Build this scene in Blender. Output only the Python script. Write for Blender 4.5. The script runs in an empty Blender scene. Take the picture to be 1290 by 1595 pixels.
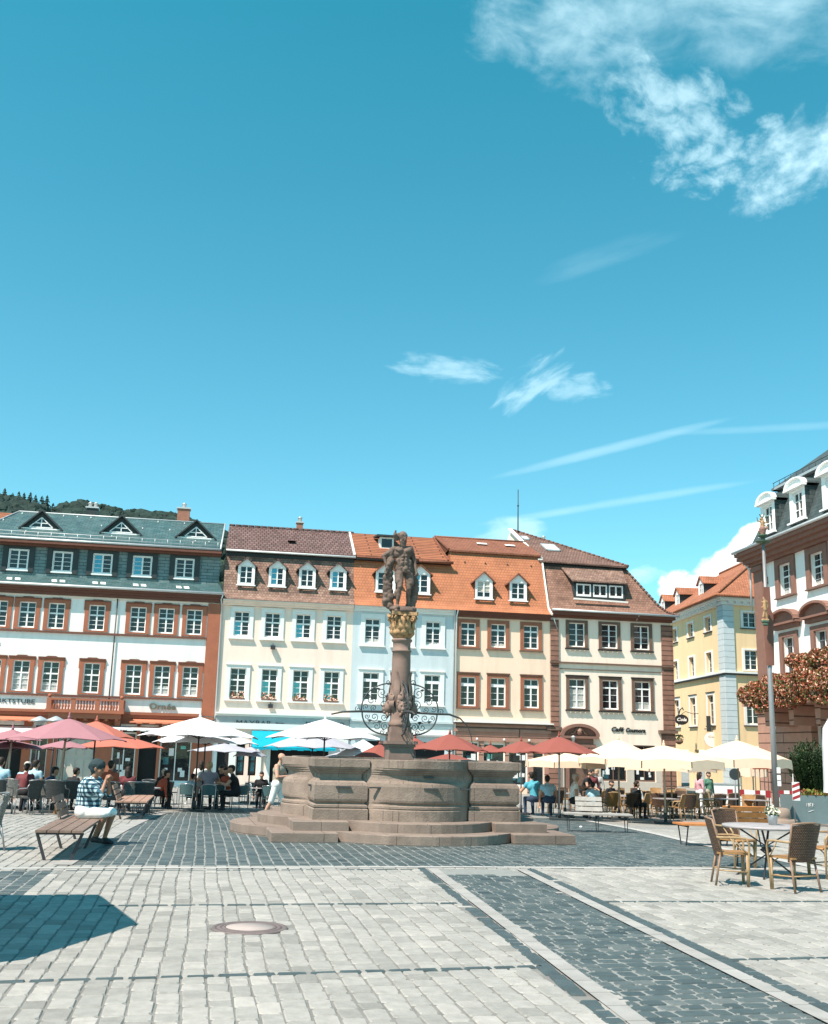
import bpy, bmesh, math, random
import numpy as np
from mathutils import Vector, Matrix
S = bpy.context.scene
COL = S.collection
rad = math.radians
sin, cos, pi = math.sin, math.cos, math.pi
random.seed(7)

# ---------------------------------------------------------------- camera
CAMZ, FPX, PW, PH = 1.75, 1640.0, 1290.0, 1595.0
PITCH, ROLL = rad(12.72), rad(1.48)
cFw = Vector((0, cos(PITCH), sin(PITCH)))
_r, _u = Vector((1, 0, 0)), Vector((0, -sin(PITCH), cos(PITCH)))
cRt = _r * cos(ROLL) + _u * sin(ROLL)
cUp = -_r * sin(ROLL) + _u * cos(ROLL)
CAM = Vector((0, 0, CAMZ))
cam = bpy.data.objects.new('camera', bpy.data.cameras.new('camera'))
COL.objects.link(cam); S.camera = cam
cam.matrix_world = Matrix.Translation(CAM) @ Matrix((cRt, cUp, -cFw)).transposed().to_4x4()
cam.data.sensor_fit = 'HORIZONTAL'; cam.data.sensor_width = 36
cam.data.lens = 36 * FPX / PW
cam.data.clip_start = 0.1; cam.data.clip_end = 6000

def ray(px, py):
    return cFw * FPX + cRt * (px - PW / 2) - cUp * (py - PH / 2)
def at(px, py, depth):
    d = ray(px, py); return CAM + d * (depth / d.y)

# ---------------------------------------------------------------- light
SUN_AZ, SUN_EL = rad(45), rad(57)
sdir = Vector((-cos(SUN_AZ) * cos(SUN_EL), -sin(SUN_AZ) * cos(SUN_EL), sin(SUN_EL)))
sl = bpy.data.lights.new('sun', 'SUN'); sl.energy = 5.0; sl.angle = rad(0.5); sl.color = (1.0, 0.865, 0.76)
sun = bpy.data.objects.new('sun', sl); COL.objects.link(sun)
sun.rotation_euler = (-sdir).to_track_quat('-Z', 'Y').to_euler()
S.view_settings.view_transform = 'Standard'; S.view_settings.look = 'None'
S.view_settings.exposure = 0.74; S.view_settings.gamma = 1.0

def node(nt, t, **k):
    n = nt.nodes.new(t)
    for a, b in k.items(): setattr(n, a, b)
    return n
world = bpy.data.worlds.new('World'); S.world = world; world.use_nodes = True
nt = world.node_tree; nt.nodes.clear(); L = nt.links.new
sky = node(nt, 'ShaderNodeTexSky', sky_type='NISHITA', sun_disc=False, sun_elevation=SUN_EL, sun_rotation=rad(225))
sky.air_density = 1.0; sky.dust_density = 0.15; sky.ozone_density = 1.0; sky.altitude = 100
tint = node(nt, 'ShaderNodeMix', data_type='RGBA', blend_type='MULTIPLY'); tint.inputs[0].default_value = 1
L(sky.outputs[0], tint.inputs[6])
tc0 = node(nt, 'ShaderNodeTexCoord'); sx0 = node(nt, 'ShaderNodeSeparateXYZ'); L(tc0.outputs['Generated'], sx0.inputs[0])
rmp = node(nt, 'ShaderNodeValToRGB'); L(sx0.outputs[2], rmp.inputs[0]); L(rmp.outputs[0], tint.inputs[7])
rmp.color_ramp.elements[0].position = 0.05; rmp.color_ramp.elements[0].color = (.60, .95, .88, 1)
rmp.color_ramp.elements[1].position = 0.62; rmp.color_ramp.elements[1].color = (.20, 1.06, .88, 1)
e_ = rmp.color_ramp.elements.new(0.35); e_.color = (.40, 1.02, .90, 1)
cur = tint.outputs[2]
tc = node(nt, 'ShaderNodeTexCoord')
DIR = tc.outputs['Generated']
def vm(op, a, b=None):
    n = node(nt, 'ShaderNodeVectorMath', operation=op)
    for i, v in enumerate((a, b)):
        if v is None: continue
        if hasattr(v, 'is_output'): L(v, n.inputs[i])
        else: n.inputs[i].default_value = v
    return n
def ma(op, a, b=None, c=None, clamp=False):
    n = node(nt, 'ShaderNodeMath', operation=op, use_clamp=clamp)
    for i, v in enumerate((a, b, c)):
        if v is None: continue
        if hasattr(v, 'is_output'): L(v, n.inputs[i])
        else: n.inputs[i].default_value = v
    return n.outputs[0]
def cloud(cx, cy, w, h, ang, scale, lo, hi, amt, stretch=1.0, seed=0.0, col=(4.3, 6.1, 6.7), edge=1.0):
    """a patch of cloud in the sky: centre/size in degrees-like photo units, turned into sky directions"""
    c = ray(cx, cy).normalized()
    e1 = ray(cx + cos(rad(ang)) * 10, cy - sin(rad(ang)) * 10).normalized() - c; e1.normalize()
    e2 = c.cross(e1).normalized() * -1
    nrm = vm('NORMALIZE', DIR).outputs[0]
    x = ma('MULTIPLY', vm('DOT_PRODUCT', nrm, tuple(e1)).outputs['Value'], FPX / w)
    y = ma('MULTIPLY', vm('DOT_PRODUCT', nrm, tuple(e2)).outputs['Value'], FPX / h)
    z = vm('DOT_PRODUCT', nrm, tuple(c)).outputs['Value']
    r2 = ma('ADD', ma('MULTIPLY', x, x), ma('MULTIPLY', y, y))
    fall = ma('SUBTRACT', 1.0, r2, clamp=True)
    fall = ma('POWER', fall, edge)
    fall = ma('MULTIPLY', fall, ma('GREATER_THAN', z, 0.2))
    cv = node(nt, 'ShaderNodeCombineXYZ')
    L(ma('MULTIPLY', x, w / FPX * scale / stretch), cv.inputs[0]); L(ma('MULTIPLY', y, h / FPX * scale), cv.inputs[1])
    cv.inputs[2].default_value = seed
    nz = node(nt, 'ShaderNodeTexNoise'); nz.inputs['Scale'].default_value = 1; nz.inputs['Detail'].default_value = 7
    nz.inputs['Roughness'].default_value = 0.58; nz.inputs['Distortion'].default_value = 0.25
    L(cv.outputs[0], nz.inputs['Vector'])
    v = ma('ADD', nz.outputs[0], ma('MULTIPLY', ma('SUBTRACT', fall, 1.0), 0.55))
    mr = node(nt, 'ShaderNodeMapRange', interpolation_type='SMOOTHSTEP')
    L(v, mr.inputs[0]); mr.inputs[1].default_value = lo; mr.inputs[2].default_value = hi
    mr.inputs[3].default_value = 0; mr.inputs[4].default_value = amt
    m = ma('MULTIPLY', mr.outputs[0], ma('MULTIPLY', fall, 3.0, clamp=True))
    global cur
    mx = node(nt, 'ShaderNodeMix', data_type='RGBA')
    L(m, mx.inputs[0]); L(cur, mx.inputs[6]); mx.inputs[7].default_value = (*col, 1); cur = mx.outputs[2]
cloud(1110, -10, 380, 130, 4, 24, 0.14, 0.90, 0.80, 1.6, 1.0)
cloud(880, 60, 230, 110, -20, 32, 0.26, 0.74, 0.50, 1.5, 4.0)
cloud(1040, 160, 190, 90, -30, 44, 0.27, 0.64, 0.60, 1.3, 14.0)
cloud(1255, 245, 150, 95, 25, 38, 0.22, 0.66, 0.86, 1.3, 2.6)
cloud(1130, 250, 190, 80, 10, 52, 0.33, 0.66, 0.60, 1.3, 7.0)
cloud(690, 574, 125, 34, -8, 60, 0.22, 0.60, 0.50, 3.0, 3.0)
cloud(825, 600, 110, 44, 35, 66, 0.27, 0.60, 0.50, 3.2, 5.0)
cloud(900, 602, 80, 36, 5, 60, 0.25, 0.60, 0.40, 2.0, 6.0)
cloud(945, 700, 200, 10, 14, 40, -0.05, 0.7, 0.34, 6.0, 2.0)
cloud(1215, 666, 200, 8, 3, 40, -0.05, 0.7, 0.18, 6.0, 2.5)
cloud(960, 783, 235, 9, 9, 40, -0.05, 0.7, 0.34, 6.0, 1.5)
cloud(940, 400, 140, 26, 18, 40, 0.1, 0.95, 0.16, 5.0, 8.0)
cloud(790, 830, 70, 30, 5, 50, 0.10, 0.5, 0.55, 2.0, 9.0)
cloud(1150, 884, 92, 50, 20, 34, 0.16, 0.36, 0.97, 1.2, 12.4, (6.8, 7.4, 7.5), 0.7)
cloud(1185, 850, 60, 40, 30, 40, 0.10, 0.30, 0.97, 1.2, 3.4, (6.9, 7.5, 7.6), 0.7)
cloud(1050, 915, 36, 30, 10, 60, 0.10, 0.34, 0.90, 1.1, 5.4, (6.5, 7.2, 7.4), 0.7)
cloud(1000, 895, 45, 18, 5, 60, 0.15, 0.5, 0.55, 1.5, 6.4)
bg = node(nt, 'ShaderNodeBackground'); bg.inputs[1].default_value = 0.124
L(cur, bg.inputs[0]); wo = node(nt, 'ShaderNodeOutputWorld'); L(bg.outputs[0], wo.inputs[0])

# ---------------------------------------------------------------- materials
MATS = {}
def mat(name, col, rough=0.8, var=0.12, vscale=3.0, bump=0.0, bscale=40.0, metal=0.0, brick=None, spec=0.35,
        trans=0.0, dirt=0.0, emit=None):
    """col: base colour.  brick: (w, h, mortar, mortar colour, col2, bump, distort, rot90)"""
    if name in MATS: return MATS[name]
    m = bpy.data.materials.new(name); m.use_nodes = True; nt = m.node_tree; L = nt.links.new
    b = nt.nodes['Principled BSDF']
    b.inputs['Roughness'].default_value = rough; b.inputs['Metallic'].default_value = metal
    b.inputs['Specular IOR Level'].default_value = spec
    tc = node(nt, 'ShaderNodeTexCoord')
    nz = node(nt, 'ShaderNodeTexNoise'); nz.inputs['Scale'].default_value = vscale; nz.inputs['Detail'].default_value = 6
    nz.inputs['Roughness'].default_value = 0.65
    L(tc.outputs['Object'], nz.inputs['Vector'])
    mr = node(nt, 'ShaderNodeMapRange'); L(nz.outputs[0], mr.inputs[0])
    mr.inputs[1].default_value = 0.3; mr.inputs[2].default_value = 0.7
    mr.inputs[3].default_value = 1 - var; mr.inputs[4].default_value = 1 + var
    c4 = (*col, 1)
    mul = node(nt, 'ShaderNodeVectorMath', operation='SCALE'); L(mr.outputs[0], mul.inputs['Scale'])
    hsock = None
    if brick:
        w, h, mo, mc, c2, bb, dist, rot = brick
        src = tc.outputs['UV']
        if rot:
            mp = node(nt, 'ShaderNodeMapping'); mp.inputs['Rotation'].default_value = (0, 0, pi / 2)
            L(src, mp.inputs[0]); src = mp.outputs[0]
        if dist:
            n2 = node(nt, 'ShaderNodeTexNoise'); n2.inputs['Scale'].default_value = 1.0 / w * 0.9; n2.inputs['Detail'].default_value = 2
            L(tc.outputs['UV'], n2.inputs['Vector'])
            s2 = node(nt, 'ShaderNodeVectorMath', operation='SUBTRACT'); L(n2.outputs['Color'], s2.inputs[0]); s2.inputs[1].default_value = (.5, .5, .5)
            s3 = node(nt, 'ShaderNodeVectorMath', operation='SCALE'); L(s2.outputs[0], s3.inputs[0]); s3.inputs['Scale'].default_value = dist
            s4 = node(nt, 'ShaderNodeVectorMath', operation='ADD'); L(src, s4.inputs[0]); L(s3.outputs[0], s4.inputs[1]); src = s4.outputs[0]
        bt = node(nt, 'ShaderNodeTexBrick'); L(src, bt.inputs['Vector'])
        bt.inputs['Color1'].default_value = c4; bt.inputs['Color2'].default_value = (*c2, 1); bt.inputs['Mortar'].default_value = (*mc, 1)
        bt.inputs['Scale'].default_value = 1; bt.inputs['Mortar Size'].default_value = mo; bt.inputs['Mortar Smooth'].default_value = 0.4
        bt.inputs['Brick Width'].default_value = w; bt.inputs['Row Height'].default_value = h
        L(bt.outputs['Color'], mul.inputs[0]); hsock = bt.outputs['Fac']
    else:
        mul.inputs[0].default_value = col
    out = mul.outputs[0]
    if dirt:
        n5 = node(nt, 'ShaderNodeTexNoise'); n5.inputs['Scale'].default_value = vscale * 0.23; n5.inputs['Detail'].default_value = 8
        n5.inputs['Roughness'].default_value = .7
        L(tc.outputs['Object'], n5.inputs['Vector'])
        m5 = node(nt, 'ShaderNodeMapRange'); L(n5.outputs[0], m5.inputs[0]); m5.inputs[1].default_value = .5; m5.inputs[2].default_value = .72
        m5.inputs[3].default_value = 1; m5.inputs[4].default_value = 1 - dirt
        s5 = node(nt, 'ShaderNodeVectorMath', operation='SCALE'); L(out, s5.inputs[0]); L(m5.outputs[0], s5.inputs['Scale']); out = s5.outputs[0]
    if name.endswith('plaster'):
        mp5 = node(nt, 'ShaderNodeMapping'); mp5.inputs['Scale'].default_value = (2.6, 2.6, .22); L(tc.outputs['Object'], mp5.inputs[0])
        n6 = node(nt, 'ShaderNodeTexNoise'); n6.inputs['Scale'].default_value = 1; n6.inputs['Detail'].default_value = 7; n6.inputs['Roughness'].default_value = .6; L(mp5.outputs[0], n6.inputs['Vector'])
        m6 = node(nt, 'ShaderNodeMapRange'); L(n6.outputs[0], m6.inputs[0]); m6.inputs[1].default_value = .48; m6.inputs[2].default_value = .78; m6.inputs[3].default_value = 1; m6.inputs[4].default_value = .86
        s6 = node(nt, 'ShaderNodeVectorMath', operation='SCALE'); L(out, s6.inputs[0]); L(m6.outputs[0], s6.inputs['Scale']); out = s6.outputs[0]
    L(out, b.inputs['Base Color'])
    if bump or hsock:
        h = None
        if bump:
            n3 = node(nt, 'ShaderNodeTexNoise'); n3.inputs['Scale'].default_value = bscale; n3.inputs['Detail'].default_value = 4
            L(tc.outputs['Object'], n3.inputs['Vector'])
            h = ma2(nt, 'MULTIPLY', n3.outputs[0], bump)
        if hsock:
            hb = ma2(nt, 'MULTIPLY', hsock, -brick[5])
            h = hb if h is None else ma2(nt, 'ADD', h, hb)
        bp = node(nt, 'ShaderNodeBump'); bp.inputs['Strength'].default_value = 1; bp.inputs['Distance'].default_value = 1
        L(h, bp.inputs['Height']); L(bp.outputs[0], b.inputs['Normal'])
    if trans:
        tr = node(nt, 'ShaderNodeBsdfTranslucent'); L(out, tr.inputs[0])
        mx = node(nt, 'ShaderNodeMixShader'); mx.inputs[0].default_value = trans
        L(b.outputs[0], mx.inputs[1]); L(tr.outputs[0], mx.inputs[2])
        L(mx.outputs[0], nt.nodes['Material Output'].inputs[0])
    MATS[name] = m
    return m
def ma2(nt, op, a, b):
    n = node(nt, 'ShaderNodeMath', operation=op); nt.links.new(a, n.inputs[0])
    if hasattr(b, 'is_output'): nt.links.new(b, n.inputs[1])
    else: n.inputs[1].default_value = b
    return n.outputs[0]

M = {}
M['pale'] = mat('pale_paving', (.325, .322, .295), .85, .20, 1.3, .006, 60, brick=(.27, .175, .013, (.19, .19, .175), (.25, .25, .235), .014, .06, 1), dirt=.22)
M['dark'] = mat('dark_cobble', (.055, .074, .076), .6, .3, 2.0, .003, 60, brick=(.235, .17, .013, (.30, .32, .305), (.115, .14, .14), .012, .085, 0), spec=.5)
M['darkcol'] = mat('dark_cobble_columns', (.055, .074, .076), .6, .3, 2.0, .003, 60, brick=(.235, .17, .013, (.30, .32, .305), (.115, .14, .14), .012, .085, 1), spec=.5)
M['darkstone'] = mat('dark_stone', (.06, .085, .09), .6, .3, 3, .002, 60)
M['strip'] = mat('pale_strip', (.32, .31, .29), .85, .18, 2, .003, 60, brick=(.42, 5, .012, (.24, .24, .22), (.31, .305, .29), .006, .02, 0))
M['joint_pale'] = mat('joint_sand_pale', (.23, .24, .228), .9, .15, 8, .002, 60)
M['joint_dark'] = mat('joint_sand_grey', (.19, .188, .174), .9, .25, 3, .003, 60)
M['stripw'] = mat('white_strip', (.40, .40, .38), .85, .12, 2)
M['sand'] = mat('sandstone', (.30, .225, .18), .85, .16, 2.2, .006, 35, dirt=.35)
M['sandstep'] = mat('sandstone_step', (.24, .188, .155), .85, .22, 2.0, .006, 35, brick=(1.15, 9, .008, (.12, .09, .075), (.22, .17, .14), .004, .0, 0), dirt=.4)
M['sandbasin'] = mat('sandstone_basin', (.265, .208, .168), .85, .24, 2.2, .009, 30, brick=(.93, 9, .006, (.12, .09, .075), (.25, .19, .155), .004, .0, 0), dirt=.55)
M['statue'] = mat('statue_stone', (.15, .105, .085), .8, .35, 6, .004, 60, dirt=.45)
M['shaft'] = mat('column_stone', (.245, .165, .135), .8, .16, 3, .004, 60, dirt=.3)
M['gold'] = mat('old_gold', (.40, .24, .12), .6, .6, 14, .003, 60, dirt=.5)
M['iron'] = mat('wrought_iron', (.055, .06, .062), .5, .1)
M['white'] = mat('white_plaster', (.84, .815, .785), .9, .03, .8, .002, 40)
M['pink'] = mat('pink_plaster', (.86, .70, .60), .9, .035, .8, .002, 40)
M['blue'] = mat('blue_plaster', (.56, .64, .67), .9, .03, .8, .002, 40)
M['cream'] = mat('cream_plaster', (.86, .66, .51), .9, .03, .8, .002, 40)
M['ivory'] = mat('ivory_plaster', (.87, .745, .63), .9, .03, .8, .002, 40)
M['yellow'] = mat('yellow_plaster', (.84, .61, .36), .9, .03, .8, .002, 40)
M['offwhite'] = mat('offwhite_stone', (.74, .76, .74), .8, .04, 2)
M['redstone'] = mat('red_painted_stone', (.31, .12, .07), .75, .12, 2, .003, 30)
M['redstone2'] = mat('orange_painted_stone', (.36, .125, .070), .75, .10, 2, .003, 30)
M['brownred'] = mat('brown_red_stone', (.235, .125, .095), .8, .12, 3, .003, 30)
M['brownstone'] = mat('brown_stone', (.16, .10, .075), .85, .25, 5, .004, 30)
M['soffit'] = mat('brown_soffit', (.16, .065, .045), .8, .12, 3)
M['quoin'] = mat('brown_quoin', (.29, .15, .11), .85, .2, 3, .004, 30, brick=(9, .30, .03, (.08, .045, .035), (.24, .125, .09), .02, .0, 0))
M['rust'] = mat('rusticated_sandstone', (.42, .24, .18), .85, .12, 2.5, .004, 30, brick=(9, .52, .035, (.12, .07, .05), (.38, .21, .16), .03, .0, 0))
M['greyq'] = mat('grey_quoin', (.55, .62, .64), .85, .06, 3, 0, brick=(9, .42, .02, (.30, .36, .38), (.52, .60, .62), .02, .0, 0))
M['winwhite'] = mat('white_window_paint', (.84, .85, .84), .5, .02)
M['glass'] = mat('dark_glass', (.014, .018, .021), .05, .3, 1.5, .012, 1.1, spec=.6)
M['glassteal'] = mat('sky_tint_glass', (.10, .28, .34), .05, .1, 1, metal=.75)  # sky reflection on some panes put into the teal base; also tints displays
M['curtain'] = mat('curtain', (.45, .45, .42), .9, .3, 9)
M['slate'] = mat('slate_shingle', (.035, .095, .10), .55, .25, 2, .002, 40, brick=(.35, .22, .010, (.03, .045, .05), (.07, .13, .135), .01, .0, 0), spec=.4)
M['slatewall'] = mat('slate_cladding', (.13, .20, .205), .5, .2, 2, .002, 40, brick=(.7, .19, .014, (.05, .075, .08), (.20, .26, .265), .012, .0, 0), spec=.4)
M['slateside'] = mat('slate_dark_panel', (.035, .045, .048), .6, .15)
M['slatefar'] = mat('town_hall_slate', (.05, .068, .07), .6, .25, 2, .002, 40, brick=(.4, .22, .012, (.025, .035, .038), (.075, .10, .10), .01, .0, 0), spec=.3)
M['pantile'] = mat('brown_pantile', (.125, .072, .066), .8, .25, 1.5, .004, 20, brick=(.26, .34, .026, (.045, .025, .022), (.175, .11, .10), .03, .0, 0))
M['oldtile'] = mat('weathered_tile', (.20, .118, .092), .85, .3, 1.4, .004, 25, brick=(.17, .17, .010, (.10, .06, .045), (.31, .20, .155), .012, .02, 0), dirt=.25)
M['redtile'] = mat('red_pantile', (.33, .12, .06), .8, .18, 1.5, .003, 20, brick=(3, .30, .045, (.09, .035, .02), (.27, .10, .05), .03, .0, 0))
M['orange'] = mat('orange_tile', (.46, .175, .085), .8, .2, 1.2, .003, 25, brick=(.18, .19, .009, (.27, .11, .06), (.42, .165, .085), .012, .012, 0), dirt=.2)
M['browntile'] = mat('brown_flat_roof', (.22, .085, .05), .8, .2, 1.4, .003, 25, brick=(.22, .28, .012, (.12, .05, .03), (.25, .10, .06), .01, .01, 0))
M['darktile'] = mat('dark_brown_tile', (.17, .095, .075), .85, .3, 1.4, .004, 25, brick=(.20, .24, .018, (.06, .035, .028), (.23, .135, .105), .015, .01, 0), dirt=.2)
M['cafetile'] = mat('cafe_mansard_tile', (.21, .112, .082), .85, .35, 1.0, .004, 25, brick=(.18, .17, .010, (.11, .06, .045), (.29, .165, .12), .012, .02, 0), dirt=.35)
M['ftile'] = mat('corner_roof_tile', (.42, .165, .09), .85, .2, 1.0, .003, 25, brick=(.2, .28, .018, (.2, .07, .035), (.33, .13, .07), .015, .01, 0), dirt=.3)
M['ledtile'] = mat('zinc_trim', (.55, .57, .57), .45, .08, metal=.3)
M['zinc'] = mat('zinc_gutter', (.50, .53, .54), .45, .1, metal=.4)
M['chimbrick'] = mat('chimney_brick', (.42, .16, .10), .85, .15, 3, brick=(.24, .08, .01, (.3, .2, .16), (.36, .14, .09), .005, 0, 0))
M['dark'] = M['dark']
M['black'] = mat('unlit_room_black', (.010, .011, .012), .7, .2)  # near-black colour stands for the darkness of rooms behind openings
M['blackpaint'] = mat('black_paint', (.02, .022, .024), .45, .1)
M['letter'] = mat('grey_letter', (.035, .035, .04), .5, .05)
M['lettergold'] = mat('bronze_letter', (.20, .16, .12), .4, .1, metal=.4)
M['ledgewhite'] = mat('white_ledge', (.78, .76, .72), .8, .05)
M['greysign'] = mat('grey_fascia', (.42, .43, .43), .7, .1)
M['beige'] = mat('beige_panel', (.50, .46, .40), .7, .05)
M['turq'] = mat('turquoise_awning', (.0, .42, .56), .7, .08, trans=.25)
M['coral'] = mat('coral_awning', (.68, .24, .14), .8, .05, trans=.2)
M['awnwhite'] = mat('white_awning', (.86, .86, .85), .8, .03, trans=.2)
for n, c, t in (('pinkc', (.40, .19, .215), .12), ('salmon', (.55, .17, .12), .15), ('whitec', (.84, .83, .83), .18), ('lilac', (.48, .47, .52), .2),
             ('redc', (.29, .085, .065), .10), ('creamc', (.82, .62, .46), .12), ('brownc', (.84, .68, .52), .10)):
    M[n] = mat('parasol_' + n, c, .85, .04, 4, .002, 30, trans=t)
M['polesteel'] = mat('flagpole_steel', (.26, .255, .26), .4, .1, 2, metal=.3)
M['pole'] = mat('pole_grey', (.30, .30, .30), .4, .05, metal=.5)
M['polewood'] = mat('pole_wood', (.42, .33, .26), .6, .1)
M['poledark'] = mat('pole_dark', (.03, .03, .035), .4, .05)
M['wood'] = mat('bench_wood', (.20, .135, .105), .6, .25, 6, .003, 40)
M['woodlight'] = mat('bench_wood_pale', (.36, .22, .16), .6, .2, 6, .003, 40)
M['woodgrey'] = mat('bench_wood_grey', (.36, .34, .31), .7, .2, 6, .003, 40)
M['woodorange'] = mat('bench_wood_orange', (.52, .20, .06), .5, .2, 6, .003, 40)
M['steel'] = mat('bench_steel', (.05, .05, .055), .5, .1, metal=.3)
M['rattan'] = mat('rattan_weave', (.13, .075, .05), .6, .3, 30, .003, 60, brick=(.030, .022, .005, (.025, .015, .01), (.20, .12, .08), .006, .0, 0))
M['rattanhoney'] = mat('rattan_honey', (.32, .17, .065), .5, .2, 10)
M['cane'] = mat('cane_pole', (.37, .25, .135), .4, .2, 12)
M['canedark'] = mat('cane_dark', (.24, .15, .10), .45, .2, 12)
M['wickergrey'] = mat('wicker_grey', (.30, .29, .26), .7, .3, 30, .003, 60, brick=(.035, .025, .005, (.10, .10, .09), (.38, .37, .34), .005, .0, 0))
M['wickerdark'] = mat('wicker_dark', (.06, .068, .066), .7, .3, 30, .003, 60, brick=(.035, .025, .005, (.02, .02, .02), (.09, .1, .1), .005, .0, 0))
M['alu'] = mat('aluminium', (.62, .64, .65), .3, .05, metal=.8)
M['tealmesh'] = mat('teal_mesh', (.07, .14, .15), .7, .1)
M['tabletop'] = mat('pale_tabletop', (.36, .33, .33), .45, .2, 6)
M['tabledark'] = mat('dark_tabletop', (.20, .17, .15), .3, .1, 6)
M['planter'] = mat('planter_grey', (.16, .215, .225), .6, .08, 2)
M['leaf'] = mat('dark_leaf', (.030, .062, .022), .6, .5, 2, spec=.3)
M['leafy'] = mat('yellow_leaf', (.24, .27, .06), .6, .4, 3)
M['leafred'] = mat('russet_leaf', (.30, .075, .035), .6, .6, 2)
M['leafolive'] = mat('olive_leaf', (.085, .10, .025), .6, .5, 2)
M['petal'] = mat('pink_petal', (.72, .42, .30), .6, .3, 5)
M['petalw'] = mat('white_petal', (.80, .78, .62), .6, .1, 5)
M['forest'] = mat('forest_crowns', (.017, .037, .030), .9, .55, .02, bump=1.0, bscale=.5)
M['conifer'] = mat('conifer_green', (.018, .042, .034), .9, .4, .05)
M['bark'] = mat('bark', (.10, .07, .05), .9, .3)
M['hill'] = mat('hill_ground', (.035, .065, .035), .9, .3, .01)
M['skin'] = mat('skin', (.52, .29, .20), .5, .06, 6)
M['skintan'] = mat('skin_tanned', (.32, .165, .105), .5, .06, 6)
M['hairb'] = mat('hair_dark', (.025, .018, .014), .6, .3, 40, .004, 90)
M['hairg'] = mat('hair_grey', (.50, .47, .43), .6, .2, 40, .004, 90)
M['hairbl'] = mat('hair_blond', (.45, .30, .16), .6, .2, 40, .004, 90)
M['concrete'] = mat('concrete_lid', (.38, .325, .30), .85, .08, 8)
M['ironrust'] = mat('cast_iron', (.15, .12, .115), .6, .2, 8)
M['water'] = mat('basin_water', (.03, .05, .05), .05, .05, spec=.6)
M['signred'] = mat('barrier_red', (.34, .03, .035), .5, .05)
M['signorange'] = mat('lamp_orange', (.75, .10, .03), .5, .05)
M['barwhite'] = mat('barrier_white', (.78, .78, .76), .5, .04)
M['flag'] = mat('banner_cloth', (.17, .075, .055), .8, .1, 3)
M['green'] = mat('emblem_green', (.05, .09, .06), .6, .2)
M['blueflag'] = mat('blue_cloth', (.05, .22, .42), .8, .1)
M['orangebag'] = mat('tan_leather', (.42, .19, .08), .6, .2)

# ---------------------------------------------------------------- mesh builder
class Frame:
    def __init__(s, O, D, K=1.0, z0=0.0, zw=0.0, N=None):
        s.O = Vector(O); s.D = Vector(D).normalized()
        s.N = Vector(N) if N else Vector((s.D.y, -s.D.x, 0)); s.K = K; s.z0 = z0; s.zw = zw
    def P(s, u, n, z):
        p = s.O + s.D * (u * s.K) + s.N * (n * s.K)
        return Vector((p.x, p.y, (z - s.z0) * s.K + s.zw))
IDF = Frame((0, 0, 0), (1, 0, 0), N=(0, 1, 0))

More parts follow.
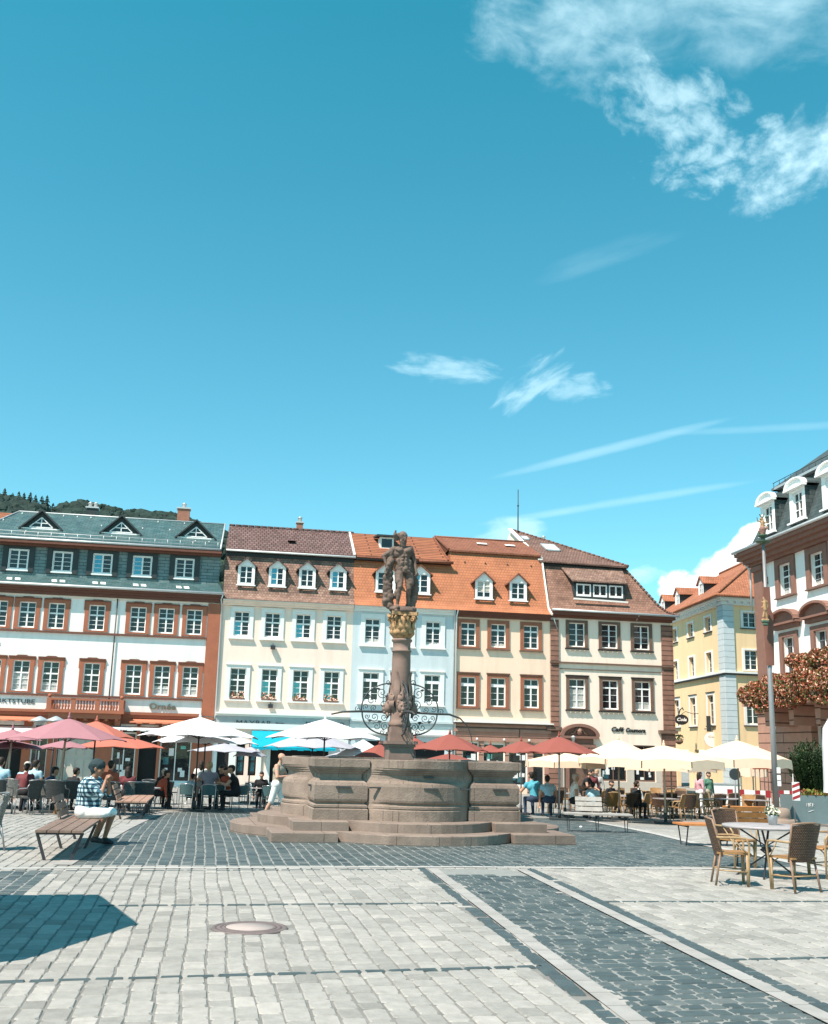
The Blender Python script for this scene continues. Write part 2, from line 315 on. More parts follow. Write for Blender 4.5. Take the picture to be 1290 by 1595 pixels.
class MB:
    def __init__(s, f=IDF): s.v = []; s.f = []; s.m = []; s.F = f; s.sm = []
    def face(s, pts, m=0, smooth=False):
        b = len(s.v); s.v += [Vector(p) for p in pts]; s.f.append(tuple(range(b, b + len(pts)))); s.m.append(m); s.sm.append(smooth)
    def q(s, pts, m=0): s.face([s.F.P(*p) for p in pts], m)
    def mesh(s, vs, fs, m=0, smooth=True, tf=True):
        b = len(s.v); s.v += [s.F.P(*p) if tf else Vector(p) for p in vs]
        for f in fs: s.f.append(tuple(b + i for i in f)); s.m.append(m); s.sm.append(smooth)
    def box(s, u0, u1, n0, n1, z0, z1, m=0):
        vs = [(u, n, z) for z in (z0, z1) for n in (n0, n1) for u in (u0, u1)]
        s.mesh(vs, [(0, 2, 3, 1), (4, 5, 7, 6), (0, 1, 5, 4), (2, 6, 7, 3), (0, 4, 6, 2), (1, 3, 7, 5)], m, False)
    def obox(s, p0, p1, w, t, m=0, up=(0, 0, 1)):
        """bar with rectangular section from p0 to p1"""
        p0 = s.F.P(*p0); p1 = s.F.P(*p1); d = (p1 - p0).normalized(); a = d.cross(Vector(up))
        if a.length < 1e-4: a = d.cross(Vector((1, 0, 0)))
        a.normalize(); b = a.cross(d).normalized()
        vs = [p + a * (w / 2 * i) + b * (t / 2 * j) for p in (p0, p1) for i, j in ((-1, -1), (1, -1), (1, 1), (-1, 1))]
        s.mesh(vs, [(3, 2, 1, 0), (4, 5, 6, 7), (0, 1, 5, 4), (1, 2, 6, 5), (2, 3, 7, 6), (3, 0, 4, 7)], m, False, False)
    def tube(s, pts, r, m=0, k=8, cap=True, smooth=True):
        P = [s.F.P(*p) for p in pts]; n = len(P); rs = r if isinstance(r, (list, tuple)) else [r] * n
        rings = []; a = None
        for i, p in enumerate(P):
            d = (P[min(i + 1, n - 1)] - P[max(i - 1, 0)])
            if d.length < 1e-9: d = Vector((0, 0, 1))
            d.normalize()
            if a is None:
                a = d.cross(Vector((0, 0, 1)))
                if a.length < 1e-3: a = Vector((1, 0, 0))
            a = (a - d * a.dot(d)).normalized(); b = d.cross(a)
            rings.append([p + (a * cos(2 * pi * j / k) + b * sin(2 * pi * j / k)) * rs[i] for j in range(k)])
        vs = [v for r_ in rings for v in r_]
        fs = [(i * k + j, i * k + (j + 1) % k, (i + 1) * k + (j + 1) % k, (i + 1) * k + j) for i in range(n - 1) for j in range(k)]
        if cap: fs += [tuple(range(k - 1, -1, -1)), tuple((n - 1) * k + j for j in range(k))]
        s.mesh(vs, fs, m, smooth, False)
    def lathe(s, c, prof, m=0, k=24, smooth=True, sq=1.0):
        vs = []
        for r, z in prof:
            for j in range(k):
                a = 2 * pi * j / k; vs.append((c[0] + cos(a) * r, c[1] + sin(a) * r, c[2] + z))
        n = len(prof)
        fs = [(i * k + j, i * k + (j + 1) % k, (i + 1) * k + (j + 1) % k, (i + 1) * k + j) for i in range(n - 1) for j in range(k)]
        fs += [tuple(range(k - 1, -1, -1)), tuple((n - 1) * k + j for j in range(k))]
        s.mesh(vs, fs, m, smooth)
    def sph(s, c, r, m=0, k=10, rz=None, n=6):
        rz = rz or r
        s.lathe(c, [(max(1e-4, r * sin(pi * i / n)), -rz * cos(pi * i / n)) for i in range(n + 1)], m, k)
    def prism(s, poly, n0, n1, m=0):
        """poly in (u,z), extruded from n0 to n1"""
        k = len(poly)
        vs = [(u, n0, z) for u, z in poly] + [(u, n1, z) for u, z in poly]
        fs = [tuple(range(k)), tuple(range(2 * k - 1, k - 1, -1))] + [(i, i + k, (i + 1) % k + k, (i + 1) % k) for i in range(k)]
        s.mesh(vs, fs, m, False)
    def build(s, name, mats, parent=None, kind=None, fixn=False, uvyaw=0.0):
        loc = Vector((0, 0, 0))
        if parent is not None:
            p = parent
            while p is not None: loc = loc + Vector(p.location); p = p.parent
        me = bpy.data.meshes.new(name)
        me.from_pydata([v - loc for v in s.v], [], s.f)
        mats = mats if isinstance(mats, (list, tuple)) else [mats]
        for m_ in mats: me.materials.append(m_)
        me.polygons.foreach_set('material_index', s.m); me.polygons.foreach_set('use_smooth', s.sm)
        if fixn:
            bm = bmesh.new(); bm.from_mesh(me); bmesh.ops.recalc_face_normals(bm, faces=bm.faces); bm.to_mesh(me); bm.free()
        uvs(me, loc, uvyaw); me.update()
        o = bpy.data.objects.new(name, me); COL.objects.link(o)
        if parent is not None: o.parent = parent
        if kind: o['kind'] = kind
        return o
def each(b, name, mats, parent):
    """every separate piece in the builder becomes an object of its own"""
    par = list(range(len(b.v)))
    def find(i):
        while par[i] != i: par[i] = par[par[i]]; i = par[i]
        return i
    for f in b.f:
        for i in f[1:]: par[find(i)] = find(f[0])
    groups = {}
    for k, f in enumerate(b.f): groups.setdefault(find(f[0]), []).append(k)
    for ks in groups.values():
        c = MB(b.F); mp = {}
        for k in ks:
            for i in b.f[k]:
                if i not in mp: mp[i] = len(c.v); c.v.append(b.v[i])
            c.f.append(tuple(mp[i] for i in b.f[k])); c.m.append(b.m[k]); c.sm.append(b.sm[k])
        c.build(name, mats, parent)
def uvs(me, loc, yaw=0.0):
    uv = me.uv_layers.new(name='UVMap').data
    Z = Vector((0, 0, 1))
    for p in me.polygons:
        n = p.normal
        if abs(n.z) > .985:
            t = Vector((cos(yaw), sin(yaw), 0)); b = Vector((-sin(yaw), cos(yaw), 0))
        else:
            t = Z.cross(n).normalized(); b = n.cross(t)
        for li in p.loop_indices:
            v = me.vertices[me.loops[li].vertex_index].co + loc
            uv[li].uv = (v.dot(t), v.dot(b))

USED = set()
def thing(name, label, cat, loc=(0, 0, 0), group=None, rz=0.0):
    o = bpy.data.objects.new(name, None); COL.objects.link(o); o.location = loc; o.rotation_euler = (0, 0, rz)
    o.empty_display_size = .1
    tag(o, label, cat, group); return o
def tag(o, label=None, cat=None, group=None):
    if label:
        nw = len(label.split())
        if nw < 4 or nw > 16: print('LABEL LENGTH', nw, label)
        if label in USED and not group: print('DUP LABEL', label)
        USED.add(label); o['label'] = label
    if cat: o['category'] = cat
    if group: o['group'] = group
    return o
def dup(root, loc, rz, label, group=None):
    """a copy of a thing with copies of its parts and sub-parts"""
    r = root.copy(); COL.objects.link(r); r.location = loc; r.rotation_euler = (0, 0, rz); tag(r, label, None, group)
    def rec(src, dst):
        for c in src.children:
            d = c.copy(); COL.objects.link(d); d.parent = dst; rec(c, d)
    rec(root, r); return r

# ---------------------------------------------------------------- ground
ZT = [(-3000, 0), (20, 0), (23, -.03), (26, -.09), (29, -.17), (32, -.27), (35, -.37), (38, -.46), (41, -.53), (44, -.58), (48, -.60), (4000, -.60)]
def gz(y):
    for (a, za), (b, zb) in zip(ZT, ZT[1:]):
        if y <= b: return za + (zb - za) * (y - a) / (b - a)
    return ZT[-1][1]
def gpt(px, py, off=0):
    """photo pixel to ground point"""
    d = ray(px, py); z = 0
    for _ in range(30):
        t = (z - CAMZ) / d.z; y = CAM.y + d.y * t; z = .5 * z + .5 * gz(y)
    p = CAM + d * ((z - CAMZ) / d.z); return Vector((p.x, p.y, gz(p.y) + off))
def spot(px_, py):
    """where a chair or table whose feet show at this photo point stands (distances judged from its size)"""
    if py > 1300: return gpt(px_, py)
    D = 28.5 + (1262 - py) * .35 if px_ < 230 else (36.5 + (1261 - py) * .42 if px_ < 440 else 38.5 + (1275 - py) * .40)
    p = at(px_, py, D); return Vector((p.x, p.y, gz(p.y)))
def clip(poly, axis, val, keep_less):
    out = []
    for i, p in enumerate(poly):
        q = poly[(i + 1) % len(poly)]
        ip = (p[axis] <= val) if keep_less else (p[axis] >= val); iq = (q[axis] <= val) if keep_less else (q[axis] >= val)
        if ip: out.append(p)
        if ip != iq:
            t = (val - p[axis]) / (q[axis] - p[axis]); out.append((p[0] + (q[0] - p[0]) * t, p[1] + (q[1] - p[1]) * t))
    return out
def sheet(name, poly, off, m, yaw=rad(12)):
    b = MB(); ys = [y for y, _ in ZT]
    for y0, y1 in zip(ys, ys[1:]):
        pp = clip(clip(poly, 1, y0, False), 1, y1, True)
        if len(pp) >= 3:
            fc = [Vector((x, y, gz(y) + off)) for x, y in pp]
            if sum((fc[i].x * fc[(i + 1) % len(fc)].y - fc[(i + 1) % len(fc)].x * fc[i].y) for i in range(len(fc))) < 0: fc.reverse()
            b.face(fc)
    o = b.build(name, m, kind='structure', uvyaw=yaw); return o
def px(poly): return [tuple(gpt(*p).xy) for p in poly]
sheet('ground', [(-2500, -60), (2500, -60), (2500, 3500), (-2500, 3500)], 0, M['pale'])
P_F = px([(98, 1349), (258, 1266), (365, 1263), (600, 1262), (800, 1266), (915, 1279), (1080, 1314), (1245, 1348), (1235, 1351.5), (700, 1350.5)])
P_S = px([(-60, 1358), (92, 1356.5), (37, 1396), (-60, 1398)])
P_B = px([(680, 1354), (803, 1355), (1333, 1620), (1044, 1620)])
sheet('fountain_paving', P_F, .004, M['joint_pale']); sheet('side_paving', P_S, .004, M['joint_pale']); sheet('path', P_B, .004, M['joint_pale'])
sheet('paving_bed', [(-5.2, 4.6), (5.2, 4.6), (12.4, 16.5), (12.4, 29.4), (-12.4, 29.4), (-12.4, 16.5)], .002, M['joint_dark'])
EXC = []                                                               # strips and single rows that interrupt the paving (a, b, half width)
SOFF = [0]
def strip(name, p0, p1, w, off, m):
    SOFF[0] += 1; off = .0165 + .0004 * SOFF[0]
    a, b = (gpt(*p0), gpt(*p1)) if len(p0) == 2 and not isinstance(p0, Vector) else (p0, p1); d = (b - a).xy.normalized(); n = Vector((-d.y, d.x)) * (w / 2); EXC.append((a.xy, b.xy, w / 2 - .03))
    return sheet(name, [tuple(a.xy + n), tuple(b.xy + n), tuple(b.xy - n), tuple(a.xy - n)], off, m, math.atan2(d.y, d.x))
strip('paving_strip', (-40, 1354.5), (700, 1352), .14, .008, M['stripw'])
strip('paving_strip', (700, 1352), (1400, 1357), .14, .008, M['stripw'])
strip('paving_strip', (97, 1349), (258, 1265.5), .26, .008, M['strip'])
strip('paving_strip', (150, 1263), (600, 1261), .35, .008, M['strip'])
strip('paving_strip', (905, 1277), (1085, 1315), .22, .008, M['stripw'])
strip('paving_strip', (1085, 1315), (1330, 1366), .22, .008, M['stripw'])
def stones(pts, ln, w, name='dark_stone_row'):
    b = MB(); P = [p if isinstance(p, Vector) else gpt(*p) for p in pts]; EXC.extend([(q0.xy, q1.xy, max(.005, w / 2 - .03)) for q0, q1 in zip(P, P[1:])])
    for a, c in zip(P, P[1:]):
        L_ = (c - a).length; d = (c - a) / L_; n = Vector((-d.y, d.x, 0)); t = 0
        while t < L_:
            l = ln * random.uniform(.8, 1.25)
            if random.random() > .03:
                q0 = a + d * (t + .012); q1 = a + d * min(t + l - .012, L_); ww = w * random.uniform(.85, 1.1) / 2; h = .020
                j = lambda: random.uniform(-.008, .008)
                base = [q0 - n * (ww + j()), q1 - n * (ww + j()), q1 + n * (ww + j()), q0 + n * (ww + j())]
                ins = d * .012; top = [base[0] + ins + n * .01, base[1] - ins + n * .01, base[2] - ins - n * .01, base[3] + ins - n * .01]
                vs = [Vector((v.x, v.y, gz(v.y) + .003)) for v in base] + [Vector((v.x, v.y, gz(v.y) + h)) for v in top]
                b.mesh(vs, [(4, 5, 6, 7), (0, 1, 5, 4), (1, 2, 6, 5), (2, 3, 7, 6), (3, 0, 4, 7)], 0, False, False)
            t += l
    b.build(name, M['darkstone'], kind='structure')
for (e0, e1, sg) in (((680, 1354), (1044, 1620), 1), ((803, 1355), (1333, 1620), -1)):
    A0, A1 = gpt(*e0), gpt(*e1); dd = (A1 - A0).normalized(); nn = Vector((dd.y, -dd.x, 0)) * sg
    strip('paving_strip', A0 + nn * .075, A1 + nn * .075, .155, 0, M['strip'])
    stones([A0 + nn * .235, A1 + nn * .235], .17, .135)
stones([(150, 1413.2), (713, 1409)], .26, .075)
stones([(-20, 1533.5), (430, 1520.3), (845, 1508)], .22, .075)
stones([(935, 1406.5), (1310, 1406)], .26, .06)
stones([(1135, 1498), (1310, 1494)], .24, .075)
stones([(100, 1358), (645, 1356)], .3, .04)

def stonemat(name, c0, c1, c2, rough, spec):
    m = mat(name, c0, rough, .14, 9, .0035, 45, spec=spec, dirt=.10); nt = m.node_tree; L = nt.links.new; b = nt.nodes['Principled BSDF']; src = b.inputs['Base Color'].links[0].from_socket
    at_ = node(nt, 'ShaderNodeAttribute', attribute_name='tone'); r = node(nt, 'ShaderNodeValToRGB'); L(at_.outputs['Fac'], r.inputs[0])
    k = [tuple(q / w for q, w in zip(c, c0)) for c in (c1, c0, c2)]; cr = r.color_ramp; cr.elements[0].color = (*[x * .5 for x in k[0]], 1); cr.elements[1].color = (*[x * .5 for x in k[2]], 1); e = cr.elements.new(.5); e.color = (.5, .5, .5, 1)
    mx = node(nt, 'ShaderNodeVectorMath', operation='MULTIPLY'); L(src, mx.inputs[0]); L(r.outputs[0], mx.inputs[1]); s2 = node(nt, 'ShaderNodeVectorMath', operation='SCALE'); L(mx.outputs[0], s2.inputs[0]); s2.inputs['Scale'].default_value = 2.0; L(s2.outputs[0], b.inputs['Base Color']); return m
M['stone_pale'] = stonemat('pale_sett', (.305, .300, .275), (.225, .222, .203), (.378, .362, .332), .8, .35)
M['stone_dark'] = stonemat('dark_sett', (.068, .090, .090), (.036, .052, .055), (.125, .14, .135), .5, .5)
def inside(poly, X, Y):
    c = np.zeros(X.shape, bool); j = len(poly) - 1
    for i in range(len(poly)):
        (xi, yi), (xj, yj) = poly[i], poly[j]
        if yi != yj: c ^= ((yi > Y) != (yj > Y)) & (X < (xj - xi) * (Y - yi) / (yj - yi) + xi)
        j = i
    return c
def blocked(X, Y):
    c = np.zeros(X.shape, bool)
    for a_, b_, w_ in EXC:
        d_ = (b_ - a_); l_ = d_.length; d_ = d_ / l_; t = (X - a_.x) * d_.x + (Y - a_.y) * d_.y; c |= (t > -.01) & (t < l_ + .01) & (np.abs((Y - a_.y) * d_.x - (X - a_.x) * d_.y) < w_)
    return c | (np.hypot(X - MH.x, Y - MH.y) < .39)
MH = gpt(389, 1447)
def setts(name, m, test, bbox, yaw, row, ln, seed, hmax=.012, gap=.012, gapl=.014, wav=.02):
    """individual setts in rows: rows run along yaw, row = row width, ln = stone length"""
    rnd = random.Random(seed); ex, ey = cos(yaw), sin(yaw); fx, fy_ = -ey, ex
    cs = [(x * ex + y * ey, x * fx + y * fy_) for x in bbox[:2] for y in bbox[2:]]; a0, a1 = min(c[0] for c in cs), max(c[0] for c in cs); b0, b1 = min(c[1] for c in cs), max(c[1] for c in cs)
    V, F, T = [], [], []; b = b0; AA = np.arange(a0, a1, .02)
    while b < b1:
        rw = row * rnd.uniform(.90, 1.12); wv = lambda a: wav * sin(a * .9 + b * .35) + wav * .5 * sin(a * 2.3 + b)
        ok = np.ones(len(AA), bool)
        for o_ in (.5,):
            BB = b + rw * o_ + wav * np.sin(AA * .9 + b * .35) + wav * .5 * np.sin(AA * 2.3 + b); X, Y = AA * ex + BB * fx, AA * ey + BB * fy_
            ok &= (X > bbox[0]) & (X < bbox[1]) & (Y > bbox[2]) & (Y < bbox[3]); ok &= test(X, Y) & ~blocked(X, Y)
        idx = np.flatnonzero(np.diff(np.concatenate([[0], ok.astype(int), [0]])))
        for s_, e_ in zip(idx[::2], idx[1::2]):
            lo, hi = AA[s_], AA[min(e_, len(AA) - 1)]
            if hi - lo < .05: continue
            cuts = [lo]; first = rnd.uniform(.3, 1) * ln
            while True:
                l = first if len(cuts) == 1 and hi - lo > ln * 1.5 else ln * rnd.choice((.72, .85, .95, 1, 1.05, 1.15, 1.3))
                if cuts[-1] + l > hi - ln * .35: cuts.append(hi); break
                cuts.append(cuts[-1] + l)
            for c0, c1 in zip(cuts, cuts[1:]):
                l = c1 - c0; ca = (c0 + c1) / 2; cb = b + rw / 2 + wv(ca); x, y = ca * ex + cb * fx, ca * ey + cb * fy_
                g = gap * rnd.uniform(.5, 1.5) / 2; gl = gapl * rnd.uniform(.6, 1.4) / 2; hl, hw = max(.015, l / 2 - gl), rw / 2 - g; j = lambda s=.007: rnd.uniform(-s, s); h = hmax + rnd.uniform(-.003, .003); cr = min(.018, hl * .4)
                base = [(-hl + cr, -hw), (hl - cr, -hw), (hl, -hw + cr), (hl, hw - cr), (hl - cr, hw), (-hl + cr, hw), (-hl, hw - cr), (-hl, -hw + cr)]
                tl = (rnd.uniform(-.012, .012), rnd.uniform(-.012, .012)); n0 = len(V); bb = [(p + j(), q + j()) for p, q in base]
                for sc, z in ((1, .003), (.93, h)):
                    for p, q in bb:
                        p, q = p * sc if sc == 1 else p * (1 - .008 / max(hl, .02)), q * sc if sc == 1 else q * (1 - .008 / max(hw, .02)); X, Y = x + p * ex + q * fx, y + p * ey + q * fy_
                        V.append((X, Y, gz(Y) + z + (0 if sc == 1 else p * tl[0] + q * tl[1])))
                F.append(tuple(range(n0 + 8, n0 + 16))); tn = min(1, max(0, rnd.gauss(.5, .21))); T.append(tn)
                for k in range(8): F.append((n0 + k, n0 + (k + 1) % 8, n0 + 8 + (k + 1) % 8, n0 + 8 + k)); T.append(tn)
        b += rw
    me = bpy.data.meshes.new(name); me.from_pydata(V, [], F); me.materials.append(m); at_ = me.attributes.new('tone', 'FLOAT', 'FACE'); at_.data.foreach_set('value', T); me.update()
    o = bpy.data.objects.new(name, me); COL.objects.link(o); o['kind'] = 'structure'; print(name, len(T) // 9)
inF = lambda x, y: inside(P_F, x, y); inB = lambda x, y: inside(P_B, x, y); inS = lambda x, y: inside(P_S, x, y)
COLY = rad(100.8)
setts('pale_paving', M['stone_pale'], lambda x, y: ~(inF(x, y) | inB(x, y) | inS(x, y)) & (abs(x) < 2.5 + y * .6) & ~((abs(x + .2) < 3.4) & (y > 20)), (-12.5, 12.5, 4.6, 29.5), COLY, .172, .27, 1, gap=.014, gapl=.016, wav=.014)
setts('dark_paving', M['stone_dark'], lambda x, y: (inF(x, y) | inS(x, y)) & ~((abs(x + .2) < 2.4) & (22 < y) & (y < 27)), (-10, 9.5, 11, 38), COLY, .17, .235, 2, gap=.018, gapl=.032, hmax=.010, wav=.008)
setts('path_paving', M['stone_dark'], inB, (-2, 9, 5.0, 16), rad(13), .165, .205, 3, gap=.026, gapl=.022, hmax=.012, wav=.012)

# ---------------------------------------------------------------- buildings
YF = rad(10.5)
R = Frame((0, 62.34, 0), (cos(YF), sin(YF), 0), 1.09375, 1.6, 1.75)      # the row of houses; its own local units (u, n, z)
GZ = -.56                                                             # ground level in the row's units
def U3(f, u, n, z): return f.P(u, n, z)

def wall(root, f, u0, u1, z0, z1, holes, m, deep=10.0, rec=.16, name='wall', n=0.0, sides=True):
    """a wall with real openings: holes (u0,u1,z0,z1) with reveals"""
    b = MB(f)
    us = sorted({u0, u1, *[max(u0, h[0]) for h in holes], *[min(u1, h[1]) for h in holes]}); zs = sorted({z0, z1, *[h[2] for h in holes], *[h[3] for h in holes]})
    for a, c in zip(us, us[1:]):
        run = None
        cells = []
        for e, g in zip(zs, zs[1:]):
            mu, mz = (a + c) / 2, (e + g) / 2
            if any(h[0] < mu < h[1] and h[2] < mz < h[3] for h in holes): 
                if run: cells.append(run); run = None
            else: run = (run[0], g) if run else (e, g)
        if run: cells.append(run)
        for e, g in cells: b.q([(a, n, e), (c, n, e), (c, n, g), (a, n, g)])
    for h in holes:
        a, c, e, g = h
        b.q([(a, n, e), (a, n - rec, e), (a, n - rec, g), (a, n, g)][::-1]); b.q([(c, n, e), (c, n - rec, e), (c, n - rec, g), (c, n, g)])
        b.q([(a, n, g), (c, n, g), (c, n - rec, g), (a, n - rec, g)][::-1]); b.q([(a, n, e), (c, n, e), (c, n - rec, e), (a, n - rec, e)])
    if sides:
        b.q([(u0, n, z0), (u0, n, z1), (u0, n - deep, z1), (u0, n - deep, z0)]); b.q([(u1, n, z0), (u1, n - deep, z0), (u1, n - deep, z1), (u1, n, z1)])
        b.q([(u0, n - deep, z0), (u0, n - deep, z1), (u1, n - deep, z1), (u1, n - deep, z0)])
        b.q([(u0, n, z1), (u1, n, z1), (u1, n - deep, z1), (u0, n - deep, z1)])
    return b.build(name, m, root)

def window(root, f, u0, u1, z0, z1, g, rows, sm, n=0.0, rec=.13, brow=None, sill=True, proud=.06, curt=None, teal=0, tr=.075, fw=.05, cols=2, mm=.022, sillm=None, open_l=False):
    """one window: surround (sub-parts sash, pane); returns its opening.  g = margins (l, r, b, t); rows = (above transom, below)"""
    a, c, e, h = u0 + g[0], u1 - g[1], z0 + g[2], z1 - g[3]
    b = MB(f)
    if g[0] > .02:
        b.box(u0, a, n + .001, n + proud, z0, z1); b.box(c, u1, n + .001, n + proud, z0, z1)
        b.box(a, c, n + .001, n + proud, h, z1)
        if e - z0 > .02: b.box(a, c, n + .001, n + proud, z0, e)
    else: b.box(u0 - .02, u1 + .02, n + .001, n + proud, z1, z1 + .03)
    if sill: b.box(u0 - .05, u1 + .05, n + .001, n + proud + .07, z0 - .07, z0 - .001, 1)
    if brow == 'eared':
        b.box(u0 - .04, u1 + .04, n + .001, n + proud + .05, z1 + .001, z1 + .05, 1); mu = (u0 + u1) / 2
        b.prism([(mu - .3, z1 + .051), (mu + .3, z1 + .051), (mu + .2, z1 + .10), (mu - .2, z1 + .10)], n + .001, n + proud + .05, 1)
        b.box(u0 - .05, u0 - .001, n + .001, n + proud - .01, z1 - .45, z1, 0); b.box(u1 + .001, u1 + .05, n + .001, n + proud - .01, z1 - .45, z1, 0)
    elif brow: b.box(u0 - .04, u1 + .04, n + .001, n + proud + .05, z1 + .001, z1 + .055, 1)
    w = b.build('window', [sm, sillm or sm], root)
    s = MB(f); q0, q1 = n - rec + .02, n - rec + .055
    s.box(a, a + fw, q0, q1, e, h); s.box(c - fw, c, q0, q1, e, h); s.box(a + fw, c - fw, q0, q1, e, e + fw * 1.5); s.box(a + fw, c - fw, q0, q1, h - fw, h)
    ia, ic, ie, ih = a + fw, c - fw, e + fw * 1.5, h - fw
    tot = rows[0] + rows[1]; zt = None
    if rows[0]:
        zt = ie + (ih - ie) * rows[1] / tot
        s.box(ia, ic, q0, q1 + .015, zt - tr / 2, zt + tr / 2)
    for k in range(1, cols):
        uc = ia + (ic - ia) * k / cols; wd = .038 if cols == 2 else .02
        if zt: s.box(uc - wd, uc + wd, q0, q1 + .01, ie, zt - tr / 2 - .001); s.box(uc - wd * .8, uc + wd * .8, q0, q1 + .01, zt + tr / 2 + .001, ih)
        else: s.box(uc - wd, uc + wd, q0, q1 + .01, ie, ih)
    def bars(za, zb, k):
        for i in range(1, k):
            zz = za + (zb - za) * i / k; s.box(ia, ic, q0 + .005, q1 - .006, zz - mm / 2, zz + mm / 2)
    if zt: bars(ie, zt - tr / 2, rows[1]); bars(zt + tr / 2, ih, rows[0])
    else: bars(ie, ih, rows[1])
    s.build('sash', M['winwhite'], w)
    p = MB(f); nn = n - rec + .018; um = (ia + ic) / 2
    zb = zt if zt else ih
    if teal:
        p.q([(ia, nn, ie), (um, nn - .02, ie), (um, nn - .02, zb), (ia, nn, zb)], 1); p.q([(um, nn, ie), (ic, nn, ie), (ic, nn, zb), (um, nn, zb)], 0)
        if zt: p.q([(ia, nn, zb), (ic, nn, zb), (ic, nn, ih), (ia, nn, ih)], 0)
    else: p.q([(ia, nn, ie), (ic, nn, ie), (ic, nn, ih), (ia, nn, ih)], 0)
    p.build('pane', [M['glass'], M['glassteal']], w)
    if curt:
        k = MB(f); zc = ie + (zb - ie) * curt
        x = ia
        while x < ic - .02:
            x2 = min(ic, x + random.uniform(.05, .12)); k.q([(x, nn + .002, ie), (x2, nn + .0035, ie), (x2, nn + .0035, zc * random.uniform(.985, 1)), (x, nn + .002, zc)]); x = x2
        k.build('curtain', M['curtain'], w)
    return (a, c, e, h)

def roofpoly(root, f, polys, m, name='roof', th=.10):
    b = MB(f)
    for p in polys:
        b.q(p)
    o = b.build(name, m, root); return o

def text(root, f, s, u, n, z, size, m, ext=.02, shear=0, spacing=1.0, width=None, name='lettering', bold=0.0):
    cu = bpy.data.curves.new('lettering_curve', 'FONT'); cu.body = s; cu.size = size; cu.extrude = ext; cu.shear = shear; cu.space_character = spacing
    cu.offset = bold; cu.resolution_u = 3
    t = bpy.data.objects.new('tmp', cu); COL.objects.link(t)
    dg = bpy.context.evaluated_depsgraph_get(); me = bpy.data.meshes.new_from_object(t.evaluated_get(dg)); bpy.data.objects.remove(t)
    xs = [v.co.x for v in me.vertices]; w = max(xs) - min(xs); k = (width / w) if width else 1.0
    loc = Vector((0, 0, 0)); p = root
    while p is not None: loc = loc + Vector(p.location); p = p.parent
    for v in me.vertices:
        v.co = f.P(u + (v.co.x - min(xs)) * k, n + v.co.z, z + v.co.y) - loc
    me.materials.clear(); me.materials.append(m)
    o = bpy.data.objects.new(name, me); COL.objects.link(o); o.parent = root
    return o

def dormer(root, f, u0, u1, z0, z1, n, zpk, nback, wallm, roofm, win=(0, 3), over=.12, g=.12, frontm=None, cheek=None, teal=0, curt=None):
    """gabled dormer: body with window, little roof"""
    b = MB(f); e, c = u0, u1; mu = (u0 + u1) / 2
    # front with opening
    a0, a1, b0, b1 = u0 + g, u1 - g, z0 + g * .7, z1 - g * .7
    for (x0, x1, y0, y1) in ((u0, a0, z0, z1), (a1, u1, z0, z1), (a0, a1, z0, b0), (a0, a1, b1, z1)): b.q([(x0, n, y0), (x1, n, y0), (x1, n, y1), (x0, n, y1)])
    b.q([(u0, n, z1), (u1, n, z1), (mu, n, zpk - .08)])
    for x in (u0, u1): b.q([(x, n, z0), (x, n, z1), (x, nback, z1), (x, nback, z0)], 1)
    b.box(u0 - .06, u1 + .06, n - .03, n + .08, z0 - .06, z0 - .001)
    for (x0, x1) in ((a0, a0 - .001), (a1, a1 + .001)): b.q([(x0, n, b0), (x0, n - .08, b0), (x0, n - .08, b1), (x0, n, b1)])
    d = b.build('dormer', [frontm or M['winwhite'], cheek or wallm], root)
    s = MB(f); q0, q1 = n - .07, n - .03; fw = .04
    s.box(a0, a0 + fw, q0, q1, b0, b1); s.box(a1 - fw, a1, q0, q1, b0, b1); s.box(a0 + fw, a1 - fw, q0, q1, b0, b0 + fw); s.box(a0 + fw, a1 - fw, q0, q1, b1 - fw, b1)
    s.box(mu - .035, mu + .035, q0, q1 + .01, b0 + fw, b1 - fw)
    for i in range(1, win[1]):
        zz = b0 + (b1 - b0) * i / win[1]; s.box(a0 + fw, a1 - fw, q0, q1 - .006, zz - .014, zz + .014)
    s.build('sash', M['winwhite'], d)
    p = MB(f); p.q([(a0, n - .075, b0), (mu, n - .075, b0), (mu, n - .075, b1), (a0, n - .075, b1)], 1 if teal else 0); p.q([(mu, n - .075, b0), (a1, n - .075, b0), (a1, n - .075, b1), (mu, n - .075, b1)])
    p.build('pane', [M['glass'], M['glassteal']], d)
    if curt:
        k = MB(f); k.q([(a0, n - .072, b0 + (b1 - b0) * curt), (a1, n - .072, b0 + (b1 - b0) * curt), (a1, n - .072, b1), (a0, n - .072, b1)]); k.build('blind', M['beige'], d)
    r = MB(f); o = over; zl = z1 - .06; sl = (zpk - z1) / ((u1 - u0) / 2)
    for sx in (-1, 1):
        ue = mu + sx * ((u1 - u0) / 2 + o); ze = zpk - sl * abs(ue - mu)
        P0 = [(mu, n + .14, zpk), (mu, nback, zpk), (ue, nback, ze), (ue, n + .14, ze)]
        P1 = [(x, y, z - .07) for x, y, z in P0]
        vs = P0 + P1
        r.mesh(vs, [(0, 1, 2, 3), (7, 6, 5, 4), (0, 3, 7, 4), (2, 6, 7, 3), (1, 5, 6, 2)], 0, False)
    r.build('dormer_roof', roofm, d, fixn=True)
    return d

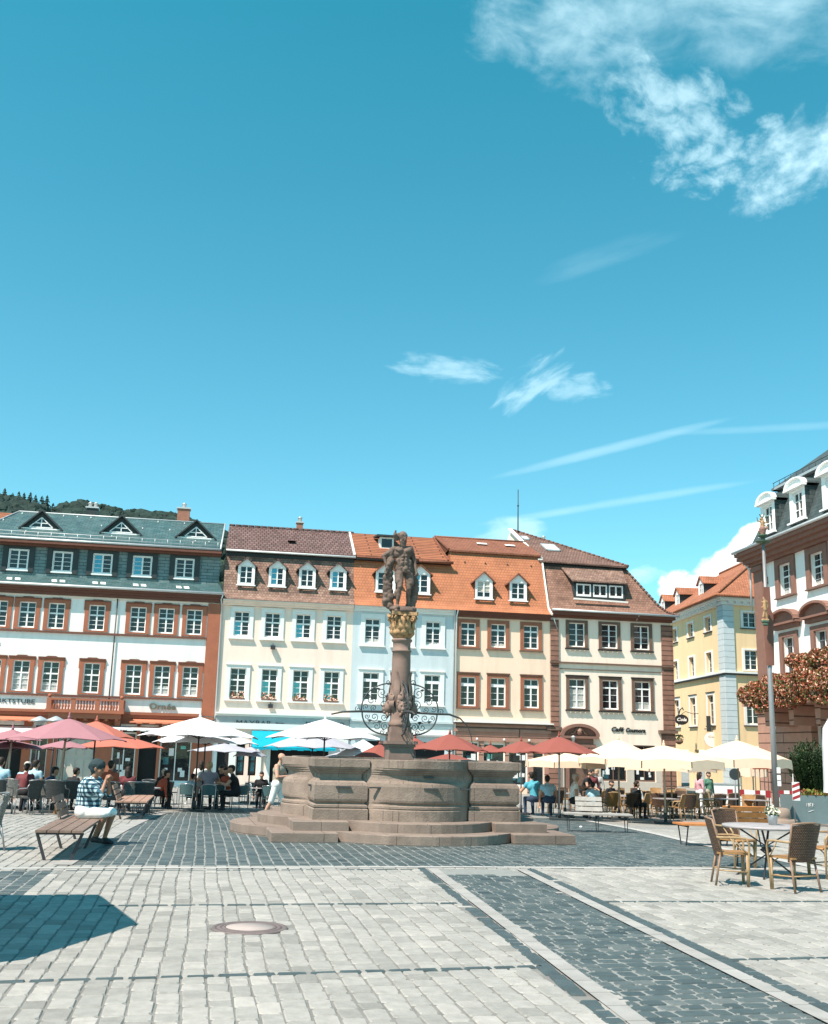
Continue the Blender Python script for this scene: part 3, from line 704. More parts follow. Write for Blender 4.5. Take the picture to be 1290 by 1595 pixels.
# ---- house with the slate roof (white walls, red stone)
A = thing('town_house', 'long white house with red stone window frames and blue grey slate roof', 'house', R.P(-16, 0, GZ))
colsA = [-22.62, -21.2, -19.83, -18.41, -16.42, -14.36, -12.94, -11.51]
holes = []
for i, u in enumerate(colsA):
    holes.append(window(A, R, u - .61, u + .61, 7.06, 8.62, (.21, .21, .08, .17), (2, 3), M['redstone2'], brow='eared', sill=False, sillm=M['soffit'], curt=None))
    holes.append(window(A, R, u - .61, u + .61, 3.9, 5.66, (.21, .21, .08, .17), (2, 3), M['redstone2'], brow='eared', sill=False, sillm=M['soffit'], curt=.95 if i in (2,) else (.5 if i in (3, 6, 7) else None)))
gfA = [(-23.5, -21.9, GZ + .1, 2.3), (-21.4, -19.4, GZ, 2.3), (-19.0, -18.2, GZ, 2.2), (-17.75, -15.9, GZ, 2.3), (-15.1, -13.95, GZ + .3, 2.3), (-13.8, -12.9, GZ, 2.3), (-12.75, -11.2, GZ + .25, 2.3)]
wall(A, R, -24, -10.18, GZ, 9.25, holes + gfA, M['white'], deep=8.6, rec=.3)
b = MB(R)                                                              # everything red: pilaster, string courses, cornice
b.box(-10.83, -10.17, .001, .10, 3.02, 8.80); b.box(-10.83, -10.17, .002, .12, GZ, 2.5)
b.build('pilaster', M['redstone2'], A)
b = MB(R)
for z in (6.97, 3.81): b.box(-24, -10.84, .001, .13, z - .045, z + .05)
each(b, 'string_course', M['soffit'], A)
b = MB(R)
b.box(-24, -10.17, .001, .16, 8.86, 9.02); b.box(-24, -10.15, .001, .26, 9.021, 9.14); b.box(-24, -10.12, -.3, .36, 9.141, 9.27)
b.build('cornice', M['soffit'], A)
b = MB(R); b.box(-24, -10.84, .001, .06, 8.73, 8.85); b.build('frieze', M['pink'], A)
b = MB(R)
b.box(-24, -10.84, .001, .30, 2.96, 3.10); b.box(-24, -10.17, .001, .22, 2.80, 2.955); b.box(-24, -10.18, .001, .12, 2.5, 2.795)
b.build('shop_cornice', M['redstone'], A)
b = MB(R); b.tube([(-24, .42, 9.31), (-10.05, .42, 9.31)], .075); b.tube([(-24, -.36, 11.78), (-10.4, -.36, 11.78)], .07)
b.build('gutter', M['ledtile'], A)
b = MB(R)
b.tube([(-10.12, .42, 9.28), (-10.2, .3, 9.0), (-10.14, .1, 8.7), (-10.12, .09, 3.3), (-10.12, .09, GZ)], .045); each(b, 'downpipe', M['ledtile'], A)
b = MB(R); b.tube([(-15.45, .10, 8.8), (-15.45, .10, 3.1)], .035); each(b, 'downpipe', M['steel'], A)
# slate attic
b = MB(R); b.q([(-24, .42, 9.33), (-10.08, .42, 9.33), (-10.36, -.9, 9.97), (-24, -.9, 9.97)]); b.q([(-10.08, .42, 9.33), (-10.08, .42, 9.20), (-10.08, -2, 9.2), (-10.36, -.9, 9.97)])
b.build('slate_skirt', M['slate'], A)
b = MB(R)
for u in (-20.7, -18.5, -16.47, -14.43, -12.23):
    for d in (-.2, .2):
        x = u + d - .1; b.mesh([(x, .02, 9.54), (x + .26, .02, 9.54), (x + .2, -.3, 9.70), (x - .06, -.3, 9.70)], [(0, 1, 2, 3)], 0, False)
each(b, 'roof_light', M['offwhite'], A)
hs = []
for i, u in enumerate((-22.7, -20.7, -18.5, -16.47, -14.43, -12.23)):
    h = window(A, R, u - .50, u + .50, 10.2, 11.28, (.05, .05, .04, .04), (0, 4), M['winwhite'], n=-.9, rec=.08, proud=.03, teal=i in (3, 4), fw=.04)
    hs.append(h)
    b = MB(R)
    for s in (-1, 1):
        uu = u + s * .66; b.box(uu - .13, uu + .13, -.899, -.80, 10.1, 11.5)
    b.box(u - .52, u + .52, -.899, -.82, 11.32, 11.5); b.build('window_box', M['slateside'], A)
wall(A, R, -24, -10.37, 9.9, 11.62, hs, M['slatewall'], deep=7.2, rec=.1, name='attic_wall', n=-.9)
b = MB(R); b.q([(-10.369, -.9, 9.9), (-10.369, -5, 9.9), (-10.369, -5, 11.9), (-10.369, -.9, 11.6)]); b.build('attic_side', M['slatewall'], A)
b = MB(R); b.box(-24, -10.33, -1.2, -.34, 11.56, 11.70); b.box(-24, -10.34, -.899, -.6, 11.45, 11.558); b.build('soffit', M['soffit'], A)
RZ = lambda n: 11.80 + (-.4 - n) * (13.9 - 11.8) / 3.6
b = MB(R)
b.q([(-23.3, -.35, 11.77), (-10.40, -.35, 11.77), (-10.24, -4, 13.9), (-21.5, -4, 13.9)])
b.q([(-10.24, -4, 13.9), (-10.40, -7.7, 11.77), (-23.3, -7.7, 11.77), (-21.5, -4, 13.9)])
b.q([(-23.3, -.35, 11.77), (-21.5, -4, 13.9), (-23.3, -7.7, 11.77)])
b.q([(-10.24, -4, 13.9), (-10.40, -.35, 11.77), (-10.40, -7.7, 11.77)])
b.build('roof', M['slate'], A)
b = MB(R); b.tube([(-21.5, -4, 13.93), (-10.24, -4, 13.93)], .05); b.tube([(-23.3, -.35, 11.8), (-21.5, -4, 13.93)], .05); b.tube([(-10.40, -.36, 11.8), (-10.24, -4, 13.95)], .05)
b.build('ridge', M['ledtile'], A)
b = MB(R)
for dz in (.12, .30): b.tube([(-23.2, -.52, RZ(-.52) + dz), (-10.5, -.52, RZ(-.52) + dz)], .018, k=5)
u = -23.1
while u < -10.5: b.tube([(u, -.52, RZ(-.52)), (u, -.52, RZ(-.52) + .32)], .02, k=5); u += .66
b.build('snow_guard', M['ledtile'], A)
b = MB(R)
for i in range(16):
    n = random.choice((-1.2, -2.6, -3.7)); uu = -22 + i * .73; b.box(uu - .03, uu + .03, n, n + .05, RZ(n), RZ(n) + .09)
each(b, 'roof_hook', M['offwhite'], A)
for uc in (-19.88, -15.75, -11.78):
    nf = -1.75; zb = RZ(nf) + .02; pk = 13.62
    d = MB(R); d.q([(uc - .95, nf, zb), (uc + .95, nf, zb), (uc, nf, pk - .08)], 0)
    d.box(uc - 1.02, uc + 1.02, nf, nf + .10, zb - .07, zb - .001, 1)
    dd = d.build('dormer', [M['slateside'], M['winwhite']], A)
    s = MB(R)
    for p, q in (((uc - .6, zb + .05), (uc, pk - .42)), ((uc + .6, zb + .05), (uc, pk - .42)), ((uc - .6, zb + .05), (uc + .6, zb + .05)), ((uc, zb + .05), (uc, pk - .45)), ((uc - .38, zb + .28), (uc + .38, zb + .28))):
        s.obox((p[0], nf + .04, p[1]), (q[0], nf + .04, q[1]), .05, .06, up=R.N)
    s.build('sash', M['winwhite'], dd)
    p = MB(R); p.q([(uc - .58, nf + .012, zb + .03), (uc + .58, nf + .012, zb + .03), (uc, nf + .012, pk - .42)]); p.build('pane', M['glass'], dd)
    r = MB(R)
    for sx in (-1, 1):
        P0 = [(uc, nf + .22, pk), (uc, -3.9, pk), (uc + sx * 1.12, -3.9, zb - .05), (uc + sx * 1.12, nf + .22, zb - .05)]; P0[2] = (uc + sx * 1.12, nf - .2, zb + .02)
        P1 = [(x, y, z - .10) for x, y, z in P0]; r.mesh(P0 + P1, [(0, 1, 2, 3), (7, 6, 5, 4), (0, 3, 7, 4), (1, 5, 6, 2), (2, 6, 7, 3)], 0, False)
    r.build('dormer_roof', M['slateside'], dd, fixn=True)
def chimney(root, f, u, n, w, d, z0, z1, m, caps=1, capm=None, name='chimney'):
    b = MB(f); b.box(u - w / 2, u + w / 2, n - d / 2, n + d / 2, z0, z1)
    c = b.build(name, m, root)
    b = MB(f); b.box(u - w / 2 - .05, u + w / 2 + .05, n - d / 2 - .05, n + d / 2 + .05, z1 + .001, z1 + .08)
    for k in range(caps):
        uu = u + (k - (caps - 1) / 2) * .3
        b.lathe((uu, n, z1 + .08), [(.11, 0), (.11, .22), (.16, .24), (.02, .34)], 0, 10)
    b.build('chimney_cap', capm or M['ledtile'], c); return c
chimney(A, R, -12.62, -4.4, .68, .6, 13.4, 14.70, M['chimbrick'])
chimney(A, R, -17.66, -4.5, .62, .6, 13.4, 14.42, M['slateside'], 2)
# balcony
BL = MB(R); BL.box(-18.35, -14.6, .001, 1.05, 2.96, 3.12); BL.box(-18.2, -14.75, .001, .95, 2.70, 2.955)
for k in range(7): BL.box(-18.0 + k * .5, -17.86 + k * .5, .3, .9, 2.60, 2.698)
bal = BL.build('balcony', M['redstone2'], A)
b = MB(R)
for (x, y) in ((-18.2, .93), (-14.75, .93), (-17.05, .93), (-15.9, .93), (-18.2, .12), (-14.75, .12)):
    b.box(x - .11, x + .11, y - .1, y + .1, 3.12, 3.66)
    if y > .5 and x in (-18.2, -14.75): b.sph((x, y, 3.76), .10, k=8)
b.box(-18.1, -14.85, .83, 1.03, 3.56, 3.66); b.box(-18.28, -18.12, .2, .83, 3.56, 3.66); b.box(-14.83, -14.67, .2, .83, 3.56, 3.66)
for seg in ((-18.05, -17.2), (-16.9, -16.05), (-15.75, -14.9)):
    for k in range(6):
        x = seg[0] + (seg[1] - seg[0]) * (k + .5) / 6
        b.lathe((x, .93, 3.12), [(.05, 0), (.035, .05), (.06, .14), (.055, .2), (.025, .3), (.045, .42), (.05, .44)], 0, 8)
b.build('balustrade', M['redstone2'], bal)
b = MB(R)
for x in (-18.1, -17.0, -15.9, -14.9): b.prism([(x - .12, 2.1), (x + .12, 2.1), (x + .14, 2.69), (x - .14, 2.69)], .001, .55)
each(b, 'bracket', M['redstone'], bal)
# ground floor
b = MB(R); b.box(-24, -10.84, -.35, -.31, GZ, 2.5); b.build('shop_dark_sheet', M['black'], A)  # flat black sheet painted as the unlit shop behind the openings
b = MB(R)
for u0, u1 in ((-21.9, -21.4), (-19.4, -19.0), (-18.2, -17.75), (-15.9, -15.1), (-13.95, -13.8), (-12.9, -12.75), (-11.2, -10.84)): b.box(u0, u1, .001, .12, GZ, 2.498)
each(b, 'shop_pillar', M['redstone2'], A)
b = MB(R); b.box(-17.7, -15.95, -.22, -.12, GZ + .05, 2.2)
for k in range(4): b.box(-17.62 + k * .42, -17.28 + k * .42, -.119, -.09, .95, 2.0); b.box(-17.62 + k * .42, -17.28 + k * .42, -.119, -.09, -.3, .75)
b.build('panelled_door', M['beige'], A)
def shopwin(root, f, u0, u1, z0, z1, n=-.12, k=2, mats=None, disp=True, seed=1):
    rnd = random.Random(seed)
    b = MB(f); b.box(u0, u0 + .06, n - .03, n + .03, z0, z1); b.box(u1 - .06, u1, n - .03, n + .03, z0, z1); b.box(u0 + .06, u1 - .06, n - .03, n + .03, z0, z0 + .08); b.box(u0 + .06, u1 - .06, n - .03, n + .03, z1 - .08, z1)
    for i in range(1, k): x = u0 + (u1 - u0) * i / k; b.box(x - .025, x + .025, n - .03, n + .03, z0 + .08, z1 - .08)
    w = b.build('shop_window', M['offwhite'] if not mats else mats, root)
    p = MB(f); p.q([(u0 + .06, n, z0 + .08), (u1 - .06, n, z0 + .08), (u1 - .06, n, z1 - .08), (u0 + .06, n, z1 - .08)]); 
    p.build('pane', M['glass'], w)
    if disp:
        d = MB(f)
        for i in range(7):
            x = rnd.uniform(u0 + .1, u1 - .35); zz = rnd.uniform(z0 + .1, z1 - .5); ww = rnd.uniform(.10, .3); hh = rnd.uniform(.1, .42)
            d.box(x, x + ww, n + .005 + i * .0015, n + .0055 + i * .0015, zz, zz + hh, i % 3)
        each(d, 'display', [M['offwhite'], M['glassteal'], M['awnwhite']], w)
shopwin(A, R, -15.1, -13.95, GZ + .3, 2.1, seed=3); shopwin(A, R, -12.75, -11.2, GZ + .25, 2.2, seed=4); shopwin(A, R, -23.5, -21.9, GZ + .2, 2.2, disp=False)
shopwin(A, R, -19.4 + .4, -18.2, GZ + .4, 2.1, disp=False, seed=6)
def awning(root, f, u0, u1, z0, n1, z1, m, val=.18, name='awning', n0=.1, th=.03):
    b = MB(f); P = [(u0, n0, z0), (u1, n0, z0), (u1, n1, z1), (u0, n1, z1)]; b.mesh(P + [(x, y, z - th) for x, y, z in P], [(3, 2, 1, 0), (4, 5, 6, 7), (0, 1, 5, 4), (1, 2, 6, 5), (3, 0, 4, 7)], 0, False)
    k = max(4, int((u1 - u0) / .3)); w = (u1 - u0) / k
    b.q([(u0, n1, z1), (u1, n1, z1), (u1, n1, z1 - th - .002), (u0, n1, z1 - th - .002)][::-1])
    for i in range(k):
        x = u0 + i * w; b.box(x + .004, x + w - .004, n1 - .02, n1 + .003, z1 - val - (.03 if i % 2 else 0), z1 - .001)
    return b.build(name, m, root)
awning(A, R, -23.9, -18.5, 2.74, .75, 2.56, M['coral'], .05); awning(A, R, -23.8, -18.3, 2.25, 1.5, 1.95, M['awnwhite'], .25)
awning(A, R, -14.3, -10.5, 2.78, .8, 2.62, M['coral'], .06); awning(A, R, -15.3, -10.6, 2.40, 1.2, 2.26, M['awnwhite'], .08)
text(A, R, 'MARKTSTUBE', -21.35, .02, 3.38, .27, M['letter'], .015, width=2.32)
text(A, R, 'Ornée', -13.45, .05, 3.28, .42, M['lettergold'], .04, width=1.33, bold=.008)

# ---- sliver of a house beyond its left end
Z = thing('town_house', 'house with orange striped tile roof peeping in at the far left edge', 'house', R.P(-28, -2, GZ))
b = MB(R); b.box(-34, -24.01, -9, -1.0, GZ, 9.2); b.build('wall', M['cream'], Z)
b = MB(R); b.q([(-34, -.6, 9.2), (-24.0, -.6, 9.2), (-24.0, -5, 13.95), (-34, -5, 13.95)]); b.q([(-34, -9.4, 9.2), (-34, -5, 13.95), (-24, -5, 13.95), (-24, -9.4, 9.2)]); b.q([(-24, -.6, 9.2), (-24, -9.4, 9.2), (-24, -5, 13.95)])
b.q([(-24.0, -2.6, 12.2), (-22.6, -2.6, 12.2), (-21.45, -5.0, 14.0), (-24.0, -5.0, 14.0)]); b.build('roof', M['redtile'], Z)

# ---- pink house
B = thing('town_house', 'pale pink house with brown mansard roof and bar on its ground floor', 'house', R.P(-6.7, 0, GZ))
holes = []
for i, (uu, ul) in enumerate(zip((-9.06, -7.45, -5.82, -4.18), (-9.08, -7.45, -5.82, -4.19))):
    holes.append(window(B, R, uu - .60, uu + .60, 7.09, 8.66, (.20, .20, .10, .18), (2, 3), M['offwhite'], brow=True, sillm=M['ledgewhite'], teal=i in (0, 2)))
    holes.append(window(B, R, ul - .61, ul + .61, 3.90, 5.68, (.20, .20, .10, .16), (2, 3), M['offwhite'], brow=True, sillm=M['ledgewhite'], teal=i > 0))
gf = [(-9.9, -9.3, GZ, 1.9), (-8.9, -8.5, .1, 1.7), (-8.3, -7.9, .1, 1.7), (-7.2, -4.2, GZ, 2.0)]
wall(B, R, -10.16, -3.17, GZ, 9.0, holes + gf, M['pink'], deep=8.5)
b = MB(R); b.box(-10.1, -3.2, -.24, -.17, GZ, 2.3); b.build('bar_dark_sheet', M['black'], B)  # darkness of the bar put into one black sheet
b = MB(R); b.box(-10.1, -3.18, .001, .14, 8.78, 8.88); b.box(-10.1, -3.18, .001, .24, 8.881, 8.99); b.box(-10.1, -3.18, -.1, .34, 8.991, 9.07); b.build('cornice', M['pink'], B)
b = MB(R); b.box(-10.1, -3.17, .001, .30, 3.16, 3.25); b.box(-10.1, -3.17, .001, .20, 3.06, 3.158); b.build('ledge', M['ledgewhite'], B)
b = MB(R); b.box(-10.06, -3.2, .001, .12, 2.72, 3.058); b.build('fascia', M['greysign'], B)
b = MB(R); b.box(-10.06, -3.2, .001, .16, 2.42, 2.718); b.build('fascia', M['offwhite'], B)
text(B, R, 'MAXBAR', -9.02, .13, 2.60, .38, M['letter'], .02, width=1.78, bold=-.004)
text(B, R, 'Bistro', -7.0, .13, 2.70, .15, M['letter'], .01, width=.42)
text(B, R, 'MAXBISTRO', -5.45, .13, 2.64, .36, M['letter'], .02, width=2.0, bold=-.004)
awning(B, R, -8.2, -4.0, 2.36, 1.5, 1.55, M['turq'], .12)
b = MB(R)
for u0, u1 in ((-10.1, -9.9), (-9.3, -8.95), (-7.85, -7.65), (-7.4, -7.2), (-4.2, -3.2)): b.box(u0, u1, .001, .1, GZ, 2.40)
each(b, 'shop_pillar', M['offwhite'], B)
b = MB(R)
for u in (-8.85, -8.25): b.box(u, u + .3, -.10, -.08, .2, 1.55)
for u in (-8.82, -8.22): b.box(u, u + .24, -.079, -.07, .85, 1.3, 1); b.box(u, u + .24, -.079, -.07, .3, .75, 1)
b.build('menu_board', [M['blackpaint'], M['glassteal']], B)
for (u, z) in ((-7.37, 6.55), (-7.33, 3.52)):
    b = MB(R); b.box(u - .12, u + .12, .05, .25, z, z + .2); b.obox((u, 0, z + .3), (u, .15, z + .2), .03, .03); b.build('flood_lamp', M['steel'], B)
for ul in (-9.08, -7.45, -5.82, -4.19):                                         # window boxes inside the sills
    b = MB(R); b.box(ul - .38, ul + .38, .03, .12, 3.92, 4.0, 0)
    rnd = random.Random(int(ul * 100))
    for k in range(46):
        x = ul + rnd.uniform(-.36, .36); z = 4.0 + abs(rnd.gauss(0, .13)); s = .035; y = .07 + rnd.uniform(-.05, .06)
        b.q([(x - s, y, z - s), (x + s, y + .02, z - s * .6), (x + s * .8, y - .02, z + s), (x - s, y, z + s * .7)], 1 + k % 3)
    b.build('window_box', [M['brownred'], M['leafred'], M['leafolive'], M['petal']], B)
MN = lambda z: -.1 - (z - 9.45) * .4186                                       # mansard plane n(z)
def mansard(root, u0, u1, m, ztop, left=True, right=True, foot=9.08):
    b = MB(R); a = [(foot, .38), (9.25, .12), (9.5, -.12), (ztop, MN(ztop))]
    for (z0, n0), (z1, n1) in zip(a, a[1:]): b.q([(u0, n0, z0), (u1, n0, z0), (u1, n1, z1), (u0, n1, z1)])
    b.q([(u0, .38, foot), (u0, -8.8, foot), (u1, -8.8, foot), (u1, .38, foot)])
    for u in (u0, u1): b.q([(u, .38, foot), (u, .12, 9.25), (u, -.12, 9.5), (u, MN(ztop), ztop), (u, -7.5, ztop), (u, -8.8, foot)])
    b.q([(u0, MN(ztop), ztop), (u1, MN(ztop), ztop), (u1, -7.5, ztop), (u0, -7.5, ztop)])
    b.build('mansard_roof', m, root)
mansard(B, -10.12, -3.16, M['oldtile'], 11.62)
for i, u in enumerate((-8.97, -7.33, -5.72, -4.05)):
    dormer(B, R, u - .45, u + .45, 9.93, 11.02, -.16, 11.42, -1.0, M['slateside'], M['pantile'], (0, 3), teal=i in (1, 3), over=.14)
b = MB(R); b.box(-10.1, -3.1, -1.6, -.95, 11.60, 11.88); b.build('soffit', M['blackpaint'], B)  # black colour stands for the shade in the gap under the upper roof
b = MB(R); b.q([(-10.13, -.78, 11.95), (-3.06, -.78, 11.95), (-3.06, -4, 13.86), (-10.0, -4, 13.86)]); b.q([(-10.0, -4, 13.86), (-3.06, -4, 13.86), (-3.06, -7.6, 11.8), (-10.1, -7.6, 11.8)])
b.q([(-10.13, -.78, 11.85), (-3.06, -.78, 11.85), (-3.06, -.78, 11.95), (-10.13, -.78, 11.95)]); b.q([(-10.13, -.78, 11.85), (-10.13, -.78, 11.95), (-10.0, -4, 13.86), (-10.1, -7.6, 11.8)])
b.build('roof', M['pantile'], B)
b = MB(R)
u = -10.0
while u < -3.1: b.tube([(u, -4, 13.88), (u + .34, -4, 13.88)], [.10, .085], k=8); u += .36
b.build('ridge', M['pantile'], B)
b = MB(R); b.tube([(-10.1, -.74, 11.86), (-3.06, -.74, 11.86)], .06); b.obox((-3.12, -.8, 12.0), (-3.06, -4, 13.92), .12, .08); b.build('gutter', M['offwhite'], B)
chimney(B, R, -5.95, -4.5, .36, .4, 13.5, 14.35, M['chimbrick'])
b = MB(R); zq = lambda n: 11.95 + (-.78 - n) * .593
b.box(-6.75, -6.3, -2.25, -1.85, zq(-2.2), zq(-2.0) + .12); b.build('roof_hatch', M['blackpaint'], B)

# ---- blue house
C_ = thing('town_house', 'narrow pale blue house with orange tile roof right behind the statue', 'house', R.P(-.4, 0, GZ))
holes = []
for i, u in enumerate((-2.10, -.42, 1.23)):
    holes.append(window(C_, R, u - .65, u + .65, 6.99, 8.68, (.24, .24, .13, .26), (1, 3), M['offwhite'], sillm=M['ledgewhite'], tr=.10, curt=(.22, None, .15)[i]))
    holes.append(window(C_, R, u - .66, u + .66, 3.94, 5.70, (.23, .23, .13, .16), (1, 3), M['offwhite'], brow=True, sillm=M['ledgewhite'], tr=.16))
wall(C_, R, -3.17, 2.40, GZ, 8.9, holes + [(-2.6, -.6, GZ, 2.0), (.2, 2.0, GZ, 2.0)], M['blue'], deep=8.5)
b = MB(R); b.box(-3.1, 2.3, -.25, -.17, GZ, 2.2); b.build('shop_dark_sheet', M['black'], C_)  # black sheet stands in for the shaded shop room
b = MB(R); b.box(-3.15, 2.38, .001, .12, 8.80, 8.95); b.box(-3.15, 2.38, .001, .22, 8.951, 9.03); b.box(-3.15, 2.38, -.1, .30, 9.031, 9.08); b.build('cornice', M['offwhite'], C_)
b = MB(R); b.box(-3.16, 2.38, .001, .22, 2.98, 3.06); b.box(-3.16, 2.38, .001, .12, 2.84, 2.978); b.build('ledge', M['greyq'], C_)
b = MB(R); b.box(-3.16, 2.38, .001, .10, 2.38, 2.838); b.box(-3.0, 2.38, .001, .22, 2.30, 2.378, 1); b.build('fascia', [M['offwhite'], M['greysign']], C_)
mansard(C_, -3.155, 2.395, M['orange'], 11.75)
for u, tl in ((-1.45, 0), (.48, 1)):
    dormer(C_, R, u - .55, u + .55, 9.93, 11.10, -.12, 11.55, -1.05, M['slateside'], M['browntile'], (0, 3), over=.14, teal=tl)
b = MB(R); b.q([(-3.03, -.78, 11.98), (2.15, -.78, 11.98), (1.9, -4, 13.88), (-3.03, -4, 13.88)]); b.q([(-3.03, -4, 13.88), (1.9, -4, 13.88), (2.1, -7.6, 11.8), (-3.03, -7.6, 11.8)])
b.q([(2.15, -.78, 11.98), (2.1, -7.6, 11.8), (1.9, -4, 13.88)]); b.build('roof', M['redtile'], C_)
b = MB(R); b.box(-3.03, 2.35, -1.3, -.80, 11.76, 11.88); b.build('soffit', M['blackpaint'], C_)  # shade under the roof overhang put into this black box
b = MB(R); b.tube([(.5, -.72, 11.86), (2.45, -.72, 11.86)], .10); b.tube([(-3.0, -.72, 11.90), (.5, -.72, 11.88)], .05); b.obox((2.17, -.78, 12.0), (1.95, -4, 13.92), .10, .1); b.build('gutter', M['browntile'], C_)
b = MB(R); b.box(-1.55, -.75, -2.7, -2.0, 12.4, 13.35, 0); b.q([(-1.45, -1.995, 12.75), (-.85, -1.995, 12.75), (-.85, -1.995, 13.25), (-1.45, -1.995, 13.25)], 1)
b.mesh([(-1.75, -1.8, 13.36), (-.55, -1.8, 13.36), (-.55, -3.3, 13.5), (-1.75, -3.3, 13.5)] + [(-1.75, -1.8, 13.46), (-.55, -1.8, 13.46), (-.55, -3.3, 13.6), (-1.75, -3.3, 13.6)], [(0, 1, 2, 3), (7, 6, 5, 4), (0, 4, 5, 1), (0, 3, 7, 4), (1, 5, 6, 2)], 2, False)
b.build('dormer', [M['offwhite'], M['glass'], M['slateside']], C_)
b = MB(R); b.tube([(2.36, .34, 9.1), (2.40, .12, 8.8), (2.40, .12, GZ)], .05); each(b, 'downpipe', M['zinc'], C_)

# ---- cream house
D = thing('town_house', 'cream house with brown window frames beside the pale blue house', 'house', R.P(5.1, 0, GZ))
holes = []
for i, (u, ul) in enumerate(zip((3.19, 4.88, 6.75), (3.22, 4.89, 6.77))):
    holes.append(window(D, R, u - .62, u + .62, 7.08, 8.66, (.20, .20, .09, .20), (1, 3), M['redstone'], proud=.07, tr=.09, sillm=M['brownstone'], curt=(None, .2, None)[i]))
    holes.append(window(D, R, ul - .62, ul + .62, 3.87, 5.72, (.20, .20, .10, .20), (1, 3), M['redstone'], proud=.07, brow=True, tr=.17, sillm=M['brownstone']))
gfD = [(2.95, 3.85, GZ + .4, 2.10), (4.1, 5.3, GZ + .4, 2.05), (5.5, 6.55, GZ + .4, 2.05), (6.85, 7.5, GZ + .4, 2.1)]
wall(D, R, 2.42, 7.84, GZ, 8.95, holes + gfD, M['cream'], deep=8.5, rec=.2)
b = MB(R)
prev = 2.43
for a, c, e, h in gfD + [(7.83, 7.9, 0, 0)]: b.box(prev, a, .001, .09, GZ, 2.14); prev = c
b.box(2.43, 7.85, .001, .14, 2.141, 2.42); b.box(2.43, 7.85, .001, .09, 2.421, 2.62); b.box(2.43, 7.85, .001, .16, 2.621, 2.78); b.box(2.43, 7.85, .001, .10, 2.781, 3.02)
b.build('shopfront', M['rust'], D)
b = MB(R); b.box(2.42, 7.9, .001, .26, 3.021, 3.10); b.build('ledge', M['brownstone'], D)
b = MB(R); b.box(2.42, 7.95, .001, .34, 3.101, 3.17); b.build('ledge', M['ledgewhite'], D)
for i, (a, c, e, h) in enumerate(gfD[:3]): shopwin(D, R, a, c, e, h, n=-.1, k=1, seed=20 + i)
shopwin(D, R, *gfD[3], n=-.1, k=1, disp=False, mats=M['beige'])
text(D, R, 'ZKB', 3.08, -.05, 1.72, .30, M['barwhite'], .01, width=.62)
b = MB(R)
for u in (3.7, 5.2, 6.6): b.sph((u, .22, 2.24), .07, k=8)
each(b, 'globe_lamp', M['awnwhite'], D)
b = MB(R); b.box(2.45, 7.84, .001, .14, 8.76, 8.90); b.box(2.45, 7.84, .001, .24, 8.901, 9.0); b.box(2.45, 7.84, -.1, .33, 9.001, 9.06); b.build('cornice', M['soffit'], D)
mansard(D, 2.40, 7.80, M['orange'], 12.66)
for u, bl in ((4.08, .38), (6.05, None)): dormer(D, R, u - .50, u + .50, 9.84, 10.92, -.12, 11.38, -1.0, M['brownstone'], M['browntile'], (0, 3), over=.16, curt=bl, cheek=M['browntile'], frontm=M['winwhite'])
b = MB(R)
for u in (3.2, 4.4, 5.7, 7.1): b.sph((u, MN(12.05) + .05, 12.05), .05, k=6)
each(b, 'roof_vent', M['brownred'], D)
b = MB(R); n0 = MN(12.66) + .18; b.q([(2.3, n0, 12.72), (7.75, n0, 12.72), (7.6, -4, 13.96), (2.05, -4, 13.96)]); b.q([(2.05, -4, 13.96), (7.6, -4, 13.96), (7.6, -7.4, 12.4), (2.3, -7.4, 12.4)])
b.q([(2.3, n0, 12.72), (2.05, -4, 13.96), (2.3, -7.4, 12.4)]); b.q([(2.3, n0, 12.62), (7.75, n0, 12.62), (7.75, n0, 12.72), (2.3, n0, 12.72)]); b.build('roof', M['browntile'], D)
b = MB(R); b.tube([(2.05, -4, 13.98), (7.6, -4, 13.98)], .07); b.obox((2.3, n0, 12.75), (2.05, -4, 14.0), .1, .1); b.build('ridge', M['browntile'], D)
b = MB(R)
for u in (4.3, 6.0): b.q([(u, -2.6, 13.42), (u + .6, -2.6, 13.42), (u + .6, -2.9, 13.55), (u, -2.9, 13.55)])
each(b, 'roof_light', M['offwhite'], D)
b = MB(R); b.tube([(2.52, .34, 9.08), (2.50, .12, 8.75), (2.50, .12, GZ)], .045); each(b, 'downpipe', M['offwhite'], D)
b = MB(R); b.obox((7.82, MN(12.6) - .02, 12.6), (7.80, -.12, 9.5), .10, .10); b.obox((7.80, -.12, 9.5), (7.86, .38, 9.08), .1, .1); b.obox((7.78, MN(12.6), 12.62), (7.5, -4, 13.95), .1, .12); b.build('verge', M['ledgewhite'], D)

# ---- cafe house
E_ = thing('town_house', 'ivory corner house with brown stone quoins and tall brown hipped roof', 'house', R.P(11.4, 0, GZ))
holes = []
for i, u in enumerate((9.40, 11.32, 13.22)):
    holes.append(window(E_, R, u - .64, u + .64, 7.33, 8.88, (.18, .18, .07, .14), (0, 4), M['brownstone'], proud=.07, sillm=M['blackpaint'], fw=.045))
    holes.append(window(E_, R, u - .64, u + .64, 3.96, 5.79, (.18, .18, .08, .16), (1, 3), M['brownstone'], proud=.07, sillm=M['blackpaint'], curt=(.92, None, .35)[i], brow=True))
gfE = [(8.75, 10.05, GZ, 1.9), (10.7, 12.2, .2, 1.95), (12.62, 13.88, .2, 2.15)]
wall(E_, R, 7.86, 14.98, GZ, 9.1, holes + gfE, M['ivory'], deep=14, rec=.25)
b = MB(R)
for u0, u1, sd in ((7.87, 8.33, 1), (14.40, 14.995, 1)):
    b.box(u0, u1, .001, .10, 3.0, 6.46); b.box(u0, u1, .001, .10, 6.56, 8.85); b.box(u0 - .14, u1 + .05, .001, .14, GZ, 2.82)
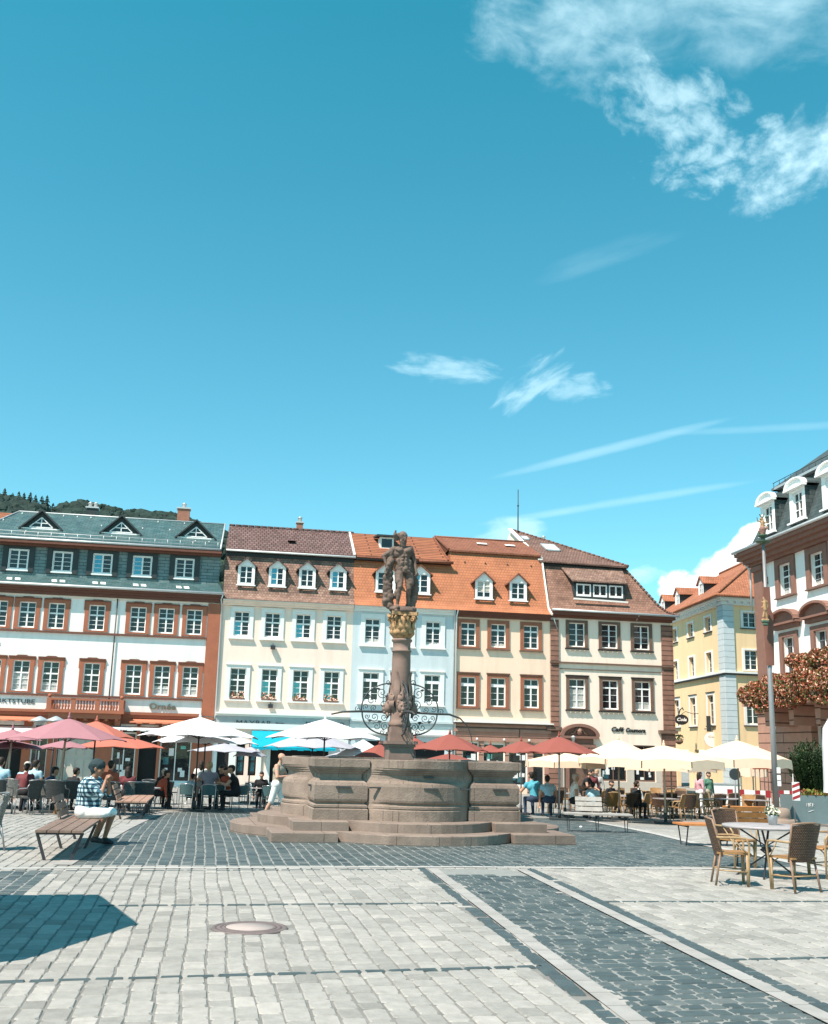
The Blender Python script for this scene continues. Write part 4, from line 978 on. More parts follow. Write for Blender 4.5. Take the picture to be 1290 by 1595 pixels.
b.box(14.97, 15.08, -14, .10, 3.0, 8.85); each(b, 'quoin', M['quoin'], E_)
b = MB(R)
for u0, u1 in ((7.84, 8.38), (14.34, 15.1)): b.box(u0, u1, .001, .20, 6.465, 6.555); b.box(u0 - .25, u1 + .06, .001, .26, 2.825, 2.995)
b.box(8.39, 14.33, .001, .12, 6.47, 6.55); b.box(8.39, 14.33, .001, .05, 6.15, 6.19); each(b, 'string_course', M['brownstone'], E_)
b = MB(R); b.box(7.88, 15.05, .001, .16, 8.98, 9.12); b.box(7.88, 15.15, -.2, .38, 9.121, 9.30); b.build('cornice', M['soffit'], E_)
b = MB(R); b.tube([(7.84, .48, 9.37), (15.35, .48, 9.33)], .07); b.tube([(12.95, .45, 9.30), (12.88, .12, 9.0)], .03); b.tube([(7.95, .3, 8.95), (8.25, .12, 8.3)], .03); b.build('gutter', M['zinc'], E_)
b = MB(R); EM = [(9.34, .46), (9.55, .0), (9.95, -.32), (12.2, -1.5)]; rt = [15.32, 14.85, 14.45, 12.92]; bk = [-14.4, -14.2, -13.9, -12.6]
for i in range(3):
    (z0, n0), (z1, n1) = EM[i], EM[i + 1]
    b.q([(7.86, n0, z0), (rt[i], n0, z0), (rt[i + 1], n1, z1), (7.86, n1, z1)])
    b.q([(rt[i], n0, z0), (rt[i], bk[i], z0), (rt[i + 1], bk[i + 1], z1), (rt[i + 1], n1, z1)])
    b.q([(7.86, n0, z0), (7.86, n1, z1), (7.86, bk[i + 1], z1), (7.86, bk[i], z0)])
b.q([(7.86, .46, 9.34), (7.86, -14.4, 9.34), (15.32, -14.4, 9.34), (15.32, .46, 9.34)])
b.build('mansard_roof', M['cafetile'], E_)
b = MB(R)
for i in range(3):
    for k in range((6, 4, 12)[i]):
        K_ = (6, 4, 12)[i]; t0, t1 = k / K_, (k + .8) / K_
        l = lambda t: (rt[i] + (rt[i + 1] - rt[i]) * t, EM[i][1] + (EM[i + 1][1] - EM[i][1]) * t, EM[i][0] + (EM[i + 1][0] - EM[i][0]) * t + .04)
        b.tube([l(t0), l(t1)], [.10, .07], k=6)
b.build('hip_tile', M['darktile'], E_)
b = MB(R); b.box(7.88, 12.9, -2.0, -1.45, 12.15, 12.34); b.build('soffit', M['blackpaint'], E_)  # black box paints in the shade below the upper eave
AP = (7.9, -8.0, 15.55)
b = MB(R); b.q([(7.62, -1.22, 12.40), (13.02, -1.22, 12.34), AP]); b.q([(13.02, -1.22, 12.34), (13.02, -14.8, 12.34), AP]); b.q([(7.62, -1.22, 12.30), (13.02, -1.22, 12.24), (13.02, -1.22, 12.34), (7.62, -1.22, 12.40)])
b.q([(13.02, -1.22, 12.24), (13.02, -14.8, 12.24), (13.02, -14.8, 12.34), (13.02, -1.22, 12.34)]); b.q([AP, (13.02, -14.8, 12.34), (7.62, -14.8, 12.34)])
b.build('roof', M['darktile'], E_)
b = MB(R)
for k in range(26):
    t0, t1 = k / 26, (k + .85) / 26; l = lambda t: (13.02 + (AP[0] - 13.02) * t, -1.22 + (AP[1] + 1.22) * t, 12.36 + (AP[2] - 12.34) * t)
    b.tube([l(t0), l(t1)], [.10, .08], k=6)
b.build('hip_tile', M['darktile'], E_)
b = MB(R); b.q([(7.85, -1.3, 12.3), (7.85, -8.0, 15.5), (7.85, -14.7, 12.3)]); b.build('gable', M['ivory'], E_)
b = MB(R); b.obox((7.70, -1.22, 12.42), (7.78, -8.0, 15.6), .28, .07); b.build('verge', M['ledgewhite'], E_)
EZ = lambda n: 12.40 + (-1.22 - n) * (15.55 - 12.4) / 6.78
def skyl(u0, u1, n0, n1, root, zf, m1=None):
    b = MB(R)
    for (x0, x1, y0, y1) in ((u0, u1, n0, n0 - .07), (u0, u1, n1 + .07, n1), (u0, u0 + .07, n0, n1), (u1 - .07, u1, n0, n1)):
        b.mesh([(x0, y0, zf(y0) + .02), (x1, y0, zf(y0) + .02), (x1, y1, zf(y1) + .02), (x0, y1, zf(y1) + .02), (x0, y0, zf(y0) + .10), (x1, y0, zf(y0) + .10), (x1, y1, zf(y1) + .10), (x0, y1, zf(y1) + .10)], [(4, 5, 6, 7), (0, 1, 5, 4), (1, 2, 6, 5), (2, 3, 7, 6), (3, 0, 4, 7)], 0, False)
    w = b.build('skylight', M['zinc'], root)
    b = MB(R); b.q([(u0 + .07, n0 - .07, zf(n0 - .07) + .06), (u1 - .07, n0 - .07, zf(n0 - .07) + .06), (u1 - .07, n1 + .07, zf(n1 + .07) + .06), (u0 + .07, n1 + .07, zf(n1 + .07) + .06)]); b.build('pane', m1 or M['offwhite'], w)
skyl(8.75, 9.65, -3.4, -4.7, E_, EZ); skyl(7.95, 8.4, -5.6, -6.3, E_, EZ)
chimney(E_, R, 10.2, -8.5, .8, .5, 13.5, 15.0, M['slateside'], 1)
b = MB(R); b.tube([(8.15, -7.4, 15.0), (8.15, -7.4, 18.1)], [.045, .03], k=6); b.tube([(8.15, -7.4, 17.0), (8.15, -7.4, 17.06)], .07, k=6); b.build('antenna', M['steel'], E_)
for k, (u, n, z) in enumerate(((7.35, -6.6, 14.1), (7.2, -7.6, 14.2), (7.45, -5.6, 13.9))):
    b = MB(R); b.mesh([(u + .3 * cos(a) * r_, n + .25 * (1 - r_ * r_) * .4 - .1, z + .42 * sin(a) * r_) for r_ in (.05, .6, 1) for a in [2 * pi * j / 12 for j in range(12)]], [(i * 12 + j, i * 12 + (j + 1) % 12, (i + 1) * 12 + (j + 1) % 12, (i + 1) * 12 + j) for i in range(2) for j in range(12)], 0)
    b.tube([(u, n - .1, z), (7.85, n - .15, z - .2)], .025, k=5); b.tube([(u, n - .1, z - .3), (u, n + .4, z)], .015, k=5); b.build('satellite_dish', M['blackpaint'], E_)
# shed dormer with three windows
b = MB(R); nf = -.42
b.q([(9.4, nf, 10.18), (12.45, nf, 10.18), (12.45, nf, 10.3), (9.4, nf, 10.3)])
for x0, x1 in ((9.4, 9.55), (10.42, 10.55), (11.38, 11.5), (12.34, 12.45)): b.q([(x0, nf, 10.3), (x1, nf, 10.3), (x1, nf, 11.1), (x0, nf, 11.1)])
b.q([(9.4, nf, 11.0), (12.45, nf, 11.0), (12.45, nf, 11.25), (9.4, nf, 11.25)])
for x in (9.4, 12.45): b.q([(x, nf, 10.18), (x, nf, 11.25), (x, -1.45, 12.1), (x, -1.2, 11.6)])
b.mesh([(9.25, -.2, 11.12), (12.5, -.2, 11.12), (12.75, -1.46, 12.12), (8.95, -1.46, 12.12), (9.25, -.2, 11.2), (12.5, -.2, 11.2), (12.75, -1.46, 12.2), (8.95, -1.46, 12.2)], [(4, 5, 6, 7), (0, 1, 5, 4), (3, 2, 1, 0), (0, 4, 7, 3), (1, 2, 6, 5)], 1, False)
sd = b.build('dormer', [M['slateside'], M['oldtile']], E_)
for x0, x1 in ((9.55, 10.42), (10.55, 11.38), (11.5, 12.34)):
    s = MB(R); s.box(x0, x1, nf - .05, nf + .02, 10.32, 10.44); s.box(x0, x1, nf - .05, nf + .02, 10.96, 11.03); s.box(x0, x0 + .07, nf - .05, nf + .02, 10.44, 10.96); s.box(x1 - .07, x1, nf - .05, nf + .02, 10.44, 10.96); s.box((x0 + x1) / 2 - .04, (x0 + x1) / 2 + .04, nf - .05, nf + .02, 10.44, 10.96)
    s.build('sash', M['winwhite'], sd)
b = MB(R); b.q([(9.5, nf - .06, 10.2), (12.4, nf - .06, 10.2), (12.4, nf - .06, 11.1), (9.5, nf - .06, 11.1)]); b.build('pane', M['glass'], sd)
b = MB(R); b.obox((9.3, -.12, 10.12), (12.5, -.12, 10.06), .14, .10); b.build('dormer_sill', M['ledgewhite'], E_)
# portal
b = MB(R)
b.box(8.65, 8.85, .001, .22, GZ, 1.95); b.box(10.0, 10.2, .001, .22, GZ, 1.95); b.box(8.5, 10.36, .001, .24, 1.951, 2.12); b.box(8.62, 10.24, .001, .18, 2.121, 2.42); b.box(8.36, 10.52, .001, .36, 2.421, 2.55)
arc = [(9.44 + 1.12 * cos(a), 2.55 + .66 * sin(a)) for a in [pi * k / 14 for k in range(15)]]; arc2 = [(9.44 + .92 * cos(a), 2.55 + .50 * sin(a)) for a in [pi * k / 14 for k in range(15)]]
for i in range(14):
    b.mesh([(arc[i][0], .001, arc[i][1]), (arc[i + 1][0], .001, arc[i + 1][1]), (arc2[i + 1][0], .001, arc2[i + 1][1]), (arc2[i][0], .001, arc2[i][1]), (arc[i][0], .36, arc[i][1]), (arc[i + 1][0], .36, arc[i + 1][1]), (arc2[i + 1][0], .36, arc2[i + 1][1]), (arc2[i][0], .36, arc2[i][1])], [(4, 5, 6, 7), (0, 1, 5, 4), (2, 3, 7, 6)], 0, False)
b.prism(arc2, .001, .12); po = b.build('portal', M['brownred'], E_, fixn=True)
b = MB(R); b.sph((9.44, .2, 2.82), .16, rz=.22, k=10); b.tube([(8.9, .15, 2.62), (9.15, .18, 2.72), (9.3, .2, 2.95), (9.44, .2, 3.02), (9.58, .2, 2.95), (9.73, .18, 2.72), (9.98, .15, 2.62)], .05, k=6); b.build('cartouche', M['rust'], po)
b = MB(R); b.box(8.85, 10.0, -.2, -.12, GZ, 1.9); b.build('door', M['brownstone'], E_)
b = MB(R)
for (u, z) in ((8.2, 2.35), (9.0, 2.35)):
    b.lathe((u, .45, z - .2), [(.05, 0), (.12, .3), (.13, .31), (.14, .34), (.03, .42)], 0, 6); b.tube([(u, .0, z - .25), (u, .45, z - .2)], .02, k=5)
b.build('wall_lantern', M['zinc'], E_)
shopwin(E_, R, 10.7, 12.2, .2, 1.95, n=-.1, k=2, mats=M['brownstone'], seed=31); shopwin(E_, R, 12.62, 13.88, .2, 2.15, n=-.1, k=2, mats=M['brownstone'], seed=32)
b = MB(R); b.box(10.4, 12.45, .001, .03, GZ, .18); b.box(12.2, 12.62, .001, .035, GZ, 1.95); b.box(10.3, 10.7, .001, .035, GZ, 1.95); b.box(12.55, 14.3, .001, .04, GZ, .19); b.box(13.9, 14.3, .001, .035, .2, 1.95); b.build('ground_floor_render', M['beige'], E_)
text(E_, R, 'Café', 11.35, .03, 2.86, .34, M['blackpaint'], .015, shear=.3, width=.72, bold=.010)
text(E_, R, 'Coumora', 12.18, .03, 2.84, .33, M['blackpaint'], .015, shear=.3, width=1.15, bold=.010)
b = MB(R)
for u in (9.40, 11.32, 13.22):
    for z in (7.2, 3.82):
        for d in (-.42, -.14, .14, .42): b.box(u + d - .02, u + d + .02, .001, .12, z - .03, z + .03)
each(b, 'sill_bracket', M['ivory'], E_)

# ---- yellow corner house
FO = Vector((22.64, 76.0, 0)); fa = rad(-3.3); FL = Frame(FO, (sin(fa), cos(fa), 0), N=(-cos(fa), sin(fa), 0)); FR = Frame(FO, (cos(rad(12)), sin(rad(12)), 0))
F = thing('corner_house', 'yellow corner house with pale grey quoins and red hipped roof', 'house', (22.64, 76, -.6))
hl = []
for u in (3.4, 7.5, 11.65, 15.8): 
    hl.append(window(F, FL, u - .85, u + .85, 10.97, 12.25, (.25, .25, .06, .15), (0, 3), M['white'], proud=.05, rec=.25, sillm=M['blackpaint']))
    hl.append(window(F, FL, u - .85, u + .85, 7.85, 9.55, (.25, .25, .06, .12), (0, 4), M['white'], proud=.05, rec=.25, sill=False))
    hl.append(window(F, FL, u - .9, u + .9, 4.04, 6.45, (.25, .25, .08, .18), (1, 3), M['white'], proud=.05, rec=.25, brow=True, sillm=M['blackpaint']))
wall(F, FL, .01, 20, -.6, 12.9, hl + [(5.2, 7.4, -.6, 2.3), (9, 12, -.6, 2.3)], M['yellow'], deep=.4, rec=.3, sides=False)
hr = []
for u in (2.05, 5.3, 8.6):
    hr.append(window(F, FR, u - .72, u + .72, 10.97, 12.25, (.2, .2, .06, .12), (0, 3), M['white'], proud=.05, rec=.2, sillm=M['blackpaint']))
    hr.append(window(F, FR, u - .72, u + .72, 7.9, 9.5, (.2, .2, .06, .12), (0, 4), M['white'], proud=.05, rec=.2, sill=False))
    hr.append(window(F, FR, u - .75, u + .75, 4.04, 6.4, (.2, .2, .08, .15), (1, 3), M['white'], proud=.05, rec=.2, sillm=M['blackpaint']))
wall(F, FR, 0.01, 12, -.6, 12.9, hr + [(1.2, 3.2, .5, 2.6)], M['yellow'], deep=.4, rec=.3, sides=False)
b = MB(FL); b.box(0, 1.05, .001, .12, -.6, 7.55); b.box(0, 1.05, .001, .12, 7.82, 12.6); each(b, 'quoin', M['greyq'], F)
b = MB(FR); b.box(-.12, .72, .001, .12, -.6, 7.55); b.box(-.12, .72, .001, .12, 7.82, 12.6); each(b, 'quoin', M['greyq'], F)
b = MB(FL); b.box(0, 20, .001, .2, 7.56, 7.68); each(b, 'string_course', M['blackpaint'], F)
b = MB(FR); b.box(-.2, 12, .001, .2, 7.56, 7.68); each(b, 'string_course', M['blackpaint'], F)
b = MB(FL); b.box(0, 20, .001, .2, 7.681, 7.81); b.box(0, 20, .001, .25, 12.6, 12.85); b.box(0, 20, .001, .45, 12.851, 13.0); b.box(0, 20, .001, .65, 13.001, 13.15)
for k in range(34): b.box(.4 + k * .58, .7 + k * .58, .251, .42, 12.70, 12.849)
b.build('cornice', M['offwhite'], F)
b = MB(FR); b.box(-.2, 12, .001, .2, 7.681, 7.81); b.box(-.25, 12, .001, .25, 12.6, 12.85); b.box(-.45, 12, .001, .45, 12.851, 13.0); b.box(-.65, 12, .001, .65, 13.001, 13.15)
for k in range(20): b.box(.2 + k * .58, .5 + k * .58, .251, .42, 12.70, 12.849)
b.build('cornice', M['offwhite'], F)
e0 = FO + FL.N * .75 + FR.N * .75; e0.z = 13.2
def W(u, r, z): p = FO + FL.D * u + FR.D * r; return Vector((p.x, p.y, z))
e0 = W(-.8, -.8, 13.2); e1 = W(20.8, -.8, 13.2); e2 = W(-.8, 12.8, 13.2); e3 = W(20.8, 12.8, 13.2); r0 = W(5.4, 5.6, 17.6); r1 = W(15, 5.6, 17.6)
b = MB(); b.face([e0, r0, r1, e1]); b.face([e0, e2, r0]); b.face([e2, e3, r1, r0]); b.face([e1, r1, e3]); b.face([e0, e1, e3, e2]); b.build('roof', M['ftile'], F)
b = MB()
for p, q in ((e0, r0), (e2, r0), (r0, r1)): b.tube([p + Vector((0, 0, .05)), q + Vector((0, 0, .05))], .12, k=6)
b.tube([e0 + Vector((0, 0, -.02)), e1 + Vector((0, 0, -.02))], .13, k=6); b.tube([e0 + Vector((0, 0, -.02)), e2 + Vector((0, 0, -.02))], .13, k=6); b.build('ridge', M['ftile'], F)
for u in (8.1, 14.3, 18.6):
    dormer(F, FL, u - .62, u + .62, 14.1, 15.55, -1.15, 16.05, -4.2, M['slateside'], M['ftile'], (0, 3), over=.2, g=.25)
# signs on the yellow house
def disc(f, u, n, z, ru, rz, th, m, root, name, k=24, axis='u'):
    b = MB(f); P = [(ru * cos(2 * pi * i / k), rz * sin(2 * pi * i / k)) for i in range(k)]
    if axis == 'u': b.prism([(u + x, z + y) for x, y in P], n, n + th)
    return b.build(name, m, root, fixn=True)
# hanging signs and plants of the yellow house stand off its street wall
FLP = Frame(FO, tuple(FL.N), N=tuple(FL.D))                             # a frame across the street wall
def hang(u, name, label, cat, n0=.0): return thing(name, label, cat, tuple(FL.P(u, n0, 5)))
sg = hang(6.2, 'hanging_sign', 'round black hanging sign with white script under an iron bracket on the yellow house', 'sign')
p = at(1062, 1121, 82)
b = MB(); k = 24; r = .48
b.mesh([(p.x + r * 1.1 * cos(2 * pi * i / k), p.y + y, p.z + r * .82 * sin(2 * pi * i / k)) for y in (0, .06) for i in range(k)], [tuple(range(k)), tuple(range(2 * k - 1, k - 1, -1))] + [(i, (i + 1) % k, (i + 1) % k + k, i + k) for i in range(k)], 0, False)
b.tube([(p.x - .2, p.y, p.z + .4), (p.x - .1, p.y, p.z + .75), (p.x + .1, p.y, p.z + .9), (p.x + .15, p.y, p.z + .7)], .05, k=6); b.tube([(p.x, p.y, p.z + .4), (p.x + .3, p.y, p.z + .62), (p.x + .9, p.y, p.z + .45), (p.x + 1.3, p.y, p.z + .5)], .025, k=5)
b.build('sign_board', M['blackpaint'], sg)
IF = Frame((p.x - .36, p.y - .01, 0), (1, 0, 0), N=(0, -1, 0), zw=p.z - .1)
text(sg, IF, 'Cola', 0, .012, 0, .34, M['barwhite'], .004, shear=.3, width=.74, bold=.012)
sg = hang(3.6, 'hanging_sign', 'round white hanging sign with faint lettering above the rightmost cream parasol', 'sign')
p = at(1111, 1152, 79)
b = MB(); b.mesh([(p.x + .62 * cos(2 * pi * i / k), p.y + y, p.z + .55 * sin(2 * pi * i / k)) for y in (0, .12) for i in range(k)], [tuple(range(k)), tuple(range(2 * k - 1, k - 1, -1))] + [(i, (i + 1) % k, (i + 1) % k + k, i + k) for i in range(k)], 0, False); b.build('sign_board', M['barwhite'], sg)
b = MB(); b.tube([(p.x - .6, p.y + .06, p.z + .75), (p.x + .9, p.y + .06, p.z + .75)], .03, k=5); b.tube([(p.x + .85, p.y + .06, p.z + .1), (p.x + .85, p.y + .06, p.z + 1.2)], .04, k=5); b.box(p.x - .42, p.x - .12, p.y + .02, p.y + .1, p.z + .56, p.z + 1.7); b.build('bracket', M['slateside'], sg)
IF = Frame((p.x - .36, p.y - .01, 0), (1, 0, 0), N=(0, -1, 0), zw=p.z + .16); text(sg, IF, 'Café', 0, .012, 0, .2, M['zinc'], .004, width=.7)
def leafclump(b, c, rx, ry, rz, n, s, ms, rnd, shell=.5, droop=0):
    for _ in range(n):
        while True:
            v = Vector((rnd.uniform(-1, 1), rnd.uniform(-1, 1), rnd.uniform(-1, 1)))
            if .05 < v.length <= 1: break
        v = v.normalized() * (v.length ** shell)
        p = Vector((c[0] + v.x * rx, c[1] + v.y * ry, c[2] + v.z * rz)); d = Vector((rnd.gauss(0, 1), rnd.gauss(0, 1), rnd.gauss(0, .7))).normalized(); a = d.orthogonal().normalized(); w = d.cross(a)
        ang = rnd.uniform(0, pi); a, w = a * cos(ang) + w * sin(ang), w * cos(ang) - a * sin(ang); q = s * rnd.uniform(.6, 1.35)
        b.face([p - a * q, p + w * q * .45, p + a * q, p - w * q * .45], ms(v, rnd) if callable(ms) else ms)
hb = thing('hanging_plant', 'leafy plant in a wall basket between the quoin and the round black sign', 'plant', tuple(at(1058, 1150, 81)))
p = at(1058, 1150, 81); b = MB(); rnd = random.Random(5); leafclump(b, p, .38, .3, .28, 90, .10, 0, rnd); b.build('foliage', M['leaf'], hb)
b = MB(); b.lathe((p.x, p.y, p.z - .45), [(.1, 0), (.28, .12), (.32, .3), (.02, .31)], 0, 10); b.build('basket', M['brownstone'], hb)

# ---- town hall
GO = Vector((19.9, 60.0, 0)); GF = Frame(GO, (0.13052619, -0.99144486, 0), N=(-0.99144486, -0.13052619, 0))
G = thing('town_hall', 'white baroque town hall with banded red stone base and slate mansard roof', 'town hall', (19.9, 60, -.6))
hs = []
for i in range(4):
    u = 3.45 + 3.42 * i
    hs.append(window(G, GF, u - 1.1, u + 1.1, 10.38, 12.52, (.42, .42, .08, .34), (2, 3), M['brownred'], proud=.12, rec=.22, sillm=M['brownstone'], curt=.25 if i % 2 else .4))
    hs.append(window(G, GF, u - 1.0, u + 1.0, 5.2, 8.45, (.36, .36, .1, .26), (2, 4), M['brownred'], proud=.12, rec=.22, sill=False))
    b = MB(GF)
    P = [(u - 1.45, 8.95), (u + 1.45, 8.95)] + [(u + 1.45 * cos(a), 8.95 + .62 * sin(a)) for a in [pi * k / 12 for k in range(1, 12)]]
    b.prism(P, .001, .20); P2 = [(u + 1.45 * cos(a), 8.95 + .62 * sin(a)) for a in [pi * k / 12 for k in range(13)]]
    for a0, a1 in zip(P2, P2[1:]): b.obox((a0[0], .25, a0[1] + .03), (a1[0], .25, a1[1] + .03), .13, .46, up=GF.N)
    b.box(u - 1.5, u + 1.5, .001, .42, 8.84, 8.95); b.box(u - 1.3, u + 1.3, .001, .22, 8.62, 8.835)
    b.build('pediment', M['brownred'], G, fixn=True)
hs2 = [(5.9, 8.6, -.6, 3.4), (10.2, 12.8, -.6, 3.4)]
wall(G, GF, 0.01, 16, -.6, 12.9, hs + hs2, M['white'], deep=14, rec=.25)
b = MB(GF)
prev = -.05
for a, c, e, h in hs2 + [(16, 16, 0, 0)]:
    b.box(prev, a, .001, .35, -.6, 4.15); prev = c
b.box(-.05, 16, .001, .35, 3.4 + .76, 4.16 + .01); b.build('rusticated_base', M['rust'], G)
b = MB(GF); b.box(-.1, 16, .001, .45, 4.18, 4.40); b.build('string_course', M['brownred'], G)
b = MB(GF); b.box(-.02, 1.05, .001, .22, 4.40, 12.2); b.box(-.1, 1.15, .001, .32, 12.2, 12.5); b.build('corner_pilaster', M['brownred'], G)
b = MB(GF)
for k in range(17): b.box(1.051, 1.35 if k % 2 else 1.22, .001, .12, 4.45 + k * .46, 4.45 + k * .46 + .42)
each(b, 'quoin', M['rust'], G)
b = MB(GF); b.box(-.4, 16, .001, .3, 12.55, 12.72); b.box(-.6, 16, .001, .55, 12.721, 12.95); b.box(-.9, 16, -.5, .8, 12.951, 13.15); b.box(-.75, 16, -.5, 1.0, 13.151, 13.35)
b.build('cornice', M['brownred'], G)
b = MB(GF); b.tube([(-.8, 1.08, 13.42), (16, 1.08, 13.42)], .09); b.tube([(-.75, 1.0, 13.35), (-.7, .5, 12.9), (-.2, .32, 12.4), (-.2, .32, 10)], .06); b.build('gutter', M['ledtile'], G)
b = MB(GF)
b.q([(-.75, 1.05, 13.42), (16, 1.05, 13.42), (16, .1, 14.0), (-.2, .1, 14.0)]); b.q([(-.2, .1, 14.0), (16, .1, 14.0), (16, -.95, 16.9), (1.25, -.95, 16.9)])
b.q([(-.75, 1.05, 13.42), (-.2, .1, 14.0), (-.2, -13, 14.0), (-.75, -14, 13.42)]); b.q([(-.2, .1, 14), (1.25, -.95, 16.9), (1.25, -12.5, 16.9), (-.2, -13, 14)])
b.q([(1.0, -.65, 17.0), (16, -.65, 17.0), (16, -4.0, 19.6), (3.3, -4.0, 19.6)]); b.q([(1.0, -.65, 17.0), (3.3, -4.0, 19.6), (1.0, -12.8, 17)]); b.q([(3.3, -4.0, 19.6), (16, -4.0, 19.6), (16, -12.8, 17), (1, -12.8, 17)])
b.build('mansard_roof', M['slatefar'], G)
b = MB(GF); b.box(1.0, 16, -1.3, -.62, 16.86, 17.0); b.box(1.0, 1.4, -12.5, -.62, 16.86, 17.0); b.build('roof_cornice', M['zinc'], G)
b = MB(GF); b.tube([(1.1, -.7, 17.3), (16, -.7, 17.3)], .02, k=5)
for k in range(22): b.tube([(1.2 + k * .68, -.7, 17.0), (1.2 + k * .68, -.7, 17.32)], .018, k=5)
b.build('snow_guard', M['steel'], G)
for i in range(4):
    u = 1.98 + 3.42 * i; u0, u1 = u - .86, u + .86; n = .15
    b = MB(GF); a0, a1, z0, z1 = u - .50, u + .50, 14.28, 15.72
    for (x0, x1, y0, y1) in ((u0, a0, 14.15, 15.9), (a1, u1, 14.15, 15.9), (a0, a1, 14.15, z0), (a0, a1, z1, 15.9)): b.q([(x0, n, y0), (x1, n, y0), (x1, n, y1), (x0, n, y1)])
    for x in (a0, a1): b.q([(x, n, z0), (x, n - .2, z0), (x, n - .2, z1), (x, n, z1)])
    b.q([(a0, n, z1), (a1, n, z1), (a1, n - .2, z1), (a0, n - .2, z1)])
    arc = [(u + 1.0 * cos(a), 15.98 + .46 * sin(a)) for a in [pi * k / 12 for k in range(13)]]; b.prism(arc, n, n + .10)
    for p0, p1 in zip(arc, arc[1:]): b.obox((p0[0], n + .08, p0[1] + .02), (p1[0], n + .08, p1[1] + .02), .07, .30, up=GF.N)
    b.box(u - 1.05, u + 1.05, n - .02, n + .26, 15.88, 15.98); b.box(u - .95, u + .95, n - .02, n + .16, 14.05, 14.149)
    for x in (u0, u1): b.q([(x, n, 14.15), (x, n, 15.9), (x, -1.3, 15.9), (x, -.1, 14.15)], 1)
    for p0, p1 in zip(arc, arc[1:]): b.q([(p0[0], n - .05, p0[1] + .04), (p1[0], n - .05, p1[1] + .04), (p1[0], -1.8, p1[1] + .04), (p0[0], -1.8, p0[1] + .04)], 2)
    d = b.build('dormer', [M['winwhite'], M['slatefar'], M['slatefar']], G)
    s = MB(GF); q0, q1 = n - .16, n - .10
    s.box(a0, a0 + .08, q0, q1, z0, z1); s.box(a1 - .08, a1, q0, q1, z0, z1); s.box(a0 + .08, a1 - .08, q0, q1, z0, z0 + .08); s.box(a0 + .08, a1 - .08, q0, q1, z1 - .08, z1); s.box(u - .04, u + .04, q0, q1, z0 + .08, z1 - .08)
    for zz in (.33, .66): s.box(a0 + .08, a1 - .08, q0, q1 - .01, z0 + (z1 - z0) * zz - .02, z0 + (z1 - z0) * zz + .02)
    s.build('sash', M['winwhite'], d)
    p = MB(GF); p.q([(a0, n - .165, z0), (a1, n - .165, z0), (a1, n - .165, z1), (a0, n - .165, z1)]); p.build('pane', M['glass'], d)
b = MB(GF); b.box(2.9, 16, .35, 2.6, 4.42, 4.75); b.box(2.9, 3.2, .35, 2.6, 4.751, 5.5); b.box(2.9, 16, 2.35, 2.6, 4.751, 5.3); b.box(8.2, 16, 2.15, 2.55, 5.301, 5.75)
for k in range(5): b.prism([(4.1 + k * 2.6, 3.4), (4.5 + k * 2.6, 3.4), (4.6 + k * 2.6, 4.419), (4.0 + k * 2.6, 4.419)], .351, 1.9)
b.build('balcony', M['rust'], G)
b = MB(GF)
for a, c, e, h in hs2: b.box(a, c, -.22, -.18, e, h)
each(b, 'door', M['brownstone'], G)
# flower masses on the balcony
def flowers(b, pts, rnd):
    for (p, rx, ry, rz, n) in pts:
        leafclump(b, p, rx, ry, rz, int(n * 2.6), .075, lambda v, r: (0 if r.random() < .6 else 1) if r.random() < .82 else 2, rnd, .45)
for lab, q, q1, r_, nn_ in (('russet and pink flowers trailing in a thick row along the town hall balcony rail', GF.P(3.9, 2.75, 5.0), GF.P(13.6, 2.75, 5.38), .66, 13), ('upper bank of russet and pink flowers below the pedimented town hall windows', GF.P(8.5, 2.35, 6.3), GF.P(14.0, 2.35, 6.3), .52, 8)):
    rnd = random.Random(3 + nn_)
    t = thing('flower_box', lab, 'flower box', tuple(q.lerp(q1, .5)))
    b = MB(); b2 = MB(); b2.obox(tuple(q - Vector((0, 0, .42))), tuple(q1 - Vector((0, 0, .42))), .3, .3); b2.build('planter_box', M['brownstone'], t)
    pts = []
    for k in range(nn_):
        f = k / (nn_ - 1); c = q.lerp(q1, f) + Vector((rnd.uniform(-.1, .1), rnd.uniform(-.1, .1), rnd.uniform(-.14, .14))); rr = r_ * rnd.uniform(.85, 1.15) * (.7 if k == 0 else 1)
        pts.append((c, .48, .56, rr, 700 if r_ > .6 else 600))
        if r_ > .6 and k > 1: pts.append((c + Vector((0, 0, -.68)), .34, .32, .34, 140))
    flowers(b, pts, rnd); b.build('flowers', [M['leafred'], M['leafolive'], M['petal']], t)

# ---- wooded hills
def hillmesh(name, prof, D0, depth, seed):
    """terrain ridge whose skyline follows prof (photo px) at distance D0"""
    b = MB(); P = [at(x, y, D0) for x, y in prof]; n = 8
    rows = []
    for k in range(n + 1):
        t = k / n; rows.append([Vector((p.x * (1 - .25 * (1 - t)), D0 - depth * (1 - t), -1 + (p.z - 4) * (1 - (1 - t) ** 1.6) )) for p in P])
    rows.append([Vector((p.x * 1.1, D0 + depth, -1)) for p in P])
    vs = [v for r_ in rows for v in r_]; w = len(P)
    b.mesh(vs, [(i * w + j, i * w + j + 1, (i + 1) * w + j + 1, (i + 1) * w + j) for i in range(len(rows) - 1) for j in range(w - 1)], 0, True, False)
    b.build(name, M['hill'], kind='structure'); return rows
h1 = hillmesh('hill', [(-420, 715), (-250, 745), (-100, 764), (0, 787), (40, 794), (70, 802), (92, 814), (110, 840), (122, 880)], 640, 320, 1)
h2 = hillmesh('hill', [(20, 860), (85, 838), (100, 808), (112, 796), (134, 793), (165, 798), (200, 804), (235, 808), (270, 812), (300, 820), (340, 836), (420, 860)], 1050, 420, 2)
